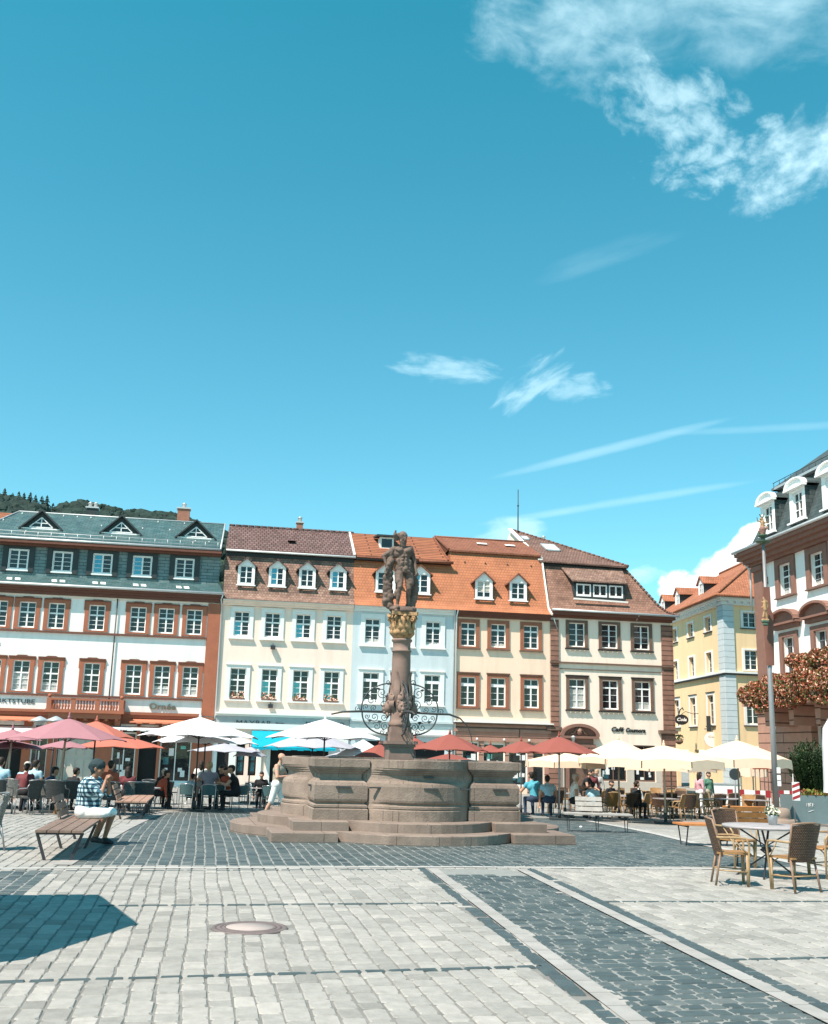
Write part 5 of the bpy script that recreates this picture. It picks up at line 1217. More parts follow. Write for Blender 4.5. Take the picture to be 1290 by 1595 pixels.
def icov(sub):
    bm = bmesh.new(); bmesh.ops.create_icosphere(bm, subdivisions=sub, radius=1); v = [x.co.copy() for x in bm.verts]; f = [tuple(q.index for q in p.verts) for p in bm.faces]; bm.free(); return v, f
IV, IFc = icov(2)
def forest(name, rows, size, cnt, seed):
    rnd = random.Random(seed); b = MB()
    for _ in range(cnt):
        i = min(len(rows) - 3, int((rnd.random() ** .55) * (len(rows) - 2))); j = rnd.randrange(len(rows[0]) - 1); t, s = rnd.random(), rnd.random()
        p = rows[i][j].lerp(rows[i][j + 1], t).lerp(rows[i + 1][j].lerp(rows[i + 1][j + 1], t), s); r_ = size * rnd.uniform(.55, 1.2)
        vs = [Vector((v.x * r_, v.y * r_, v.z * r_ * 1.1)) * (1 + rnd.uniform(-.20, .20)) + p + Vector((0, 0, r_ * .4)) for v in IV]
        b.mesh(vs, IFc, 0, False, False)
    o = b.build(name, M['forest']); tag(o, 'dense broadleaf wood covering the %s hill above the slate roof' % ('nearer left' if seed == 1 else 'lower farther'), 'forest'); o['kind'] = 'stuff'
forest('forest', h1, 5.4, 1500, 1); forest('forest', h2, 6.5, 1700, 2)
def conifer(lab, px_, py, hgt, dep, seed, grp):
    p = at(px_, py, dep); base = Vector((p.x, p.y, p.z - hgt)); rnd = random.Random(seed)
    t = thing('conifer_tree', lab, 'tree', tuple(base), grp); b = MB(); b.tube([base, base + Vector((0, 0, hgt * .9))], [hgt * .03, hgt * .008], k=6); b.build('trunk', M['bark'], t)
    b = MB(); n = 13
    for k in range(n):
        z = hgt * (.16 + .84 * k / n); r_ = hgt * .26 * (1 - k / n) ** .8 + .15
        for j in range(9):
            a = rnd.uniform(0, 2 * pi); q = r_ * rnd.uniform(.75, 1.2); c = base + Vector((0, 0, z)); tip = c + Vector((cos(a) * q, sin(a) * q, -q * .45)); sd = Vector((-sin(a), cos(a), 0)) * q * .34
            b.face([c + Vector((0, 0, hgt * .07)), tip + sd, tip - sd]); b.face([c, tip + sd * .8 + Vector((0, 0, .1)), tip + Vector((0, 0, -.4)), tip - sd * .8])
    b.build('crown', M['conifer'], t)
CN = [(-2, 762, 'farthest left at the frame edge'), (8, 761, 'thin one second from the frame edge'), (20, 768, 'short one left of the group'), (30, 766, 'tall one over the red roof'), (38, 768, 'close beside the tallest'), (48, 767, 'pointed one above the first dormer'), (56, 771, 'right of the pointed one'), (66, 773, 'third from the right end'), (74, 772, 'last tall one'), (83, 784, 'lowest one on the slope')]
for i, (x, y, l) in enumerate(CN): conifer('dark conifer on the left hill crest, ' + l, x, y - 1, 17 + (i * 7 % 5), 634, i, 'conifers on the hill crest')

# ---------------------------------------------------------------- fountain
FC = Vector((-.20, 24.05, 0)); fy = rad(12.2)
FF = Frame(FC, (cos(fy), sin(fy), 0), N=(-sin(fy), cos(fy), 0))            # u right, n away
FT = thing('fountain', 'old sandstone market fountain with stepped base and a statue column in its basin', 'fountain', tuple(FC))
def outline(h, w, Lb, inset, na=14, d=0.0):
    h += d; Lb += d; w += 2 * d if d else 0
    side = [(-h, -h), (-h + w, -h)]; e = -h + inset
    x0 = -h + w; side.append((x0, e))
    R0 = (x0 * x0 + (e + Lb) ** 2) / (2 * (Lb + e)) if Lb + e > 0 else 1     # arc through (x0,e),(0,-Lb)
    cy = -Lb + R0; a0 = math.atan2(e - cy, x0); a1 = math.atan2(e - cy, -x0)
    for k in range(1, na): a = a0 + (a1 - a0) * k / na; side.append((R0 * cos(a), cy + R0 * sin(a)))
    side += [(-x0, e), (-x0, -h)]
    out = []
    for q in range(4):
        for x, y in side:
            for _ in range(q): x, y = -y, x
            out.append((x, y))
    return out
def stack(root, name, rings, m, cap=True, inner=None):
    """rings: list of (outline pts, z)"""
    b = MB(FF); vs = [(x, y, z) for pts, z in rings for x, y in pts]; k = len(rings[0][0]); fs = []
    for i in range(len(rings) - 1): fs += [(i * k + j, i * k + (j + 1) % k, (i + 1) * k + (j + 1) % k, (i + 1) * k + j) for j in range(k)]
    if cap: fs.append(tuple((len(rings) - 1) * k + j for j in range(k)))
    b.mesh(vs, fs, 0, False); return b.build(name, m, root, uvyaw=fy)
o = outline(3.0, 1.25, 3.62, .30); oi = outline(3.0, 1.25, 3.62, .30, d=-.015)
stack(FT, 'step', [(o, -.02), (o, .165), (oi, .18)], M['sandstep'])
o = outline(2.56, 1.08, 3.05, .28); oi = outline(2.56, 1.08, 3.05, .28, d=-.015)
stack(FT, 'step', [(o, .178), (o, .345), (oi, .36)], M['sandstep'])
BO = lambda d: outline(2.08, .98, 2.50, .07, d=d)
prof = [(.06, .359), (.06, .56), (.03, .585), (.05, .60), (.05, .64), (.0, .66), (-.01, .68), (.035, .72), (.045, .76), (.045, 1.02), (.02, 1.08), (-.05, 1.13), (-.07, 1.17), (-.07, 1.24), (-.04, 1.26), (-.04, 1.28), (.0, 1.30), (.0, 1.325), (.05, 1.345), (.05, 1.375), (.07, 1.38), (.07, 1.53), (.06, 1.54), (-.22, 1.54), (-.22, 1.38), (-.22, .9)]
stack(FT, 'basin', [(BO(d), z) for d, z in prof], M['sandbasin'])
b = MB(FF); q = outline(2.08, .98, 2.50, .07, d=-.215); b.face([FF.P(x, y, 1.34) for x, y in q]); b.build('water', M['water'], FT)
b = MB(FF)
for (u, n) in ((-1.55, -2.155), (1.70, -2.155), (-.9, -2.27), (.9, -2.27), (.15, -2.55)):
    zc = .98; b.box(u - .15, u + .15, n - .010, n + .03, zc, zc + .028)
b.box(.02, .22, -2.46, -2.43, 1.20, 1.235)
for n in (-1.6, -.4): b.box(-2.18, -2.14, n - .1, n + .1, .98, 1.015)
each(b, 'clamp', M['iron'], FT)
b = MB(FF); b.box(-.28, .28, -.28, .28, .9, 1.80); b.box(-.31, .31, -.31, .31, 1.801, 1.86); b.box(-.35, .35, -.35, .35, 1.861, 1.93); b.box(-.26, .26, -.26, .26, 1.931, 2.12); b.box(-.23, .23, -.23, .23, 2.121, 2.24); b.build('pedestal', M['shaft'], FT)
b = MB(FF)
b.lathe((0, 0, 0), [(.24, 2.241), (.26, 2.30), (.23, 2.36), (.215, 2.42), (.215, 3.2), (.21, 3.72), (.205, 3.90), (.225, 3.91), (.225, 3.94), (.20, 3.95), (.20, 4.12), (.235, 4.15), (.235, 4.19), (.19, 4.21)], 0, 32); b.build('column_shaft', M['shaft'], FT)
# carved leaves and mask on the lower shaft
b = MB(FF); rnd = random.Random(11)
def leaf(b, a, z0, z1, r0, r1, w, m=0, curl=.07):
    n = 7; vs = []
    for k in range(n + 1):
        t = k / n; z = z0 + (z1 - z0) * t; r_ = r0 + (r1 - r0) * t + curl * sin(pi * min(1, t * 1.15)) ** 2 + (.05 * t ** 4); ww = w * sin(pi * (t * .86 + .10)) ** .6
        for s in (-1, 0, 1): aa = a + s * ww / max(r_, .1); q = r_ + (.025 if s == 0 else -.012); vs.append((cos(aa) * q, sin(aa) * q, z))
    b.mesh(vs, [(i * 3 + j, i * 3 + j + 1, (i + 1) * 3 + j + 1, (i + 1) * 3 + j) for i in range(n) for j in range(2)], m)
for k in range(8):
    a = 2 * pi * k / 8 + .2; leaf(b, a, 2.62, 3.15 + (k % 2) * .3, .20, .20, .085)
    leaf(b, a + .4, 2.55, 2.95, .21, .24, .09, curl=.10); leaf(b, a + .4, 3.02, 2.66, .20, .25, .07, curl=.09)
for a in (-pi / 2, 0, pi / 2, pi):                                         # lion masks
    c = Vector((cos(a), sin(a), 0)); sd = Vector((-sin(a), cos(a), 0)); o_ = c * .27 + Vector((0, 0, 2.66))
    b.sph(tuple(o_), .12, k=10, rz=.14); b.sph(tuple(o_ + c * .09 - Vector((0, 0, .04))), .055, k=8); b.sph(tuple(o_ + c * .08 - Vector((0, 0, .10))), .05, k=8)
    for s in (-1, 1): b.sph(tuple(o_ + sd * s * .09 + Vector((0, 0, .12)) + c * .01), .04, k=6); b.sph(tuple(o_ + sd * s * .045 + Vector((0, 0, .04)) + c * .09), .03, k=6); b.tube([o_ + sd * s * .03 + Vector((0, 0, -.12)) + c * .03, o_ + sd * s * .06 + Vector((0, 0, -.22))], [.04, .012], k=6)
b.build('carved_collar', M['shaft'], FT)
# gilded capital
b = MB(FF); b.lathe((0, 0, 0), [(.19, 4.205), (.20, 4.35), (.20, 4.55), (.25, 4.70)], 0, 20)
for k in range(8):
    a = 2 * pi * k / 8; leaf(b, a, 4.22, 4.46, .19, .25, .10, curl=.05); leaf(b, a + pi / 8, 4.30, 4.62, .19, .26, .09, curl=.05)
for k in range(4):
    a = pi / 4 + k * pi / 2; c = Vector((cos(a), sin(a), 0))
    for s in (-1, 1):
        sd = Vector((-sin(a), cos(a), 0)) * s; ctr = c * .30 + sd * .035 + Vector((0, 0, 4.64)); pts = [ctr + c * (.075 * (1 - t / 13) * cos(t * .9)) + Vector((0, 0, .075 * (1 - t / 13) * sin(t * .9))) for t in range(12)]
        b.tube(pts, .022, k=5)
    a += pi / 4; c = Vector((cos(a), sin(a), 0)); b.sph(tuple(c * .30 + Vector((0, 0, 4.70))), .05, k=8)
b.build('gilded_capital', M['gold'], FT)
b = MB(FF); aw = .305
P = []
for q in range(4):
    for t in (-1, -.6, 0, .6): x, y = t * aw, -aw + .07 * (1 - t * t); 
    pts_ = [(-aw, -aw + .03), (-aw + .03, -aw), (-.15, -aw + .06), (0, -aw + .07), (.15, -aw + .06), (aw - .03, -aw)]
    for x, y in pts_:
        for _ in range(q): x, y = -y, x
        P.append((x, y))
kk = len(P); b.mesh([(x, y, z) for z in (4.72, 4.80) for x, y in P], [tuple(range(kk)), tuple(range(kk, 2 * kk))] + [(i, (i + 1) % kk, (i + 1) % kk + kk, i + kk) for i in range(kk)], 0, False)
b.build('abacus', M['gold'], FT, fixn=True)
# wrought iron scrollwork and spouts
def spiral(b, c, r, turns, a0, ax, sgn=1, th=.010):
    pts = []
    n = int(14 * turns)
    for k in range(n + 1): t = k / n; rr = r * (1 - .86 * t); a = a0 + sgn * 2 * pi * turns * t; pts.append((c[0] + rr * cos(a), c[1] + rr * sin(a)))
    b.tube([tuple(ax * p[0] + Vector((0, 0, p[1]))) for p in pts], th, k=5)
def iron_arm(root, ang, long):
    b = MB(FF); ax = Vector((cos(ang), sin(ang), 0)); V = lambda r_, z: tuple(ax * r_ + Vector((0, 0, z)))
    b.tube([V(.2, 2.56), V(.8, 2.56)], .02, k=6)
    n = 16
    b.tube([V(.18 + .70 * sin(pi * .5 * (k / n)), 3.20 - .62 * (k / n) ** 1.9) for k in range(n + 1)], .016, k=5)
    b.tube([V(.20 + .66 * cos(pi * .5 * (k / n)) ** .8, 2.54 - .48 * sin(pi * .5 * k / n)) for k in range(n + 1)], .018, k=5)
    rnd = random.Random(int(ang * 10) + 3)
    for (r_, z, q, t, s) in ((.42, 2.98, .13, 1.6, 1), (.66, 2.80, .10, 1.5, -1), (.38, 2.72, .11, 1.5, -1), (.60, 2.64, .07, 1.4, 1), (.78, 2.66, .07, 1.3, 1), (.36, 2.44, .09, 1.5, 1), (.58, 2.44, .10, 1.5, -1), (.75, 2.45, .06, 1.3, 1), (.34, 2.24, .09, 1.5, -1), (.52, 2.24, .10, 1.4, 1), (.28, 3.22, .07, 1.2, 1), (.95, 2.60, .07, 1.2, -1), (.40, 2.12, .06, 1.3, 1)):
        spiral(b, (r_, z), q, t, rnd.uniform(0, 6), ax, s, .009)
    for (r_, z) in ((.5, 3.06), (.72, 2.9), (.45, 2.34), (.68, 2.36), (.3, 2.9)):
        b.mesh([V(r_ - .05, z), V(r_, z + .03), V(r_ + .07, z + .02), V(r_, z - .03)], [(0, 1, 2, 3)], 0, False)
    b.build('iron_scroll', M['iron'], root)
    if long:
        b = MB(FF)
        if long == 1: b.tube([V(.2, 2.56), V(.9, 2.555), V(1.30, 2.53), V(1.55, 2.47)], [.028, .026, .022, .018], k=7)
        else: b.tube([V(.2, 2.57), V(.8, 2.55), V(1.15, 2.55), V(1.4, 2.47), V(1.58, 2.30), V(1.66, 2.1), V(1.70, 1.90)], [.028, .026, .024, .02, .012, .010, .008], k=7)
        b.build('spout_pipe', M['iron'], root)
for a, l in ((pi, 1), (0, 2), (-pi / 2, 1), (pi / 2, 1)): iron_arm(FT, a, l)

# ---------------------------------------------------------------- figures: one continuous remeshed surface each
def capsule(vs, fs, p0, r0, p1, r1, k=14, h=5):
    p0, p1 = Vector(p0), Vector(p1); d = p1 - p0; L_ = d.length
    d = d / L_ if L_ > 1e-5 else Vector((0, 0, 1)); a = d.orthogonal().normalized(); c = d.cross(a); prof = []
    for i in range(h + 1): t = pi / 2 * i / h; prof.append((-r0 * cos(t), r0 * sin(t) + 1e-4, p0))
    for i in range(h + 1): t = pi / 2 * i / h; prof.append((r1 * sin(t), r1 * cos(t) + 1e-4, p1))
    b = len(vs)
    for o, r_, c0 in prof:
        for j in range(k): q = 2 * pi * j / k; vs.append(c0 + d * o + (a * cos(q) + c * sin(q)) * r_)
    n = len(prof)
    fs += [tuple(b + x for x in (i * k + j, i * k + (j + 1) % k, (i + 1) * k + (j + 1) % k, (i + 1) * k + j)) for i in range(n - 1) for j in range(k)]
    fs.append(tuple(b + j for j in range(k - 1, -1, -1))); fs.append(tuple(b + (n - 1) * k + j for j in range(k)))
def blob(name, prims, mats, parent, voxel=.012, smooth=2, noise=0.0, xf=None):
    vs, fs = [], []
    for p in prims: capsule(vs, fs, p[0], p[1], p[2], p[3])
    me = bpy.data.meshes.new('tmp'); me.from_pydata(vs, [], fs); o = bpy.data.objects.new('tmp', me); COL.objects.link(o)
    md = o.modifiers.new('r', 'REMESH'); md.mode = 'VOXEL'; md.voxel_size = voxel; md.use_smooth_shade = True
    sm = o.modifiers.new('s', 'SMOOTH'); sm.iterations = smooth; sm.factor = .5
    dg = bpy.context.evaluated_depsgraph_get(); out = bpy.data.meshes.new_from_object(o.evaluated_get(dg)); out.name = name
    bpy.data.objects.remove(o); bpy.data.meshes.remove(me)
    nf = len(out.polygons); cen = np.zeros(nf * 3); out.polygons.foreach_get('center', cen); cen = cen.reshape(-1, 3)
    best = np.full(nf, 1e9); idx = np.zeros(nf, int)
    for p in prims:
        a, c = np.array(p[0]), np.array(p[2]); d = c - a; L2 = max(d @ d, 1e-9); t = np.clip(((cen - a) @ d) / L2, 0, 1); dist = np.linalg.norm(cen - a - t[:, None] * d, axis=1) - (p[1] + (p[3] - p[1]) * t)
        w = dist < best; best[w] = dist[w]; idx[w] = p[4]
    out.materials.clear()
    for m_ in mats: out.materials.append(m_)
    out.polygons.foreach_set('material_index', idx.tolist()); out.polygons.foreach_set('use_smooth', [True] * nf)
    nv = len(out.vertices); co = np.zeros(nv * 3); out.vertices.foreach_get('co', co); co = co.reshape(-1, 3)
    if noise:
        ph = np.array([1.3, 2.1, .7]); f = np.sin(co @ np.array([31., 17, 23]) + 1) * np.sin(co @ np.array([-13., 29, 41])) * np.sin(co @ np.array([19., -37, 11])); nrm = np.zeros(nv * 3); out.vertices.foreach_get('normal', nrm) if hasattr(out.vertices[0], 'normal') else None
        co = co + nrm.reshape(-1, 3) * (f * noise)[:, None]
    if xf is not None: co = co @ np.array(xf.to_3x3()).T + np.array(xf.translation)
    out.vertices.foreach_set('co', co.ravel()); out.update()
    ob = bpy.data.objects.new(name, out); COL.objects.link(ob); ob.parent = parent; return ob
def ik(a, c, l1, l2, hint):
    a, c = Vector(a), Vector(c); d = c - a; L_ = min(d.length, (l1 + l2) * .995); d.normalize(); x = (l1 * l1 - l2 * l2 + L_ * L_) / (2 * L_); h = math.sqrt(max(0, l1 * l1 - x * x)); hv = Vector(hint); hv = (hv - d * hv.dot(d)).normalized(); return a + d * x + hv * h, a + d * L_
def V3(*a): return Vector(a)
def body(pose, fat=1.0, k=0, fem=False, fine=False):
    """prims of a figure facing -Y.  material slots: 0 skin 1 top 2 bottoms 3 shoes 4 dark (eyes, brows)"""
    P = []; A = lambda p0, r0, p1, r1, m: P.append((tuple(p0), r0, tuple(p1), r1, m))
    sit = pose['kind'] == 'sit'; ln = pose.get('lean', 0); tw = pose.get('side', 0); sl = pose.get('sleeve', 1); sh = pose.get('legs', 2)
    pel = V3(0, 0, .53 if sit else .93); up = V3(sin(tw), -sin(ln), cos(ln)).normalized()
    chest = pel + up * .34; neck = pel + up * .53; hd = neck + V3(sin(tw) * .08, -sin(ln) * .06 - .03 + pose.get('nod', 0) * -.05, .155)
    rt = V3(1, 0, 0); rt = (rt - up * rt.dot(up)).normalized(); fw = up.cross(rt)      # fw points to +Y or -Y
    if fw.y > 0: fw = -fw
    sw = .165 if fem else .185
    A(pel - rt * .07, .125 * fat ** .45, pel + rt * .07, .125 * fat ** .45, 2)
    A(pel + up * .10, .125 * fat, chest, .135 * fat, 1); A(pel + up * .12 + fw * .035 * fat, .11 * fat, pel + up * .2 + fw * .03, .11 * fat, 1)
    A(chest - rt * .08 + up * .02, .12 * fat, chest + rt * .08 + up * .02, .12 * fat, 1); A(chest - rt * (sw - .03) + up * .11, .07, chest + rt * (sw - .03) + up * .11, .07, 1)
    A(chest + up * .1, .08, neck, .06, 1); A(neck - up * .02, .052, hd - V3(0, -.01, .05), .052, 0)
    fy_ = pose.get('look', 0); f = V3(sin(fy_), -cos(fy_), -.06 - .35 * pose.get('nod', 0)).normalized(); hr = V3(cos(fy_), sin(fy_), 0); hu = -f.cross(hr)
    if hu.z < 0: hu = -hu
    H = lambda x, y, z: hd + hr * x + f * y + hu * z
    A(H(0, -.02, .03), .088, H(0, .01, .02), .086, 0); A(H(0, .0, -.02), .07, H(0, .035, -.06), .052, 0); A(H(0, .055, -.085), .028, H(0, .06, -.088), .026, 0)
    A(H(0, .088, .015), .011, H(0, .108, -.022), .016, 0)
    for s in (-1, 1):
        A(H(s * .083, -.01, .01), .02, H(s * .08, -.008, -.03), .014, 0); A(H(s * .035, .078, .028), .017, H(s * .03, .082, .026), .017, 0); A(H(s * .045, .055, -.02), .035, H(s * .03, .06, -.03), .03, 0)
        if fine: A(H(s * .033, .091, .012), .010, H(s * .033, .092, .012), .010, 4); A(H(s * .048, .086, .038), .006, H(s * .018, .094, .040), .006, 4)
    if fine: A(H(-.02, .092, -.052), .007, H(.02, .092, -.052), .007, 5)
    for s, hk in ((-1, 'L'), (1, 'R')):
        S0 = chest + rt * (s * sw) + up * .12; tgt = pose.get(hk); ag = pose.get('armhint' + hk, V3(s * .8, .6, -.5))
        tgt = Vector(tgt) if tgt else S0 + V3(s * .07, -.04, -.54)
        E, Wr = ik(S0, tgt, .30, .26, ag)
        A(S0, .062 * fat, E, .047, 1 if sl >= .5 else 0); 
        if sl >= 1: A(E, .046, Wr, .034, 1)
        else: A(E, .040, Wr, .027, 0)
        if .3 < sl < 1: A(S0, .068 * fat, S0.lerp(E, .75), .060, 1)
        elif sl <= .3: A(S0, .068, S0.lerp(E, .35), .062, 1)
        fd = Vector(pose.get('hd' + hk, (Wr - E).normalized())).normalized(); side = fd.cross(V3(0, 0, 1)); side = side.normalized() if side.length > .2 else V3(1, 0, 0)
        pn = side.cross(fd); palm = Wr + fd * .075
        A(Wr, .026, palm - side * .016, .019, 0); A(Wr + fd * .02, .024, palm + side * .022, .018, 0)
        cu = pose.get('curl', .5)
        for q, ln_ in ((-.030, .066), (-.011, .080), (.010, .076), (.029, .060)):
            b0 = palm + side * q + fd * .006; m1 = b0 + (fd * cos(cu) - pn * sin(cu)) * ln_ * .55; m2 = m1 + (fd * cos(cu * 2.1) - pn * sin(cu * 2.1)) * ln_ * .5
            rr = .0095 if fine else .012; A(b0, rr, m1, rr * .95, 0); A(m1, rr * .95, m2, rr * .8, 0)
        th = Wr + fd * .03 - side * .028 * s; t1 = th + (fd * .6 - side * .7 * s - pn * .3).normalized() * .038; A(th, .014, t1, .012, 0); A(t1, .012, t1 + (fd * .9 - pn * .4).normalized() * .03, .010, 0)
        hip = pel + rt * (s * .085) - V3(0, 0, .03)
        if sit:
            kn = hip + V3(s * pose.get('spread', .04), -.43, .02 + pose.get('kneeup', 0)); an = Vector(pose.get('ank' + hk, (kn.x + s * .01, kn.y + .05, .09)))
            if (an - kn).length > .44: an = kn + (an - kn).normalized() * .44
        else:
            an = Vector(pose.get('ank' + hk, (s * .10, .03, .09))); kn, an = ik(hip, an, .43, .42, V3(0, -1, 0))
        A(hip, .094 * fat ** .4, kn, .062, 2)
        if sh == 2: A(kn, .064, an, .046, 2)
        else: A(kn, .056, kn.lerp(an, .35) + V3(0, .012, 0), .054, 0); A(kn.lerp(an, .35) + V3(0, .012, 0), .054, an, .034, 0)
        if sh == 1: A(hip, .104, hip.lerp(kn, .92), .082, 2)
        ft = Vector(pose.get('foot', (s * .05, -1, 0))).normalized(); A(an + V3(0, .02, -.04), .042, an + ft * .13 + V3(0, 0, -.055), .034, 3); A(an + V3(0, 0, -.0), .038, an + ft * .08 + V3(0, 0, -.04), .038, 3)
    return P, H
def person(label, loc, rz, pose, cols, hair='short', hairm=None, voxel=.015, fat=1.0, scale=1.0, fem=False, group=None, fine=False, hat=None):
    t = thing('person', label, 'person', loc, group, rz); t.scale = (scale,) * 3
    P, H = body(pose, fat, fem=fem, fine=fine); sk = cols[0]
    blob('body', P, [sk, cols[1], cols[2], cols[3], M['blackpaint'], M['brownred']], t, voxel, 3 if not fine else 2)
    hp = []
    A = lambda p0, r0, p1, r1: hp.append((tuple(p0), r0, tuple(p1), r1, 0))
    if hair:
        A(H(0, -.035, .045), .090, H(0, .02, .055), .078)
        A(H(0, -.05, .0), .075, H(0, -.045, -.03), .06)
        if hair == 'long': A(H(0, -.06, -.02), .085, H(0, -.075, -.20), .06); A(H(-.06, -.02, .0), .04, H(-.065, -.03, -.15), .035); A(H(.06, -.02, .0), .04, H(.065, -.03, -.15), .035)
        if hair == 'bun': A(H(0, -.10, .08), .045, H(0, -.11, .09), .045)
        if hair == 'beard': A(H(0, .045, -.085), .045, H(0, .05, -.10), .04)
        blob('hair', hp, [hairm or M['hairb']], t, voxel * .9, 2)
    if hat:
        hp.clear(); A(H(0, -.05, .06), .105, H(0, .0, .06), .102); A(H(0, -.06, .01), .09, H(0, -.05, -.01), .085); A(H(-.02, -.12, .03), .05, H(0, -.13, .0), .045)
        A(H(-.05, .06, .06), .02, H(.05, .06, .06), .02); blob('hat', hp, [hat], t, voxel * .9, 2, noise=.004)
    return t
M['plaid'] = mat('plaid_cloth', (.50, .66, .70), .85, .15, 18, 0)
def plaidify(m):
    nt = m.node_tree; L = nt.links.new; b = nt.nodes['Principled BSDF']; tc = node(nt, 'ShaderNodeTexCoord'); sp = node(nt, 'ShaderNodeSeparateXYZ'); L(tc.outputs['Object'], sp.inputs[0])
    def stripe(sock, f, off):
        s = ma2(nt, 'SINE', ma2(nt, 'MULTIPLY', sock, f), 0); return ma2(nt, 'GREATER_THAN', s, off)
    a = ma2(nt, 'ADD', sp.outputs[1], ma2(nt, 'MULTIPLY', sp.outputs[0], .8)); v = ma2(nt, 'MAXIMUM', stripe(a, 92, -.05), stripe(sp.outputs[2], 92, .25))
    v2 = ma2(nt, 'MINIMUM', stripe(a, 92, -.05), stripe(sp.outputs[2], 92, .25))
    mx = node(nt, 'ShaderNodeMix', data_type='RGBA'); L(v, mx.inputs[0]); mx.inputs[6].default_value = (.66, .78, .80, 1); mx.inputs[7].default_value = (.07, .17, .23, 1)
    m2 = node(nt, 'ShaderNodeMix', data_type='RGBA'); L(v2, m2.inputs[0]); L(mx.outputs[2], m2.inputs[6]); m2.inputs[7].default_value = (.015, .03, .05, 1); L(m2.outputs[2], b.inputs['Base Color'])
plaidify(M['plaid'])
def cloth(n, c): return mat('cloth_' + n, c, .85, .12, 9, .003, 30)
cK, cW, cBl, cTe, cLi, cRe, cMa, cBe, cGy, cNv, cGr = (cloth(n, c) for n, c in (('black', (.02, .02, .022)), ('white', (.78, .78, .75)), ('pale_blue', (.34, .52, .60)), ('teal', (.08, .36, .46)), ('lilac', (.26, .24, .29)), ('red', (.42, .09, .05)), ('maroon', (.16, .04, .045)), ('beige', (.36, .31, .24)), ('grey', (.36, .36, .35)), ('navy', (.03, .05, .09)), ('green', (.10, .22, .15))))
sk, skt = M['skin'], M['skintan']

# statue on the column, part of the fountain
pose = dict(kind='stand', lean=-.02, side=-.10, look=.55, nod=.45, sleeve=0, legs=0, L=(-.40, -.06, .96), R=(.27, -.10, .86), armhintL=V3(-1, .1, .3), armhintR=V3(1, .5, 0), ankL=(-.15, -.10, .09), ankR=(.13, .06, .09), curl=1.1)
SP, SH = body(pose, 1.16, fine=True); SP = [tuple([*p[:4], 0]) for p in SP]
def A_(p0, r0, p1, r1): SP.append((tuple(p0), r0, tuple(p1), r1, 0))
for s in (-1, 1):                                                        # chest, belly, thigh and calf muscles, hair, beard
    A_((s * .085 - .03, -.10, 1.33), .075, (s * .13 - .03, -.09, 1.36), .065)
    for z in (1.20, 1.13, 1.06): A_((s * .035 - .02, -.145, z), .032, (s * .04 - .02, -.143, z - .01), .032)
    A_((s * .13 - .02, -.06, 1.10), .06, (s * .10 - .01, -.08, 1.0), .05)
A_((-.12, -.05, .80), .098, (-.14, -.12, .62), .085); A_((-.15, -.03, .40), .062, (-.15, .0, .30), .055); A_((.12, -.02, .80), .10, (.14, -.06, .62), .085); A_((.14, .08, .40), .06, (.13, .09, .30), .05)
for q in range(14): a = q / 14 * 2 * pi; A_(SH((.082 * cos(a)), .085 * sin(a) - .03, .07 + .02 * (q % 2)), .042, SH(.08 * cos(a), .08 * sin(a) - .02, .02), .03)
for q in range(7): a = (q - 3) / 3; A_(SH(.06 * a, .06 - .02 * a * a, -.06), .038, SH(.04 * a, .085, -.17 - .02 * (q % 2)), .022)
A_(SH(0, .03, -.09), .062, SH(0, .07, -.16), .045); A_(SH(0, .095, .03), .03, SH(0, .10, -.02), .032); A_(SH(0, -.02, .10), .075, SH(0, .01, .10), .072); A_(SH(-.13, -.06, -.02), .055, SH(-.19, -.05, .06), .045); A_(SH(-.20, -.05, .06), .035, SH(-.21, -.04, .15), .018); A_(SH(0, -.03, .03), .105, SH(0, .0, .0), .095)
A_((.02, -.13, .93), .055, (.0, -.15, .90), .05); A_((.0, -.13, .88), .06, (.09, -.12, .84), .045)                       # fig leaf cloth
for q in range(10): t = q / 9; A_((-.27 - .06 * sin(3 * t), .02 + .02 * (q % 2), 1.35 - 1.2 * t), .085 - .015 * abs(t - .6) + .012 * (q % 3), (-.30 - .05 * sin(3 * t + .3), .03, 1.25 - 1.15 * t), .09)     # club draped with the pelt
for q in range(5): A_((-.40 + .02 * (q % 2), .02, .72 - q * .13), .075, (-.38, .05, .62 - q * .12), .08)
A_((-.38, -.05, .92), .05, (-.42, -.08, .80), .035); A_((-.36, -.04, 1.0), .07, (-.34, -.02, .90), .06)
for q in range(9): t = q / 8; A_((.22 + .07 * sin(pi * t), .10, .88 - .74 * t), .09, (.16 + .08 * sin(pi * t), .13, .80 - .70 * t), .085)     # cloak hanging behind the right leg
A_((.1, .14, 1.35), .09, (.22, .13, .9), .09); A_((-.05, .12, 1.35), .09, (.05, .14, .9), .09)
A_((-.25, 0, .03), .07, (.25, .02, .03), .07); A_((-.2, .12, .03), .08, (.2, .12, .03), .08); A_((-.2, -.1, .02), .06, (.18, -.08, .02), .06)
sx = Matrix.Translation(Vector((0, 0, 4.86))) @ Matrix.Rotation(fy, 4, 'Z') @ Matrix.Scale(1.03, 4)
blob('statue', SP, [M['statue']], FT, .0095, 1, noise=.006, xf=sx)
b = MB(FF); b.lathe((0, 0, 0), [(.27, 4.80), (.27, 4.86), (.24, 4.88)], 0, 20); b.build('statue_plinth', M['statue'], FT)

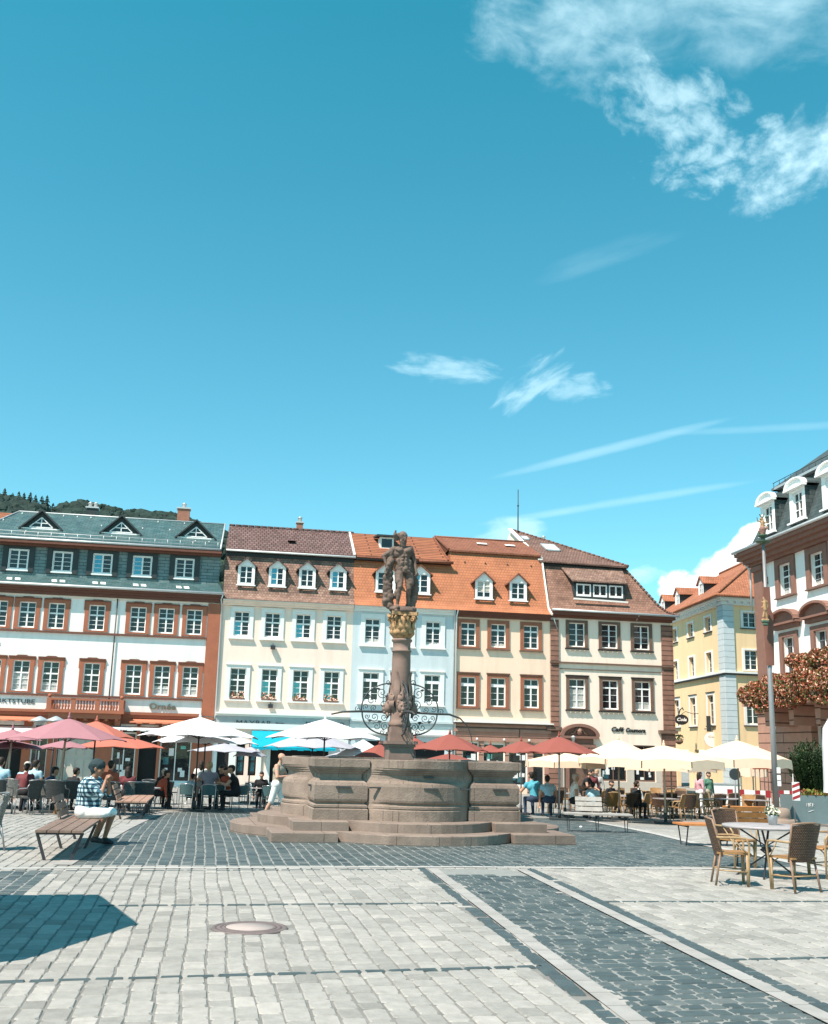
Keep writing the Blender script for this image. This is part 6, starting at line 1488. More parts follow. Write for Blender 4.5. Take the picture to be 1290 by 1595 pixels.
# ---------------------------------------------------------------- parasols
def parasol(label, ax, ay, hw, ry, D, m, n=8, val=0.0, rot=.2, group=None, polem='pole', tilt=0, ribm='steel', vent=False, base=None):
    """ax, ay apex and hw, ry half width / rim height as seen in the photo, D distance; becomes metres here"""
    p = at(ax, ay, D); rim = at(ax, ry, D); Rr = hw * D / FPX; z0 = gz(D); zr = rim.z; za = p.z
    t = thing('parasol', label, 'parasol', (p.x, p.y, z0), group); c = Vector((p.x, p.y, 0)); b = MB(); ns = 6
    def S(i, k, dz=0):
        """ring i (0 apex .. ns rim), k in half panels"""
        tt = i / ns; a = rot + pi * k / n; mid = k % 2; rr = Rr * tt * (cos(pi / n) * .985 if mid else 1); zz = za + (zr - za) * (tt ** 1.12) + (.05 * Rr / 1.5 * sin(pi * tt * .5) * tt if mid else 0) + dz; return Vector((c.x + cos(a) * rr, c.y + sin(a) * rr, zz))
    K2 = 2 * n; vs = []; 
    for dz in (0, -.015):
        for i in range(ns + 1):
            for k in range(K2): vs.append(S(max(i, .02), k, dz))
    fs = []; off = (ns + 1) * K2
    for i in range(ns):
        for k in range(K2):
            a, b_, c_, d_ = i * K2 + k, i * K2 + (k + 1) % K2, (i + 1) * K2 + (k + 1) % K2, (i + 1) * K2 + k; fs.append((d_, c_, b_, a)); fs.append((a + off, b_ + off, c_ + off, d_ + off))
    for k in range(K2): a, b_ = ns * K2 + k, ns * K2 + (k + 1) % K2; fs.append((a, b_, b_ + off, a + off))
    b.mesh(vs, fs, 0, False, False); b.build('canopy', m, t)
    if val:
        b = MB()
        for q in range(n):
            seg = 5; P = []
            for j in range(seg + 1):
                f = .015 + .97 * j / seg; e0, e1 = S(ns, 2 * q), S(ns, 2 * q + 2); w = e0.lerp(e1, f) + Vector((0, 0, .05 * Rr / 1.5 * sin(pi * f) * .9)); o_ = (w - Vector((c.x, c.y, w.z))).normalized(); P.append((w, w + o_ * .02 + Vector((0, 0, -val * (1 + .06 * math.sin(7 * f + q))))))
            for j in range(seg): b.face([P[j][0], P[j + 1][0], P[j + 1][1], P[j][1]])
        b.build('valance', m, t)
    b = MB(); tl = Vector((tilt, 0, 0)); b.tube([Vector((p.x, p.y, z0)) + tl, Vector((p.x, p.y, za + .02))], .026 if polem != 'polewood' else .032, k=8); b.build('pole', M[polem], t)
    for k in range(n):
        b = MB(); e = S(ns, 2 * k, -.03); i0 = S(.3, 2 * k, -.03); b.tube([i0, e], .012, k=4); hub = Vector((p.x, p.y, zr + (za - zr) * .1 - .12)); b.tube([hub, S(3, 2 * k, -.04)], .010, k=4); b.build('rib', M[ribm], t)
    b = MB(); b.lathe((p.x, p.y, za), [(.05, -.02), (.045, .05), (.02, .10), (.03, .13), (.005, .17)], 0, 8); b.build('finial', m, t)
    b = MB(); b.box(p.x - .3 + tilt, p.x + .3 + tilt, p.y - .3, p.y + .3, z0 + .001, z0 + .08); b.tube([(p.x + tilt, p.y, z0 + .08), (p.x + tilt, p.y, z0 + .35)], .05, k=8); b.build('base', M['slateside'], t)
    return t
g = 'dusty pink parasols at the left cafe'
parasol('large dusty pink parasol with leaning pole behind the man on the bench', 108, 1119, 88, 1152, 30, M['pinkc'], 6, rot=.35, tilt=-.2, polem='polewood')
parasol('dusty pink parasol cut by the left frame edge, higher one', 20, 1136, 46, 1153, 33, M['pinkc'], 6, rot=.1, polem='polewood')
parasol('low dusty pink parasol under the large pink one at far left', 20, 1153, 62, 1166, 34, M['pinkc'], 6, rot=.5, tilt=-.3, polem='polewood')
parasol('flat dusty pink parasol whose edge shows right under the large pink one', 102, 1153, 42, 1165, 36, M['pinkc'], 8, rot=.2, polem='polewood')
parasol('salmon parasol peaking just right of the dusty pink one', 151, 1123, 68, 1149, 34, M['salmon'], 4, rot=.75, polem='poledark')
parasol('low salmon parasol reaching right towards the white parasol', 190, 1145, 72, 1165, 37, M['salmon'], 6, rot=.1, polem='pole')
parasol('big white parasol in front of the pink house wall left of the bar lettering', 312, 1117, 92, 1148, 35, M['whitec'], 8, rot=.39, polem='poledark', ribm='poledark')
parasol('second big white parasol tucked just under the left white one', 322, 1128, 80, 1158, 38, M['whitec'], 8, rot=.1, polem='poledark', ribm='poledark')
parasol('small lilac grey parasol under the left white pair', 350, 1158, 55, 1171, 44, M['lilac'], 8, rot=.2, polem='poledark')
parasol('pale lilac parasol with a peak left of the standing bald man', 391, 1163, 30, 1178, 45, M['lilac'], 4, rot=.7, polem='poledark')
parasol('big white parasol just behind the left rim of the fountain', 507, 1120, 92, 1151, 35, M['whitec'], 8, rot=.39, polem='poledark', ribm='poledark')
parasol('lilac undersided parasol close beneath the white one behind the fountain', 488, 1139, 74, 1165, 40, M['lilac'], 8, rot=.15, polem='poledark')
parasol('tiny grey parasol peeking over the fountain rim beside the blond head', 532, 1171, 34, 1182, 42, M['lilac'], 6, rot=.2, polem='poledark')
parasol('white square parasol half hidden left of the column foot', 566, 1152, 52, 1178, 41, M['whitec'], 4, rot=.7, polem='poledark')
parasol('brick red parasol left of the column foot', 592, 1159, 42, 1180, 37, M['redc'], 6, rot=.3)
parasol('small brick red parasol immediately right of the column foot', 647, 1149, 30, 1166, 44, M['redc'], 6, rot=.3)
parasol('wide brick red parasol with long right edge above the fountain rim', 701, 1143, 60, 1169, 38, M['redc'], 6, rot=.15, ribm='pole')
parasol('flat brick red parasol skimming the fountain rim under the wide red one', 700, 1174, 42, 1185, 41, M['redc'], 6, rot=.2)
parasol('little brick red parasol in the gap between the wide red ones', 764, 1160, 24, 1172, 46, M['redc'], 6, rot=.1)
parasol('brick red parasol between the wide one and the rightmost red one', 812, 1154, 48, 1173, 41, M['redc'], 6, rot=.2)
parasol('rightmost brick red parasol overlapping the cream ones', 871, 1147, 62, 1173, 36, M['redc'], 6, rot=.05)
parasol('low cream parasol beneath the rightmost red one', 880, 1172, 62, 1187, 39, M['creamc'], 8, .22, rot=.39, polem='polewood')
parasol('whitish cream parasol under the cafe lettering', 963, 1152, 66, 1182, 38, M['creamc'], 8, .20, rot=.3, polem='polewood')
parasol('large cream parasol in front of the corner quoins of the ivory house', 1034, 1161, 92, 1185, 35, M['creamc'], 8, .27, rot=.2, polem='polewood')
parasol('low cream parasol in the second row below the large cream ones', 1045, 1180, 72, 1194, 42, M['creamc'], 8, .2, rot=.1, polem='polewood')
parasol('large cream parasol with brown shade nearest the flagpole', 1148, 1153, 78, 1183, 37, M['creamc'], 8, .30, rot=.42, polem='polewood')
parasol('small far cream parasol left of the red and white barriers', 1172, 1184, 24, 1192, 48, M['creamc'], 6, .5, rot=.1, polem='polewood')
# the parasol beyond the left frame edge that throws the big shadow
sp0 = px([(-10, 1440)])[0]; off = 2.62 / math.tan(SUN_EL)
U = Vector((sp0[0] - off * cos(SUN_AZ) - .15, sp0[1] - off * sin(SUN_AZ), 0))
def shadowparasol():
    t = thing('parasol', 'square parasol beyond the left frame edge that casts the big shadow', 'parasol', tuple(U)); z = 2.62
    tgt = [gpt(*q) for q in ((155, 1395), (217, 1441), (40, 1497), (-140, 1520), (-230, 1450), (-120, 1396))]
    P = [Vector((q.x - off * cos(SUN_AZ), q.y - off * sin(SUN_AZ), z)) for q in tgt]; ap = Vector((sum(q.x for q in P) / 6, sum(q.y for q in P) / 6, z + .5)); b = MB()
    for i in range(6): q0, q1 = P[i], P[(i + 1) % 6]; b.face([ap, q0, q1]); b.face([ap - Vector((0, 0, .02)), q1 - Vector((0, 0, .02)), q0 - Vector((0, 0, .02))]); b.face([q0, q0 - Vector((0, 0, .02)), q1 - Vector((0, 0, .02)), q1])
    b.build('canopy', M['lilac'], t); b = MB(); b.tube([(ap.x, ap.y, 0), ap], .03); b.build('pole', M['pole'], t)
    for q in P: b = MB(); b.tube([ap - Vector((0, 0, .04)), q - Vector((0, 0, .03))], .012, k=4); b.build('rib', M['pole'], t)
shadowparasol()

# ---------------------------------------------------------------- benches
def make_bench(label, Lb, W_, wood, back, backpos, loc, rz, sidem='wood'):
    """seat runs along local Y, backrest on the -X side; backpos = start of the short backrest"""
    t = thing('bench', label, 'bench'); b = MB(); n = 4; w = W_ / n; H_ = .45
    for k in range(n): b.box(-W_ / 2 + k * w + .008, -W_ / 2 + (k + 1) * w - .008, 0, Lb, H_ - .035, H_)
    b.build('seat', wood, t)
    b = MB()
    for k in range(3): b.obox((-W_ / 2 + .02 - .05 * k, backpos, H_ + .08 + k * .12), (-W_ / 2 + .02 - .05 * k, backpos + back, H_ + .08 + k * .12), .105, .03, up=(1, 0, .35))
    bb = b.build('backrest', wood, t)
    b = MB()
    for y in (backpos + .12, backpos + back - .12): b.obox((-W_ / 2 + .08, y, H_ - .05), (-W_ / 2 - .12, y, H_ + .38), .05, .012)
    b.build('bracket', M['steel'], bb)
    for y in (.12, Lb / 2, Lb - .12):
        for s in (-1, 1):
            b = MB(); b.obox((s * (W_ / 2 - .02), y, H_ - .04), (s * (W_ / 2 - .17), y, 0), .045, .012, up=(0, 1, 0)); b.build('leg', M['steel'], t)
    b = MB(); 
    for y in (.12, Lb / 2, Lb - .12): b.box(-W_ / 2 + .02, W_ / 2 - .02, y - .02, y + .02, H_ - .07, H_ - .0355)
    b.build('seat_frame', M['steel'], t); t.location = loc; t.rotation_euler = (0, 0, rz); return t
def G3(x, y): return (x, y, gz(y))
make_bench('long brown slatted bench on which the man in the checked shirt sits', 3.9, .70, M['wood'], 1.2, 2.3, G3(-5.14, 16.3), rad(10.3))
make_bench('reddish slatted bench further back between the black chairs and dark paving', 3.4, .78, M['woodlight'], 1.3, .1, G3(-6.78, 26.9), rad(10.3))
make_bench('weathered grey bench standing sideways right of the fountain', 1.66, .62, M['woodgrey'], .66, .34, G3(3.88, 27.0), rad(-90 - 2))
make_bench('orange brown bench behind the wicker chairs near the flagpole', 1.95, .62, M['woodorange'], 1.05, .08, G3(7.52, 22.7), rad(90 + 6))

# ---------------------------------------------------------------- chairs
def curve_back(b, w, y0, z0, z1, lean, n=8, th=.022, bulge=.06, taper=1.0, m=0):
    vs = []
    for zz, k in ((z0, 0), ((z0 + z1) / 2, .5), (z1, 1)):
        for i in range(n + 1): f = i / n * 2 - 1; ww = w / 2 * (taper + (1 - taper) * k); vs.append((f * ww, y0 + lean * k - bulge * f * f * (.7 + .3 * k), zz - (.03 * f * f if k == 1 else 0)))
    N_ = n + 1; vs2 = [(x, y + th, z) for x, y, z in vs]; a = len(vs); fs = []
    for r_ in range(2):
        for i in range(n): q = (r_ * N_ + i, r_ * N_ + i + 1, (r_ + 1) * N_ + i + 1, (r_ + 1) * N_ + i); fs.append(q); fs.append(tuple(j + a for j in q[::-1]))
    for i in range(n): fs.append((2 * N_ + i, 2 * N_ + i + 1, 2 * N_ + i + 1 + a, 2 * N_ + i + a)); fs.append((i + 1, i, i + a, i + 1 + a))
    for r_ in range(2): fs.append((r_ * N_, (r_ + 1) * N_, (r_ + 1) * N_ + a, r_ * N_ + a)); fs.append(((r_ + 1) * N_ + n, r_ * N_ + n, r_ * N_ + n + a, (r_ + 1) * N_ + n + a))
    b.mesh(vs + vs2, fs, m, False)
def make_chair(kind, label, loc, rz, group):
    t = thing('chair', label, 'chair', (0, 0, 0), group, 0)
    if kind in ('rattan', 'honey'):
        cane = M['cane'] if kind == 'rattan' else M['cane']; wv = M['rattan'] if kind == 'rattan' else M['rattanhoney']
        b = MB(); b.box(-.22, .22, -.23, .21, .435, .46); b.tube([(-.22, -.24, .44), (.22, -.24, .44)], .018); b.build('seat', M['rattanhoney'] if kind != 'rattan' else M['rattanhoney'], t)
        b = MB(); curve_back(b, .50, .20, .40, .90, .12, taper=.82, bulge=.07); b.build('backrest', wv, t)
        b = MB(); b.tube([(-.215, .14, .40), (-.235, .20, .65), (-.255, .27, .90)], .015, k=6); b.tube([(.215, .14, .40), (.235, .20, .65), (.255, .27, .90)], .015, k=6); b.tube([(-.255, .265, .895), (-.1, .325, .915), (.1, .325, .915), (.255, .265, .895)], .016, k=6); b.build('back_frame', M['canedark'] if kind == 'rattan' else cane, t)
        for s in (-1, 1):
            b = MB(); b.tube([(s * .22, -.20, 0), (s * .225, -.21, .30), (s * .25, -.22, .58), (s * .27, -.17, .655), (s * .275, -.05, .665), (s * .265, .12, .66), (s * .25, .22, .66)], .016, k=7); b.tube([(s * .225, -.20, .44), (s * .25, -.12, .52), (s * .268, -.02, .64)], .009, k=5); b.build('armrest', cane, t)
            b = MB(); b.tube([(s * .20, -.19, 0), (s * .215, -.19, .43)], .016, k=7); b.build('leg', cane, t)
            b = MB(); b.tube([(s * .23, .25, 0), (s * .21, .17, .43)], .016, k=7); b.build('leg', M['canedark'] if kind == 'rattan' else cane, t)
        b = MB()
        for s in (-1, 1): b.tube([(s * .215, -.19, .20), (s * .22, .21, .22)], .010, k=5); b.tube([(s * .215, -.19, .24), (s * .17, -.19, .38), (s * .06, -.19, .43)], .009, k=5)
        b.tube([(-.215, -.19, .20), (.215, -.19, .20)], .010, k=5); b.tube([(-.22, .21, .22), (.22, .21, .22)], .010, k=5); b.build('stretcher', cane, t)
    elif kind in ('greywicker', 'darkwicker'):
        wv = M['wickergrey'] if kind == 'greywicker' else M['wickerdark']
        b = MB(); b.box(-.24, .24, -.24, .2, .42, .45); b.build('seat', wv, t)
        b = MB(); curve_back(b, .56, .20, .40, .88, .10, taper=.80, bulge=.13); b.build('backrest', wv, t)
        b = MB(); b.tube([(-.28, .16, .87), (-.15, .28, .895), (0, .30, .90), (.15, .28, .895), (.28, .16, .87)], .014, k=6); b.build('back_frame', M['pole'], t)
        for s in (-1, 1):
            b = MB(); b.tube([(s * .24, -.22, .43), (s * .27, -.2, .62), (s * .28, -.1, .66), (s * .28, .12, .68), (s * .27, .18, .78)], .013, k=6); b.build('armrest', M['pole'], t)
            b = MB(); b.tube([(s * .24, -.24, 0), (s * .235, -.22, .42)], .014, k=6); b.build('leg', M['pole'], t)
            b = MB(); b.tube([(s * .26, .28, 0), (s * .225, .19, .42)], .014, k=6); b.build('leg', M['pole'], t)
        b = MB(); b.tube([(-.24, .23, .2), (0, .2, .34), (.24, .23, .2)], .010, k=5); b.build('stretcher', M['pole'], t)
    else:
        b = MB(); b.box(-.21, .21, -.22, .2, .43, .45); b.build('seat', M['tealmesh'], t)
        b = MB(); curve_back(b, .46, .20, .50, .84, .05, taper=.95, bulge=.08); b.build('backrest', M['tealmesh'], t)
        for s in (-1, 1):
            b = MB(); b.tube([(s * .24, -.22, 0), (s * .245, -.21, .45), (s * .25, -.19, .64), (s * .25, -.12, .67), (s * .25, .1, .67), (s * .245, .17, .67)], .013, k=6); b.build('armrest', M['alu'], t)
            b = MB(); b.tube([(s * .22, .24, 0), (s * .225, .18, .45), (s * .235, .19, .80), (s * .20, .22, .85)], .013, k=6); b.build('leg', M['alu'], t)
        b = MB(); b.tube([(-.2, .22, .85), (0, .27, .865), (.2, .22, .85)], .013, k=6); b.tube([(-.225, .2, .22), (.225, .2, .22)], .01, k=5); b.build('back_frame', M['alu'], t)
    t.location = loc; t.rotation_euler = (0, 0, rz); return t
def make_table(kind, label, loc, rz, group):
    t = thing('table', label, 'table', (0, 0, 0), group, 0); b = MB()
    if kind == 'round': b.lathe((0, 0, 0), [(.38, .705), (.39, .71), (.39, .735), (.38, .74)], 0, 28)
    elif kind == 'big': b.lathe((0, 0, 0), [(.62, .72), (.64, .725), (.64, .755), (.63, .76)], 0, 40)
    else: b.box(-.36, .36, -.36, .36, .71, .74)
    b.build('tabletop', M['tabletop'] if kind != 'dark' else M['tabledark'], t)
    if kind == 'big':
        for s, q in ((-1, -1), (1, -1), (1, 1), (-1, 1)): b = MB(); b.tube([(s * .33, q * .33, 0), (-s * .06, -q * .06, .40), (s * .30, q * .30, .72)], .016, k=6); b.build('leg', M['steel'], t)
        b = MB(); b.tube([(0, 0, .38), (0, 0, .44)], .07); b.build('leg_hub', M['steel'], t)
    else:
        b = MB(); b.tube([(0, 0, .03), (0, 0, .71)], .03, k=8); b.build('column', M['steel'], t); b = MB(); b.box(-.26, .26, -.03, .03, .002, .035); b.box(-.03, .03, -.26, .26, .036, .05); b.build('foot', M['steel'], t)
    t.location = loc; t.rotation_euler = (0, 0, rz); return t
PROTO = {}
def chair(kind, label, x, y, deg, group, xy=False):
    p = spot(x, y) if not xy else Vector((x, y, gz(y)))
    if kind not in PROTO: PROTO[kind] = make_chair(kind, label, tuple(p), rad(deg), group); return PROTO[kind]
    return dup(PROTO[kind], tuple(p), rad(deg), label, group)
def table(kind, label, x, y, deg, group):
    p = spot(x, y); k = 't' + kind
    if k not in PROTO: PROTO[k] = make_table(kind, label, tuple(p), rad(deg), group); return PROTO[k]
    return dup(PROTO[k], tuple(p), rad(deg), label, group)
g = 'wicker armchairs round the near right table'
chair('rattan', 'wicker armchair with honey seat, its dark back to the left of the near table', 1140, 1379, 82, g)
chair('rattan', 'wicker armchair seen from behind at the near table, right front one', 1238, 1389, 205, g)
chair('rattan', 'wicker armchair behind the near table whose woven back stands before the orange bench', 1148, 1352, 25, g)
chair('rattan', 'wicker armchair half cut by the right frame edge at the near table', 1292, 1368, -75, g)
table('big', 'pale round cafe table with crossed dark legs and a flower pot on it', 1196, 1367, 20, None)
fp = gpt(1208, 1366); t = thing('flower_pot', 'small zinc pot of white flowers on the near round table', 'flower pot', (fp.x, fp.y, .76))
b = MB(); b.lathe((fp.x, fp.y, .761), [(.06, 0), (.08, .13), (.085, .14), (.07, .141)], 0, 16); b.build('pot', M['zinc'], t)
b = MB(); rnd = random.Random(2); leafclump(b, (fp.x, fp.y, .96), .11, .11, .08, 160, .035, lambda v, r: 0 if r.random() < .4 else 1, rnd, .6); b.build('flowers', [M['leaf'], M['petalw']], t)
table('dark', 'square table of the near seating group mostly past the right edge', 1330, 1362, 10, None)
chair('greywicker', 'pale grey wicker chair cut by the left frame edge beside the bench', -26, 1325, -60, 'pale grey wicker chairs at left')
g = 'dark wicker chairs at left'
chair('darkwicker', 'dark wicker chair with bag below it, just left of the man on the bench', 86, 1260, 178, g)
chair('darkwicker', 'dark wicker chair right beside the one with the bag', 113, 1257, 175, g)
chair('darkwicker', 'dark wicker chair at the far left edge under the low pink parasol', -3, 1262, 170, g)
chair('darkwicker', 'dark wicker chair turned sideways between two pale grey ones', 44, 1262, 250, g)
chair('darkwicker', 'black wicker chair right behind the checked shirt of the seated man', 174, 1258, 170, g)
g = 'pale grey wicker chairs at left'
chair('greywicker', 'pale grey wicker chair second from the left frame edge', 22, 1260, 150, g)
chair('greywicker', 'pale grey wicker chair in the middle of the left cafe row', 58, 1257, 140, g)
chair('greywicker', 'pale grey wicker chair touching the dark one with the bag', 70, 1255, 160, g)
chair('greywicker', 'pale grey wicker chair in the second row left under parasols', 30, 1248, 20, g)
chair('greywicker', 'pale wicker chair just right of the red shirted guest', 205, 1252, 200, g)
for i, (x, y, l) in enumerate(((38, 1250, 'left edge group'), (98, 1248, 'chair with the bag'), (150, 1247, 'back of the checked shirt'), (10, 1240, 'man in pale blue'))): table('round', 'small round table beside the ' + l, x, y, 0, 'small round tables at left')
bp = spot(95, 1259); t = thing('bag', 'tan leather bag standing under the dark wicker chair', 'bag', (bp.x, bp.y - .1, bp.z)); b = MB(); b.prism([(bp.x - .14, bp.z + .002), (bp.x + .14, bp.z + .002), (bp.x + .11, bp.z + .27), (bp.x - .11, bp.z + .27)], bp.y - .18, bp.y - .06); b.build('body', M['orangebag'], t, fixn=True); b = MB(); b.tube([(bp.x - .08, bp.y - .12, bp.z + .27), (bp.x - .06, bp.y - .12, bp.z + .37), (bp.x + .06, bp.y - .12, bp.z + .37), (bp.x + .08, bp.y - .12, bp.z + .27)], .008, k=5); b.build('handle', M['orangebag'], t)
g = 'aluminium chairs with teal backs'
for x, y, d, l in ((291, 1259, 175, 'leftmost teal backed metal chair at the lilac shirted man table'), (325, 1260, 180, 'teal backed metal chair squarely behind the man in the lilac shirt'), (346, 1257, 150, 'teal backed metal chair between the lilac shirt and the black shirt'), (372, 1255, 235, 'metal chair of the man in the black shirt leaning in'), (420, 1258, 165, 'teal backed metal chair left of the fountain steps'), (303, 1247, 30, 'metal chair on the far side of the lilac shirted man'), (352, 1245, 0, 'metal chair facing the camera behind the table of five'),
                   (398, 1247, 100, 'metal chair sideways in front of the dark bar door'), (412, 1243, 0, 'metal chair facing the camera at the dark bar door'), (388, 1240, 200, 'back row metal chair before the menu boards'), (428, 1240, 90, 'back row metal chair hidden by the bald man')):
    chair('alu', l, x, y, d, g)
for x, y, l in ((312, 1251, 'aluminium edged table at which the lilac shirted man sits'), (345, 1250, 'table on which the two men rest their hands'), (405, 1250, 'bare table left of the bald man'), (410, 1238, 'bare table before the dark bar door')): table('round', l, x, y, 0, 'small tables before the bar')
g = 'honey coloured cane chairs at the right cafe'
for x, y, d, l in ((968, 1268, 120, 'honey cane chair behind the grey bench, nearest the pole'), (1000, 1270, 235, 'honey cane chair with arched arms in the front row middle'), (1055, 1273, 240, 'honey cane chair standing out in front at the right end'), (944, 1262, 30, 'honey cane chair just above the grey bench right half'), (993, 1256, 0, 'honey cane chair facing the camera behind the dark one'), (1020, 1260, 60, 'honey cane chair in the second row between two tables'), (1076, 1262, 200, 'honey cane chair right of the second cream pole'), (1040, 1252, 300, 'honey cane chair in the third row centre'), (1098, 1258, 150, 'honey cane chair near the woman in pink'), (1228, 1264, 200, 'honey cane chair behind the stone foot of the flagpole')):
    chair('honey', l, x, y, d, g)
g = 'dark cane chairs at the right cafe'
for x, y, d, l in ((985, 1271, 180, 'dark cane chair with its back to the camera in the front row'), (1072, 1271, 190, 'dark cane chair backing onto the orange bench'), (1028, 1268, 150, 'dark cane chair between the two honey ones in front'), (960, 1256, 200, 'dark cane chair in the second row beside the cream pole'), (1060, 1254, 340, 'dark cane chair in the third row right'), (846, 1262, 160, 'dark cane chair of the left man in blue beside the fountain'), (866, 1264, 200, 'dark cane chair of the right man in blue beside the fountain'), (900, 1262, 60, 'dark cane chair between the men in blue and the grey bench'), (1120, 1262, 180, 'dark cane chair behind the orange bench')):
    chair('rattan', l, x, y, d, g)
for x, y, l in ((1010, 1266, 'pale table between the honey chairs in front'), (1038, 1270, 'dark columned table at the right end of the front row'), (975, 1260, 'table by the cream pole behind the bench'), (1055, 1260, 'table in the second row before the quoins'), (1090, 1266, 'table left of the orange bench'), (888, 1258, 'table between the blue shirts and the white haired guest'), (1150, 1262, 'table behind the orange bench'), (1000, 1248, 'third row table before the cafe window')): table('square', l, x, y, 15, 'small cafe tables at right')

g = 'dark wicker chairs at left'
for x, y, d, l in ((222, 1254, 200, 'under the tip of the low salmon parasol'), (238, 1256, 160, 'left of the gap to the teal backed chairs'), (255, 1252, 240, 'nearest the teal backed chairs'), (231, 1246, 20, 'second row below the salmon tip'), (262, 1246, 60, 'second row left of the lilac shirt'), (214, 1247, 330, 'second row right of the maroon woman'), (140, 1247, 180, 'seen left of the black chair behind the man'), (52, 1247, 200, 'second row left before the beige panels'), (4, 1250, 30, 'second row at the left edge')):
    chair('darkwicker', 'dark wicker chair ' + l, x, y, d, g)
for x, y, l in ((228, 1251, 'under the salmon tip'), (250, 1248, 'between dark chairs left of the lilac shirt'), (126, 1246, 'before the beige door panels')): table('round', 'small round table ' + l, x, y, 0, 'small round tables at left')
g = 'honey coloured cane chairs at the right cafe'
for x, y, d, l in ((950, 1270, 200, 'front row just right of the grey backrest'), (1012, 1258, 140, 'second row behind the pale front table'), (1085, 1268, 130, 'right front beside the orange bench'), (975, 1250, 40, 'third row left of the second pole'), (1065, 1247, 10, 'back row before the quoins'), (1022, 1246, 350, 'back row before the cafe window'), (930, 1262, 250, 'behind the grey bench backrest'), (1110, 1266, 60, 'behind the orange bench left half'), (1165, 1266, 330, 'behind the orange bench right half')):
    chair('honey', 'honey cane chair ' + l, x, y, d, g)
g = 'dark cane chairs at the right cafe'
for x, y, d, l in ((1000, 1262, 190, 'second row centre'), (1045, 1262, 170, 'second row left of the pole'), (940, 1256, 20, 'row behind the grey bench'), (985, 1247, 200, 'back row centre'), (1048, 1244, 160, 'back row right'), (1100, 1250, 20, 'back row by the cabinet'), (1138, 1258, 200, 'behind the orange bench middle'), (915, 1266, 190, 'left behind the grey bench'), (1185, 1262, 150, 'left of the flagpole foot'), (880, 1254, 10, 'by the men in blue')):
    chair('rattan', 'dark cane chair ' + l, x, y, d, g)
for x, y, l in ((962, 1264, 'close behind the grey bench'), (1028, 1254, 'third row'), (1128, 1264, 'behind the left end of the orange bench'), (1180, 1266, 'left of the flagpole foot'), (1070, 1252, 'third row right')): table('square', 'small pale table ' + l, x, y, 15, 'small cafe tables at right')

# ---------------------------------------------------------------- people
def pat(x, D):
    p = at(x, 1200, D); return (p.x, p.y, gz(p.y))
def sit(**k): d = dict(kind='sit'); d.update(k); return d
def stand(**k): d = dict(kind='stand'); d.update(k); return d
HP = V3(-.03, -.24, 1.02)
# the man on the bench: facing +X, hands joined at his mouth
bm = Vector((-5.72, 19.15, 0))
person('seated man in a blue checked shirt, pale shorts and dark cap, hands at his mouth', (bm.x + .14, bm.y - .1, .0), rad(82), sit(lean=.16, nod=.55, sleeve=.6, legs=1, look=.05, L=(-.04, -.32, 1.03), R=(.05, -.33, 1.01), hdL=(.2, -.2, .9), hdR=(-.2, -.15, .9), armhintL=V3(-.5, 0, -.9), armhintR=V3(.5, 0, -.9), curl=.9, ankL=(-.08, -.20, .09), ankR=(.14, -.30, .09)),
       (M['skintan'], M['plaid'], cW, M['steel']), 'short', M['hairb'], voxel=.010, fat=1.5, fine=True, scale=1.06, hat=cloth('cap', (.025, .045, .05)))
person('bald man in beige shirt and white shorts standing left of the fountain', pat(433, 28.6), rad(75), stand(lean=.08, sleeve=.3, legs=1, nod=.3, L=(-.12, -.30, 1.15), R=(.12, -.34, 1.12), ankL=(-.12, .30, .09), ankR=(.10, -.05, .09)), (sk, cBe, cW, M['steel']), None, None, .013, 1.12, scale=1.0)
person('blond head of a guest showing just above the fountain rim', pat(495, 30.5), rad(10), sit(lean=.1, look=.4), (sk, cW, cK, M['steel']), 'long', M['hairbl'], .016, scale=1.2)
g = None
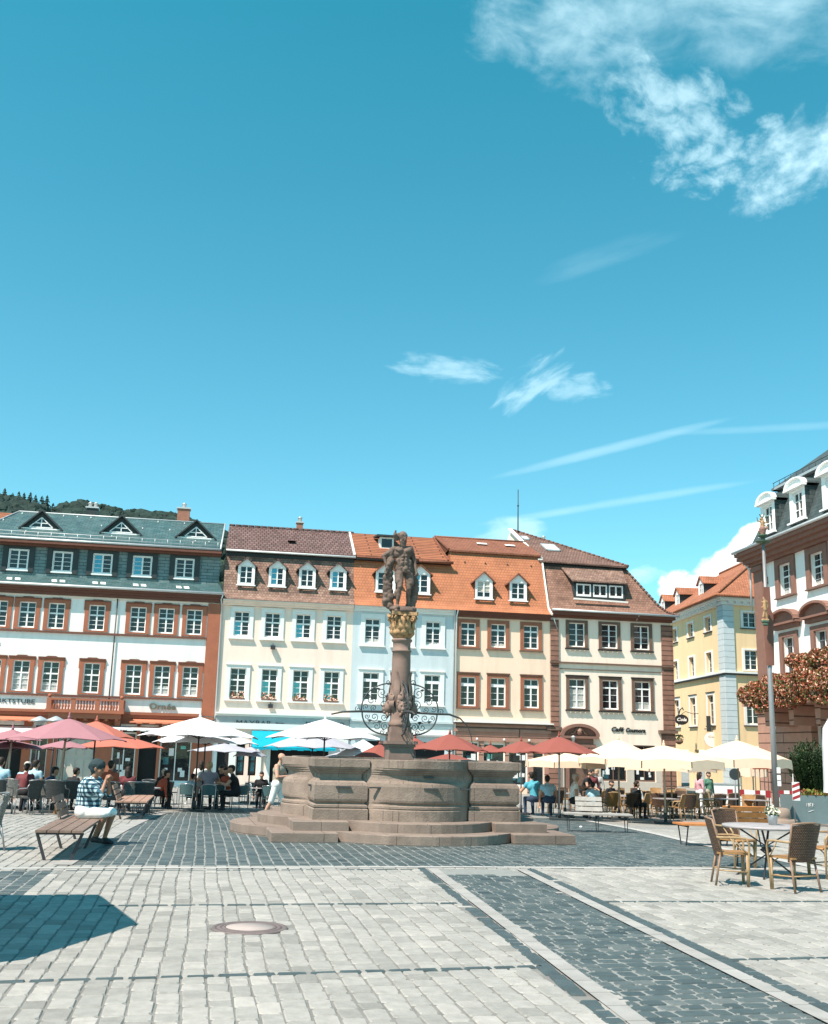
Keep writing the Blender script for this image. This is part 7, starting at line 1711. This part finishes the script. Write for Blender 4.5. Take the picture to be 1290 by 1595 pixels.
L_ = [('guest in a pale blue shirt with back turned among the left chairs', 34, 31, 160, sit(lean=.35, sleeve=0), cBl, cNv, 'short', 'hairg', 1.05),
      ('guest in a broad light blue shirt bending forward at the left cafe', 45, 32, 170, sit(lean=.55, sleeve=.3), cBl, cK, 'short', 'hairb', 1.15),
      ('dark haired guest in maroon before the pale blue shirts', 38, 30, 180, sit(lean=.3), cMa, cK, 'short', 'hairb', 1.0),
      ('guest in navy bent low over the left table', 66, 31, 120, sit(lean=.6), cNv, cK, 'short', 'hairb', 1.0),
      ('dark clad guest leaning in front of the beige door panels', 105, 32, 150, sit(lean=.6), cK, cK, 'short', 'hairb', 1.0),
      ('guest in a blue shirt cut by the left frame edge', -2, 29, 190, sit(lean=.3, sleeve=.3), cBl, cNv, 'short', 'hairb', 1.1),
      ('dark skinned looking guest in a brick red shirt beside the orange pillar', 170, 31, 170, sit(lean=.15), cRe, cK, 'short', 'hairb', 1.1),
      ('long haired woman in dark purple sitting before the shop window', 200, 33, 200, sit(lean=.1), cMa, cK, 'long', 'hairb', 1.0),
      ('seated boy in a light blue patterned shirt left of the black parasol pole', 298, 38, 150, sit(lean=.2, sleeve=.3), cBl, cNv, 'short', 'hairb', .9),
      ('broad man in a lilac grey shirt with back to the square', 327, 37.2, 200, sit(lean=.12, sleeve=.3, L=(-.2, -.45, .8), R=(.2, -.45, .8)), cLi, cK, 'short', 'hairbl', 1.2),
      ('man in a black T-shirt facing the square with arms on the table', 345, 39.5, 10, sit(lean=.25, sleeve=.3, L=(-.15, -.5, .78), R=(.2, -.45, .78)), cK, cK, 'short', 'hairb', 1.15),
      ('man in a rust red shirt squeezed between the two in black', 360, 38.6, 320, sit(lean=.3, sleeve=.3, L=(-.15, -.5, .78), R=(.2, -.45, .78)), cRe, cK, 'short', 'hairb', 1.1),
      ('man in a black shirt seated sideways at the right of the group of five', 371, 37.2, 275, sit(lean=.3, sleeve=.3, L=(-.1, -.5, .8), R=(.15, -.48, .8)), cK, cK, 'short', 'hairb', 1.15),
      ('standing woman in white with dark hair at the orange pillar', 313, 40, 190, stand(), cW, cGy, 'long', 'hairb', .95),
      ('seated guest in dark clothes inside the dark bar door', 408, 41, 10, sit(lean=.2), cK, cK, 'short', 'hairb', 1.0),
      ('guest with a pale cap in the shade of the low salmon parasol', 253, 38, 160, sit(lean=.2), cK, cK, 'short', 'hairg', 1.0),
      ('guest in a red top hunched among dark chairs under the white parasol edge', 247, 37, 120, sit(lean=.5), cRe, cK, 'short', 'hairb', 1.0),
      ('man in a teal T-shirt seated right of the fountain, back turned', 833, 40, 200, sit(lean=.22, side=.08, sleeve=.3, L=(-.2, -.4, .8), R=(.2, -.4, .8)), cTe, cNv, 'short', 'hairb', 1.18),
      ('man in a pale blue T-shirt bending forward beside the one in teal', 856, 39.6, 185, sit(lean=.55, sleeve=.3), cBl, cNv, 'short', 'hairb', 1.15),
      ('white haired guest in a white top and black waistcoat stretching an arm', 893, 39, 95, sit(lean=.1, sleeve=0, R=(.1, -.55, .95)), cW, cK, 'short', 'hairg', 1.15),
      ('waiter in black bending over a cafe table', 908, 42, 60, stand(lean=.45, sleeve=.3, L=(-.15, -.5, 1.0), R=(.1, -.55, 1.0)), cK, cK, 'short', 'hairb', 1.0),
      ('standing person in maroon with a lanyard beside the waiter in black', 922, 43, 10, stand(), cMa, cK, 'short', 'hairb', 1.0),
      ('standing person in a grey cardigan at the dark cafe door', 930, 44, 330, stand(), cGy, cK, 'short', 'hairbl', 1.0),
      ('seated guest in a pale blue shirt behind the grey bench', 923, 38, 170, sit(lean=.15, sleeve=.3), cBl, cNv, 'short', 'hairb', .95),
      ('dark haired guest in black left of the second cream pole', 987, 40, 120, sit(lean=.2), cK, cK, 'short', 'hairb', 1.0),
      ('guest in a bright white shirt beside the one in black under the cream parasol', 999, 41, 250, sit(lean=.3), cW, cK, 'short', 'hairb', 1.0),
      ('guest in dark clothes in front of the cafe window', 948, 42, 40, sit(lean=.2), cK, cK, 'short', 'hairb', 1.0),
      ('woman in a pink top with a white bag strap walking past the yellow house', 1089, 45, 110, stand(ankL=(-.1, .2, .1), ankR=(.1, -.2, .09)), cloth('pink', (.62, .33, .36)), cW, 'long', 'hairb', 1.0),
      ('far walker in a green shirt between the cream poles', 1103, 46, 30, stand(), cGr, cBe, 'short', 'hairb', 1.0)]
for lab, x, D, rz, pose, top, bot, hr, hm, sc in L_:
    person(lab.replace('dark skinned looking guest', 'guest'), pat(x, D), rad(rz), pose, (sk, top, bot, M['steel']), hr, M[hm], .019, 1.06, sc)

# ---------------------------------------------------------------- flagpole
fp = at(1210, 1262, 34.5); fp.z = gz(fp.y)
t = thing('flagpole', 'tall steel flagpole on a round stone foot with a long brown banner and painted crest', 'flagpole', tuple(fp)); top = at(1189, 845, 34.5); dx = (top - fp)
b = MB(); b.lathe(tuple(fp), [(.62, 0), (.64, .05), (.62, .24), (.58, .26), (.40, .27), (.42, .32), (.40, .55), (.30, .60), (.12, .61)], 0, 24); b.build('foot', M['sand'], t)
b = MB(); b.tube([fp + Vector((0, 0, .6)), fp + dx * .35, fp + dx], [.10, .085, .05], k=12); b.build('pole', M['polesteel'], t)
b = MB(); q = fp + dx; b.lathe(tuple(q), [(.06, -.05), (.22, .0), (.26, .04), (.08, .08), (.06, .16), (.16, .2), (.17, .26), (.05, .28)], 0, 12); b.build('cap', M['green'], t)
q = q + Vector((0, 0, .28))
CP = [((0, 0, 0), .09, (0, 0, .16), .12, 1), ((-.12, 0, .10), .035, (.12, 0, .20), .04, 1), ((0, 0, .26), .075, (.01, 0, .42), .065, 0), ((-.01, 0, .50), .06, (-.05, -.02, .53), .045, 0), ((.0, 0, .40), .03, (-.15, -.03, .46), .02, 0), ((.0, 0, .38), .03, (.15, -.03, .40), .02, 0), ((-.15, 0, .44), .02, (-.17, 0, .58), .012, 2), ((.15, 0, .42), .018, (.13, 0, .60), .03, 2), ((0, 0, .56), .02, (-.08, 0, .68), .018, 2), ((.02, 0, .56), .02, (.07, 0, .70), .018, 2), ((-.10, 0, .05), .03, (-.15, 0, -.02), .02, 2), ((.10, 0, .30), .02, (.18, 0, .20), .015, 0)]
blob('crest', CP, [M['gold'], M['brownred'], M['green']], t, .011, 1, noise=.004, xf=Matrix.Translation(q - fp))
b = MB(); lx = at(1192, 930, 34.5); n = 10; P = []
for k in range(15):
    tt = k / 14; c = at(1193 + 6 * tt, 915 + 122 * tt, 34.5); w = .14 + .03 * sin(4 * tt)
    if tt < .3: w = .10
    P.append([Vector((c.x - w, c.y + .14 + .02 * sin(9 * tt), c.z)), Vector((c.x, c.y + .10 + .05 * sin(6 * tt + 1), c.z)), Vector((c.x + w, c.y + .14 - .02 * sin(8 * tt), c.z))])
vs = [v + Vector((0, d, 0)) for d in (-.24, -.232) for r_ in P for v in r_]; a = 45
fs = [(i * 3 + j, i * 3 + j + 1, (i + 1) * 3 + j + 1, (i + 1) * 3 + j) for i in range(14) for j in range(2)]; fs += [tuple(x + a for x in f[::-1]) for f in fs]; b.mesh(vs, fs, 0, True, False); bn = b.build('banner', M['flag'], t)
c = at(1191.5, 951, 34.1)
EP = [((0, 0, .34), .045, (-.03, 0, .44), .02, 0), ((.01, 0, .30), .055, (.01, 0, .02), .065, 0), ((.02, 0, .22), .03, (-.10, 0, .30), .018, 0), ((.02, 0, .12), .028, (-.11, 0, .10), .016, 0), ((0, 0, .0), .05, (-.06, 0, -.22), .03, 0), ((.02, 0, .0), .05, (.06, 0, -.26), .03, 0), ((.05, 0, .0), .02, (.11, 0, .14), .015, 0), ((.11, 0, .14), .015, (.08, 0, .30), .03, 0), ((-.08, 0, -.36), .05, (.08, 0, -.36), .05, 1), ((-.04, 0, -.46), .05, (.04, 0, -.46), .05, 1), ((-.1, 0, -.30), .03, (.1, 0, -.30), .03, 0)]
blob('emblem', EP, [M['gold'], M['green']], bn, .011, 1, noise=.003, xf=Matrix.Translation(c - fp))
b = MB(); 
for k, y in enumerate((1200, 1212, 1220)): c = at(1213 + k * .6, y, 34.38); b.box(c.x - .06, c.x + .06, c.y, c.y + .004, c.z - .09, c.z + .09)
b.build('sticker', M['barwhite'], t)

# ---------------------------------------------------------------- planter with shrub
c0 = gpt(1236, 1284); D0 = c0.y
a = Vector((c0.x, c0.y, 0)); PFr = Frame((c0.x, c0.y, 0), (cos(rad(6)), sin(rad(6)), 0), N=(-sin(rad(6)), cos(rad(6)), 0)); zg = gz(c0.y); hh = (1284 - 1242) * D0 / FPX
t = thing('planter', 'large slate grey box planter with scrawled white graffiti at the right edge', 'planter', (c0.x + .9, c0.y + .5, zg))
b = MB(PFr); b.box(0, 1.95, 0, .95, zg + .02, zg + hh); b.box(.48, .50, -.004, 0.0, zg + .03, zg + hh); b.box(.05, 1.9, .05, .9, zg, zg + .019); b.build('box', M['planter'], t)
b = MB(PFr); b.box(.04, 1.91, .04, .91, zg + hh, zg + hh + .012); b.build('soil', M['bark'], t)
GFr = Frame(PFr.P(.52, -.006, 0), tuple(PFr.D), N=tuple(-PFr.N), zw=zg + hh * .58); b = MB(GFr)
for st in ([(0, 0, 0), (.02, 0, .15), (.08, 0, .02), (.09, 0, .16)], [(.13, 0, .14), (.12, 0, .02), (.19, 0, .02)], [(.12, 0, .08), (.18, 0, .09)], [(.13, 0, .15), (.20, 0, .15)], [(.22, 0, .0), (.23, 0, .15), (.28, 0, .12), (.23, 0, .07), (.31, 0, .02)], [(.06, 0, -.14), (.26, 0, -.08)]):
    b.tube(st, .008, k=4)
b.build('graffiti', M['barwhite'], t)
s = thing('shrub', 'dark upright evergreen shrub growing out of the grey planter', 'shrub', tuple(PFr.P(.9, .45, zg + hh)))
rnd = random.Random(8); b = MB(); st = MB()
for k in range(300):
    a = rnd.uniform(0, 2 * pi); q = rnd.uniform(.0, 1) ** .5; bx, by = 1.08 + .40 * q * cos(a), .45 + .25 * q * sin(a); hgt = (1.92 - .55 * q * q) * rnd.uniform(.72, 1.06); sp = .62 * q
    p0 = PFr.P(bx, by, zg + hh); d = Vector((cos(a) * sp * 1.0, sin(a) * sp * .7, hgt)); 
    if k % 6 == 0: st.tube([p0, p0 + d * .5, p0 + d * .95], [.012, .008, .004], k=4)
    for j in range(int(46 * hgt)):
        f = rnd.uniform(.05, 1); bend = Vector((cos(a), sin(a), 0)) * (.12 * sin(pi * f) * q); c = p0 + d * f + bend; an = rnd.uniform(0, 2 * pi); o_ = Vector((cos(an), sin(an), rnd.uniform(.5, 1.4))).normalized() * rnd.uniform(.07, .12); w = o_.cross(Vector((0, 0, 1)))* 1.0; w = w.normalized() * .017; b.face([c, c + o_ * .5 + w, c + o_, c + o_ * .5 - w], 0 if rnd.random() < .93 else 1)
b.build('foliage', [M['leaf'], M['leafolive']], s); st.build('stem', M['bark'], s)
s = thing('plant', 'low yellow green plants at the front rim of the grey planter', 'plant', tuple(PFr.P(.9, .1, zg + hh))); b = MB(); rnd = random.Random(9)
for k in range(7): leafclump(b, PFr.P(.55 + k * .16, .08 + .04 * (k % 2), zg + hh + .10), .15, .12, .13, 60, .05, lambda v, r: 0 if r.random() < .75 else 1, rnd, .7)
b.build('foliage', [M['leafy'], M['leafred']], s)
# closed white parasol at the right edge
c = at(1294, 1190, 31); t = thing('parasol', 'closed white parasol standing at the right frame edge behind the shrub', 'parasol', (c.x, c.y, gz(c.y))); z1 = at(1294, 1128, 31).z; z0 = at(1294, 1235, 31).z
b = MB(); vs = []; K2 = 16; rr = [(.03, z1 + .1), (.16, z1 - .12), (.20, z1 - .6), (.22, z0 + .25), (.24, z0)]
for r_, z in rr:
    for k in range(K2): a = 2 * pi * k / K2; q = r_ * (1 if k % 2 else .72); vs.append((c.x + cos(a) * q, c.y + sin(a) * q, z))
b.mesh(vs, [(i * K2 + k, i * K2 + (k + 1) % K2, (i + 1) * K2 + (k + 1) % K2, (i + 1) * K2 + k) for i in range(4) for k in range(K2)], 0, True, False); b.build('canopy', M['whitec'], t); b = MB(); b.tube([(c.x, c.y, gz(c.y)), (c.x, c.y, z1 + .15)], .03, k=8); b.build('pole', M['pole'], t)

# ---------------------------------------------------------------- barriers, sign, street things at the back right
def barrier(label, x0, x1, D, ztop=.95, slats=True, grp='red and white site barriers'):
    p, q = at(x0, 1230, D), at(x1, 1230, D); zg = gz(D); t = thing('barrier', label, 'barrier', (p.x, p.y, zg), grp); b = MB(); n = max(4, int((q.x - p.x) / .22))
    for k in range(n): a0, a1 = p.x + (q.x - p.x) * k / n, p.x + (q.x - p.x) * (k + 1) / n; b.box(a0, a1, p.y - .02, p.y + .02, zg + ztop - .28, zg + ztop, k % 2)
    b.build('striped_board', [M['barwhite'], M['signred']], t); b = MB()
    if slats:
        k = p.x
        while k < q.x: b.box(k, k + .035, p.y - .012, p.y + .012, zg + .12, zg + ztop - .281); k += .12
    b.box(p.x, q.x, p.y - .025, p.y + .025, zg + .08, zg + .119); b.build('slats', M['barwhite'], t)
    for x in (p.x + .1, q.x - .1): b = MB(); b.box(x - .03, x + .03, p.y - .25, p.y + .25, zg, zg + .079); b.build('foot', M['steel'], t)
zb = 1.02
barrier('long red and white barrier left of the flagpole', 1124, 1168, 47, 1.02); barrier('red and white barrier standing in front of the yellow wall window', 1168, 1200, 45, 1.05)
barrier('red and white barrier between the flagpole and the planter', 1204, 1238, 46, 1.05)
for i, x in enumerate((1176, 1183, 1190, 1196)):
    c = at(x, 1194, 46); t = thing('warning_lamp', 'orange warning lamp of the row above the barrier, ' + ('leftmost', 'second from left', 'third from left', 'rightmost')[i], 'warning lamp', (c.x, c.y, gz(46)), 'orange warning lamps'); b = MB(); b.lathe((c.x, c.y, c.z), [(.05, -.12), (.10, -.10), (.10, .10), (.05, .13)], 0, 12); b.build('lens', M['signorange'], t); b = MB(); b.tube([(c.x, c.y, gz(46)), (c.x, c.y, c.z - .1)], .018, k=6); b.build('stem', M['steel'], t)
c = at(1145, 1206, 44); t = thing('traffic_sign', 'round traffic sign seen from behind on a thin post under the rightmost cream parasol', 'traffic sign', (c.x, c.y, gz(44))); b = MB(); k = 24
b.mesh([(c.x + .23 * cos(2 * pi * i / k), c.y + y, c.z + .23 * sin(2 * pi * i / k)) for y in (0, .02) for i in range(k)], [tuple(range(k)), tuple(range(2 * k - 1, k - 1, -1))] + [(i, (i + 1) % k, (i + 1) % k + k, i + k) for i in range(k)], 0, False); b.build('disc', M['slateside'], t); b = MB(); b.tube([(c.x, c.y + .03, gz(44)), (c.x, c.y + .03, c.z + .2)], .03, k=6); b.build('post', M['pole'], t)
c = at(1102, 1235, 50); t = thing('site_cabinet', 'pale grey cabinet box beside the woman in pink', 'cabinet', (c.x, c.y, gz(50))); b = MB(); b.box(c.x, c.x + 1.55, c.y, c.y + .6, gz(50), gz(50) + 1.15); b.build('body', M['barwhite'], t); b = MB(); b.box(c.x - .03, c.x + 1.58, c.y - .03, c.y + .63, gz(50) + 1.151, gz(50) + 1.2); b.build('lid', M['zinc'], t)
c = at(1236, 1213, 34); t = thing('street_flag', 'small blue and red striped marker behind the shrub at the planter', 'marker', (c.x, c.y, gz(31))); b = MB(); b.box(c.x - .05, c.x + .18, c.y, c.y + .02, c.z - .66, c.z - .1, 0)
for k in range(3): b.mesh([(c.x - .05, c.y - .003, c.z - .65 + k * .18), (c.x + .18, c.y - .003, c.z - .56 + k * .18), (c.x + .18, c.y - .003, c.z - .47 + k * .18), (c.x - .05, c.y - .003, c.z - .56 + k * .18)], [(0, 1, 2, 3)], 1, False)
b.build('board', [M['barwhite'], M['signred']], t); b = MB(); b.tube([(c.x, c.y + .03, gz(31)), (c.x, c.y + .03, c.z + .15)], .02, k=6); b.build('post', M['pole'], t)
# heat lamps / lanterns above the left parasols
for x, y, l in ((62, 1122, 'left one of the pair'), (87, 1122, 'right one of the pair')):
    c = at(x, y, 39); t = thing('street_lantern', 'round capped lantern above the pink parasols, ' + l, 'street lamp', (c.x, c.y, gz(39)), 'lanterns above the pink parasols'); b = MB(); b.lathe((c.x, c.y, c.z), [(.15, -.18), (.17, -.02), (.33, -.04), (.30, .02), (.10, .12), (.02, .15)], 0, 16); b.build('lamp_head', M['zinc'], t); b = MB(); b.tube([(c.x, c.y, gz(39)), (c.x, c.y, c.z - .35)], .035, k=8); b.lathe((c.x, c.y, c.z - .4), [(.04, 0), (.10, .08), (.12, .2), (.13, .22)], 0, 10); b.build('post', M['steel'], t)
# manhole
c = gpt(389, 1447); t = thing('manhole_cover', 'round manhole cover with rusty ring and pale concrete centre in the paving', 'manhole cover', (c.x, c.y, 0)); b = MB()
b.lathe((c.x, c.y, .008), [(.38, -.008), (.37, .002), (.365, .010), (.33, .010), (.328, .006), (.31, .006), (.308, .012), (.28, .012), (.278, .007), (.262, .007), (.26, .013), (.235, .013), (.233, .006)], 0, 48); b.build('ring', M['ironrust'], t)
b = MB(); b.lathe((c.x, c.y, .008), [(.232, .004), (.23, .0125), (.001, .0135)], 0, 48); b.build('lid', M['concrete'], t)
# litter specks
rnd = random.Random(4)
for i, (x, y) in enumerate(((481, 1306), (905, 1290), (893, 1272))):
    c = gpt(x, y); t = thing('litter', ('white scrap lying before the fountain step', 'white scrap on the dark cobbles right of the fountain', 'crumpled white cup under the grey bench')[i], 'litter', tuple(c)); b = MB(); b.sph((c.x, c.y, c.z + .03), .045, k=7, rz=.03); b.build('scrap', M['barwhite'], t)
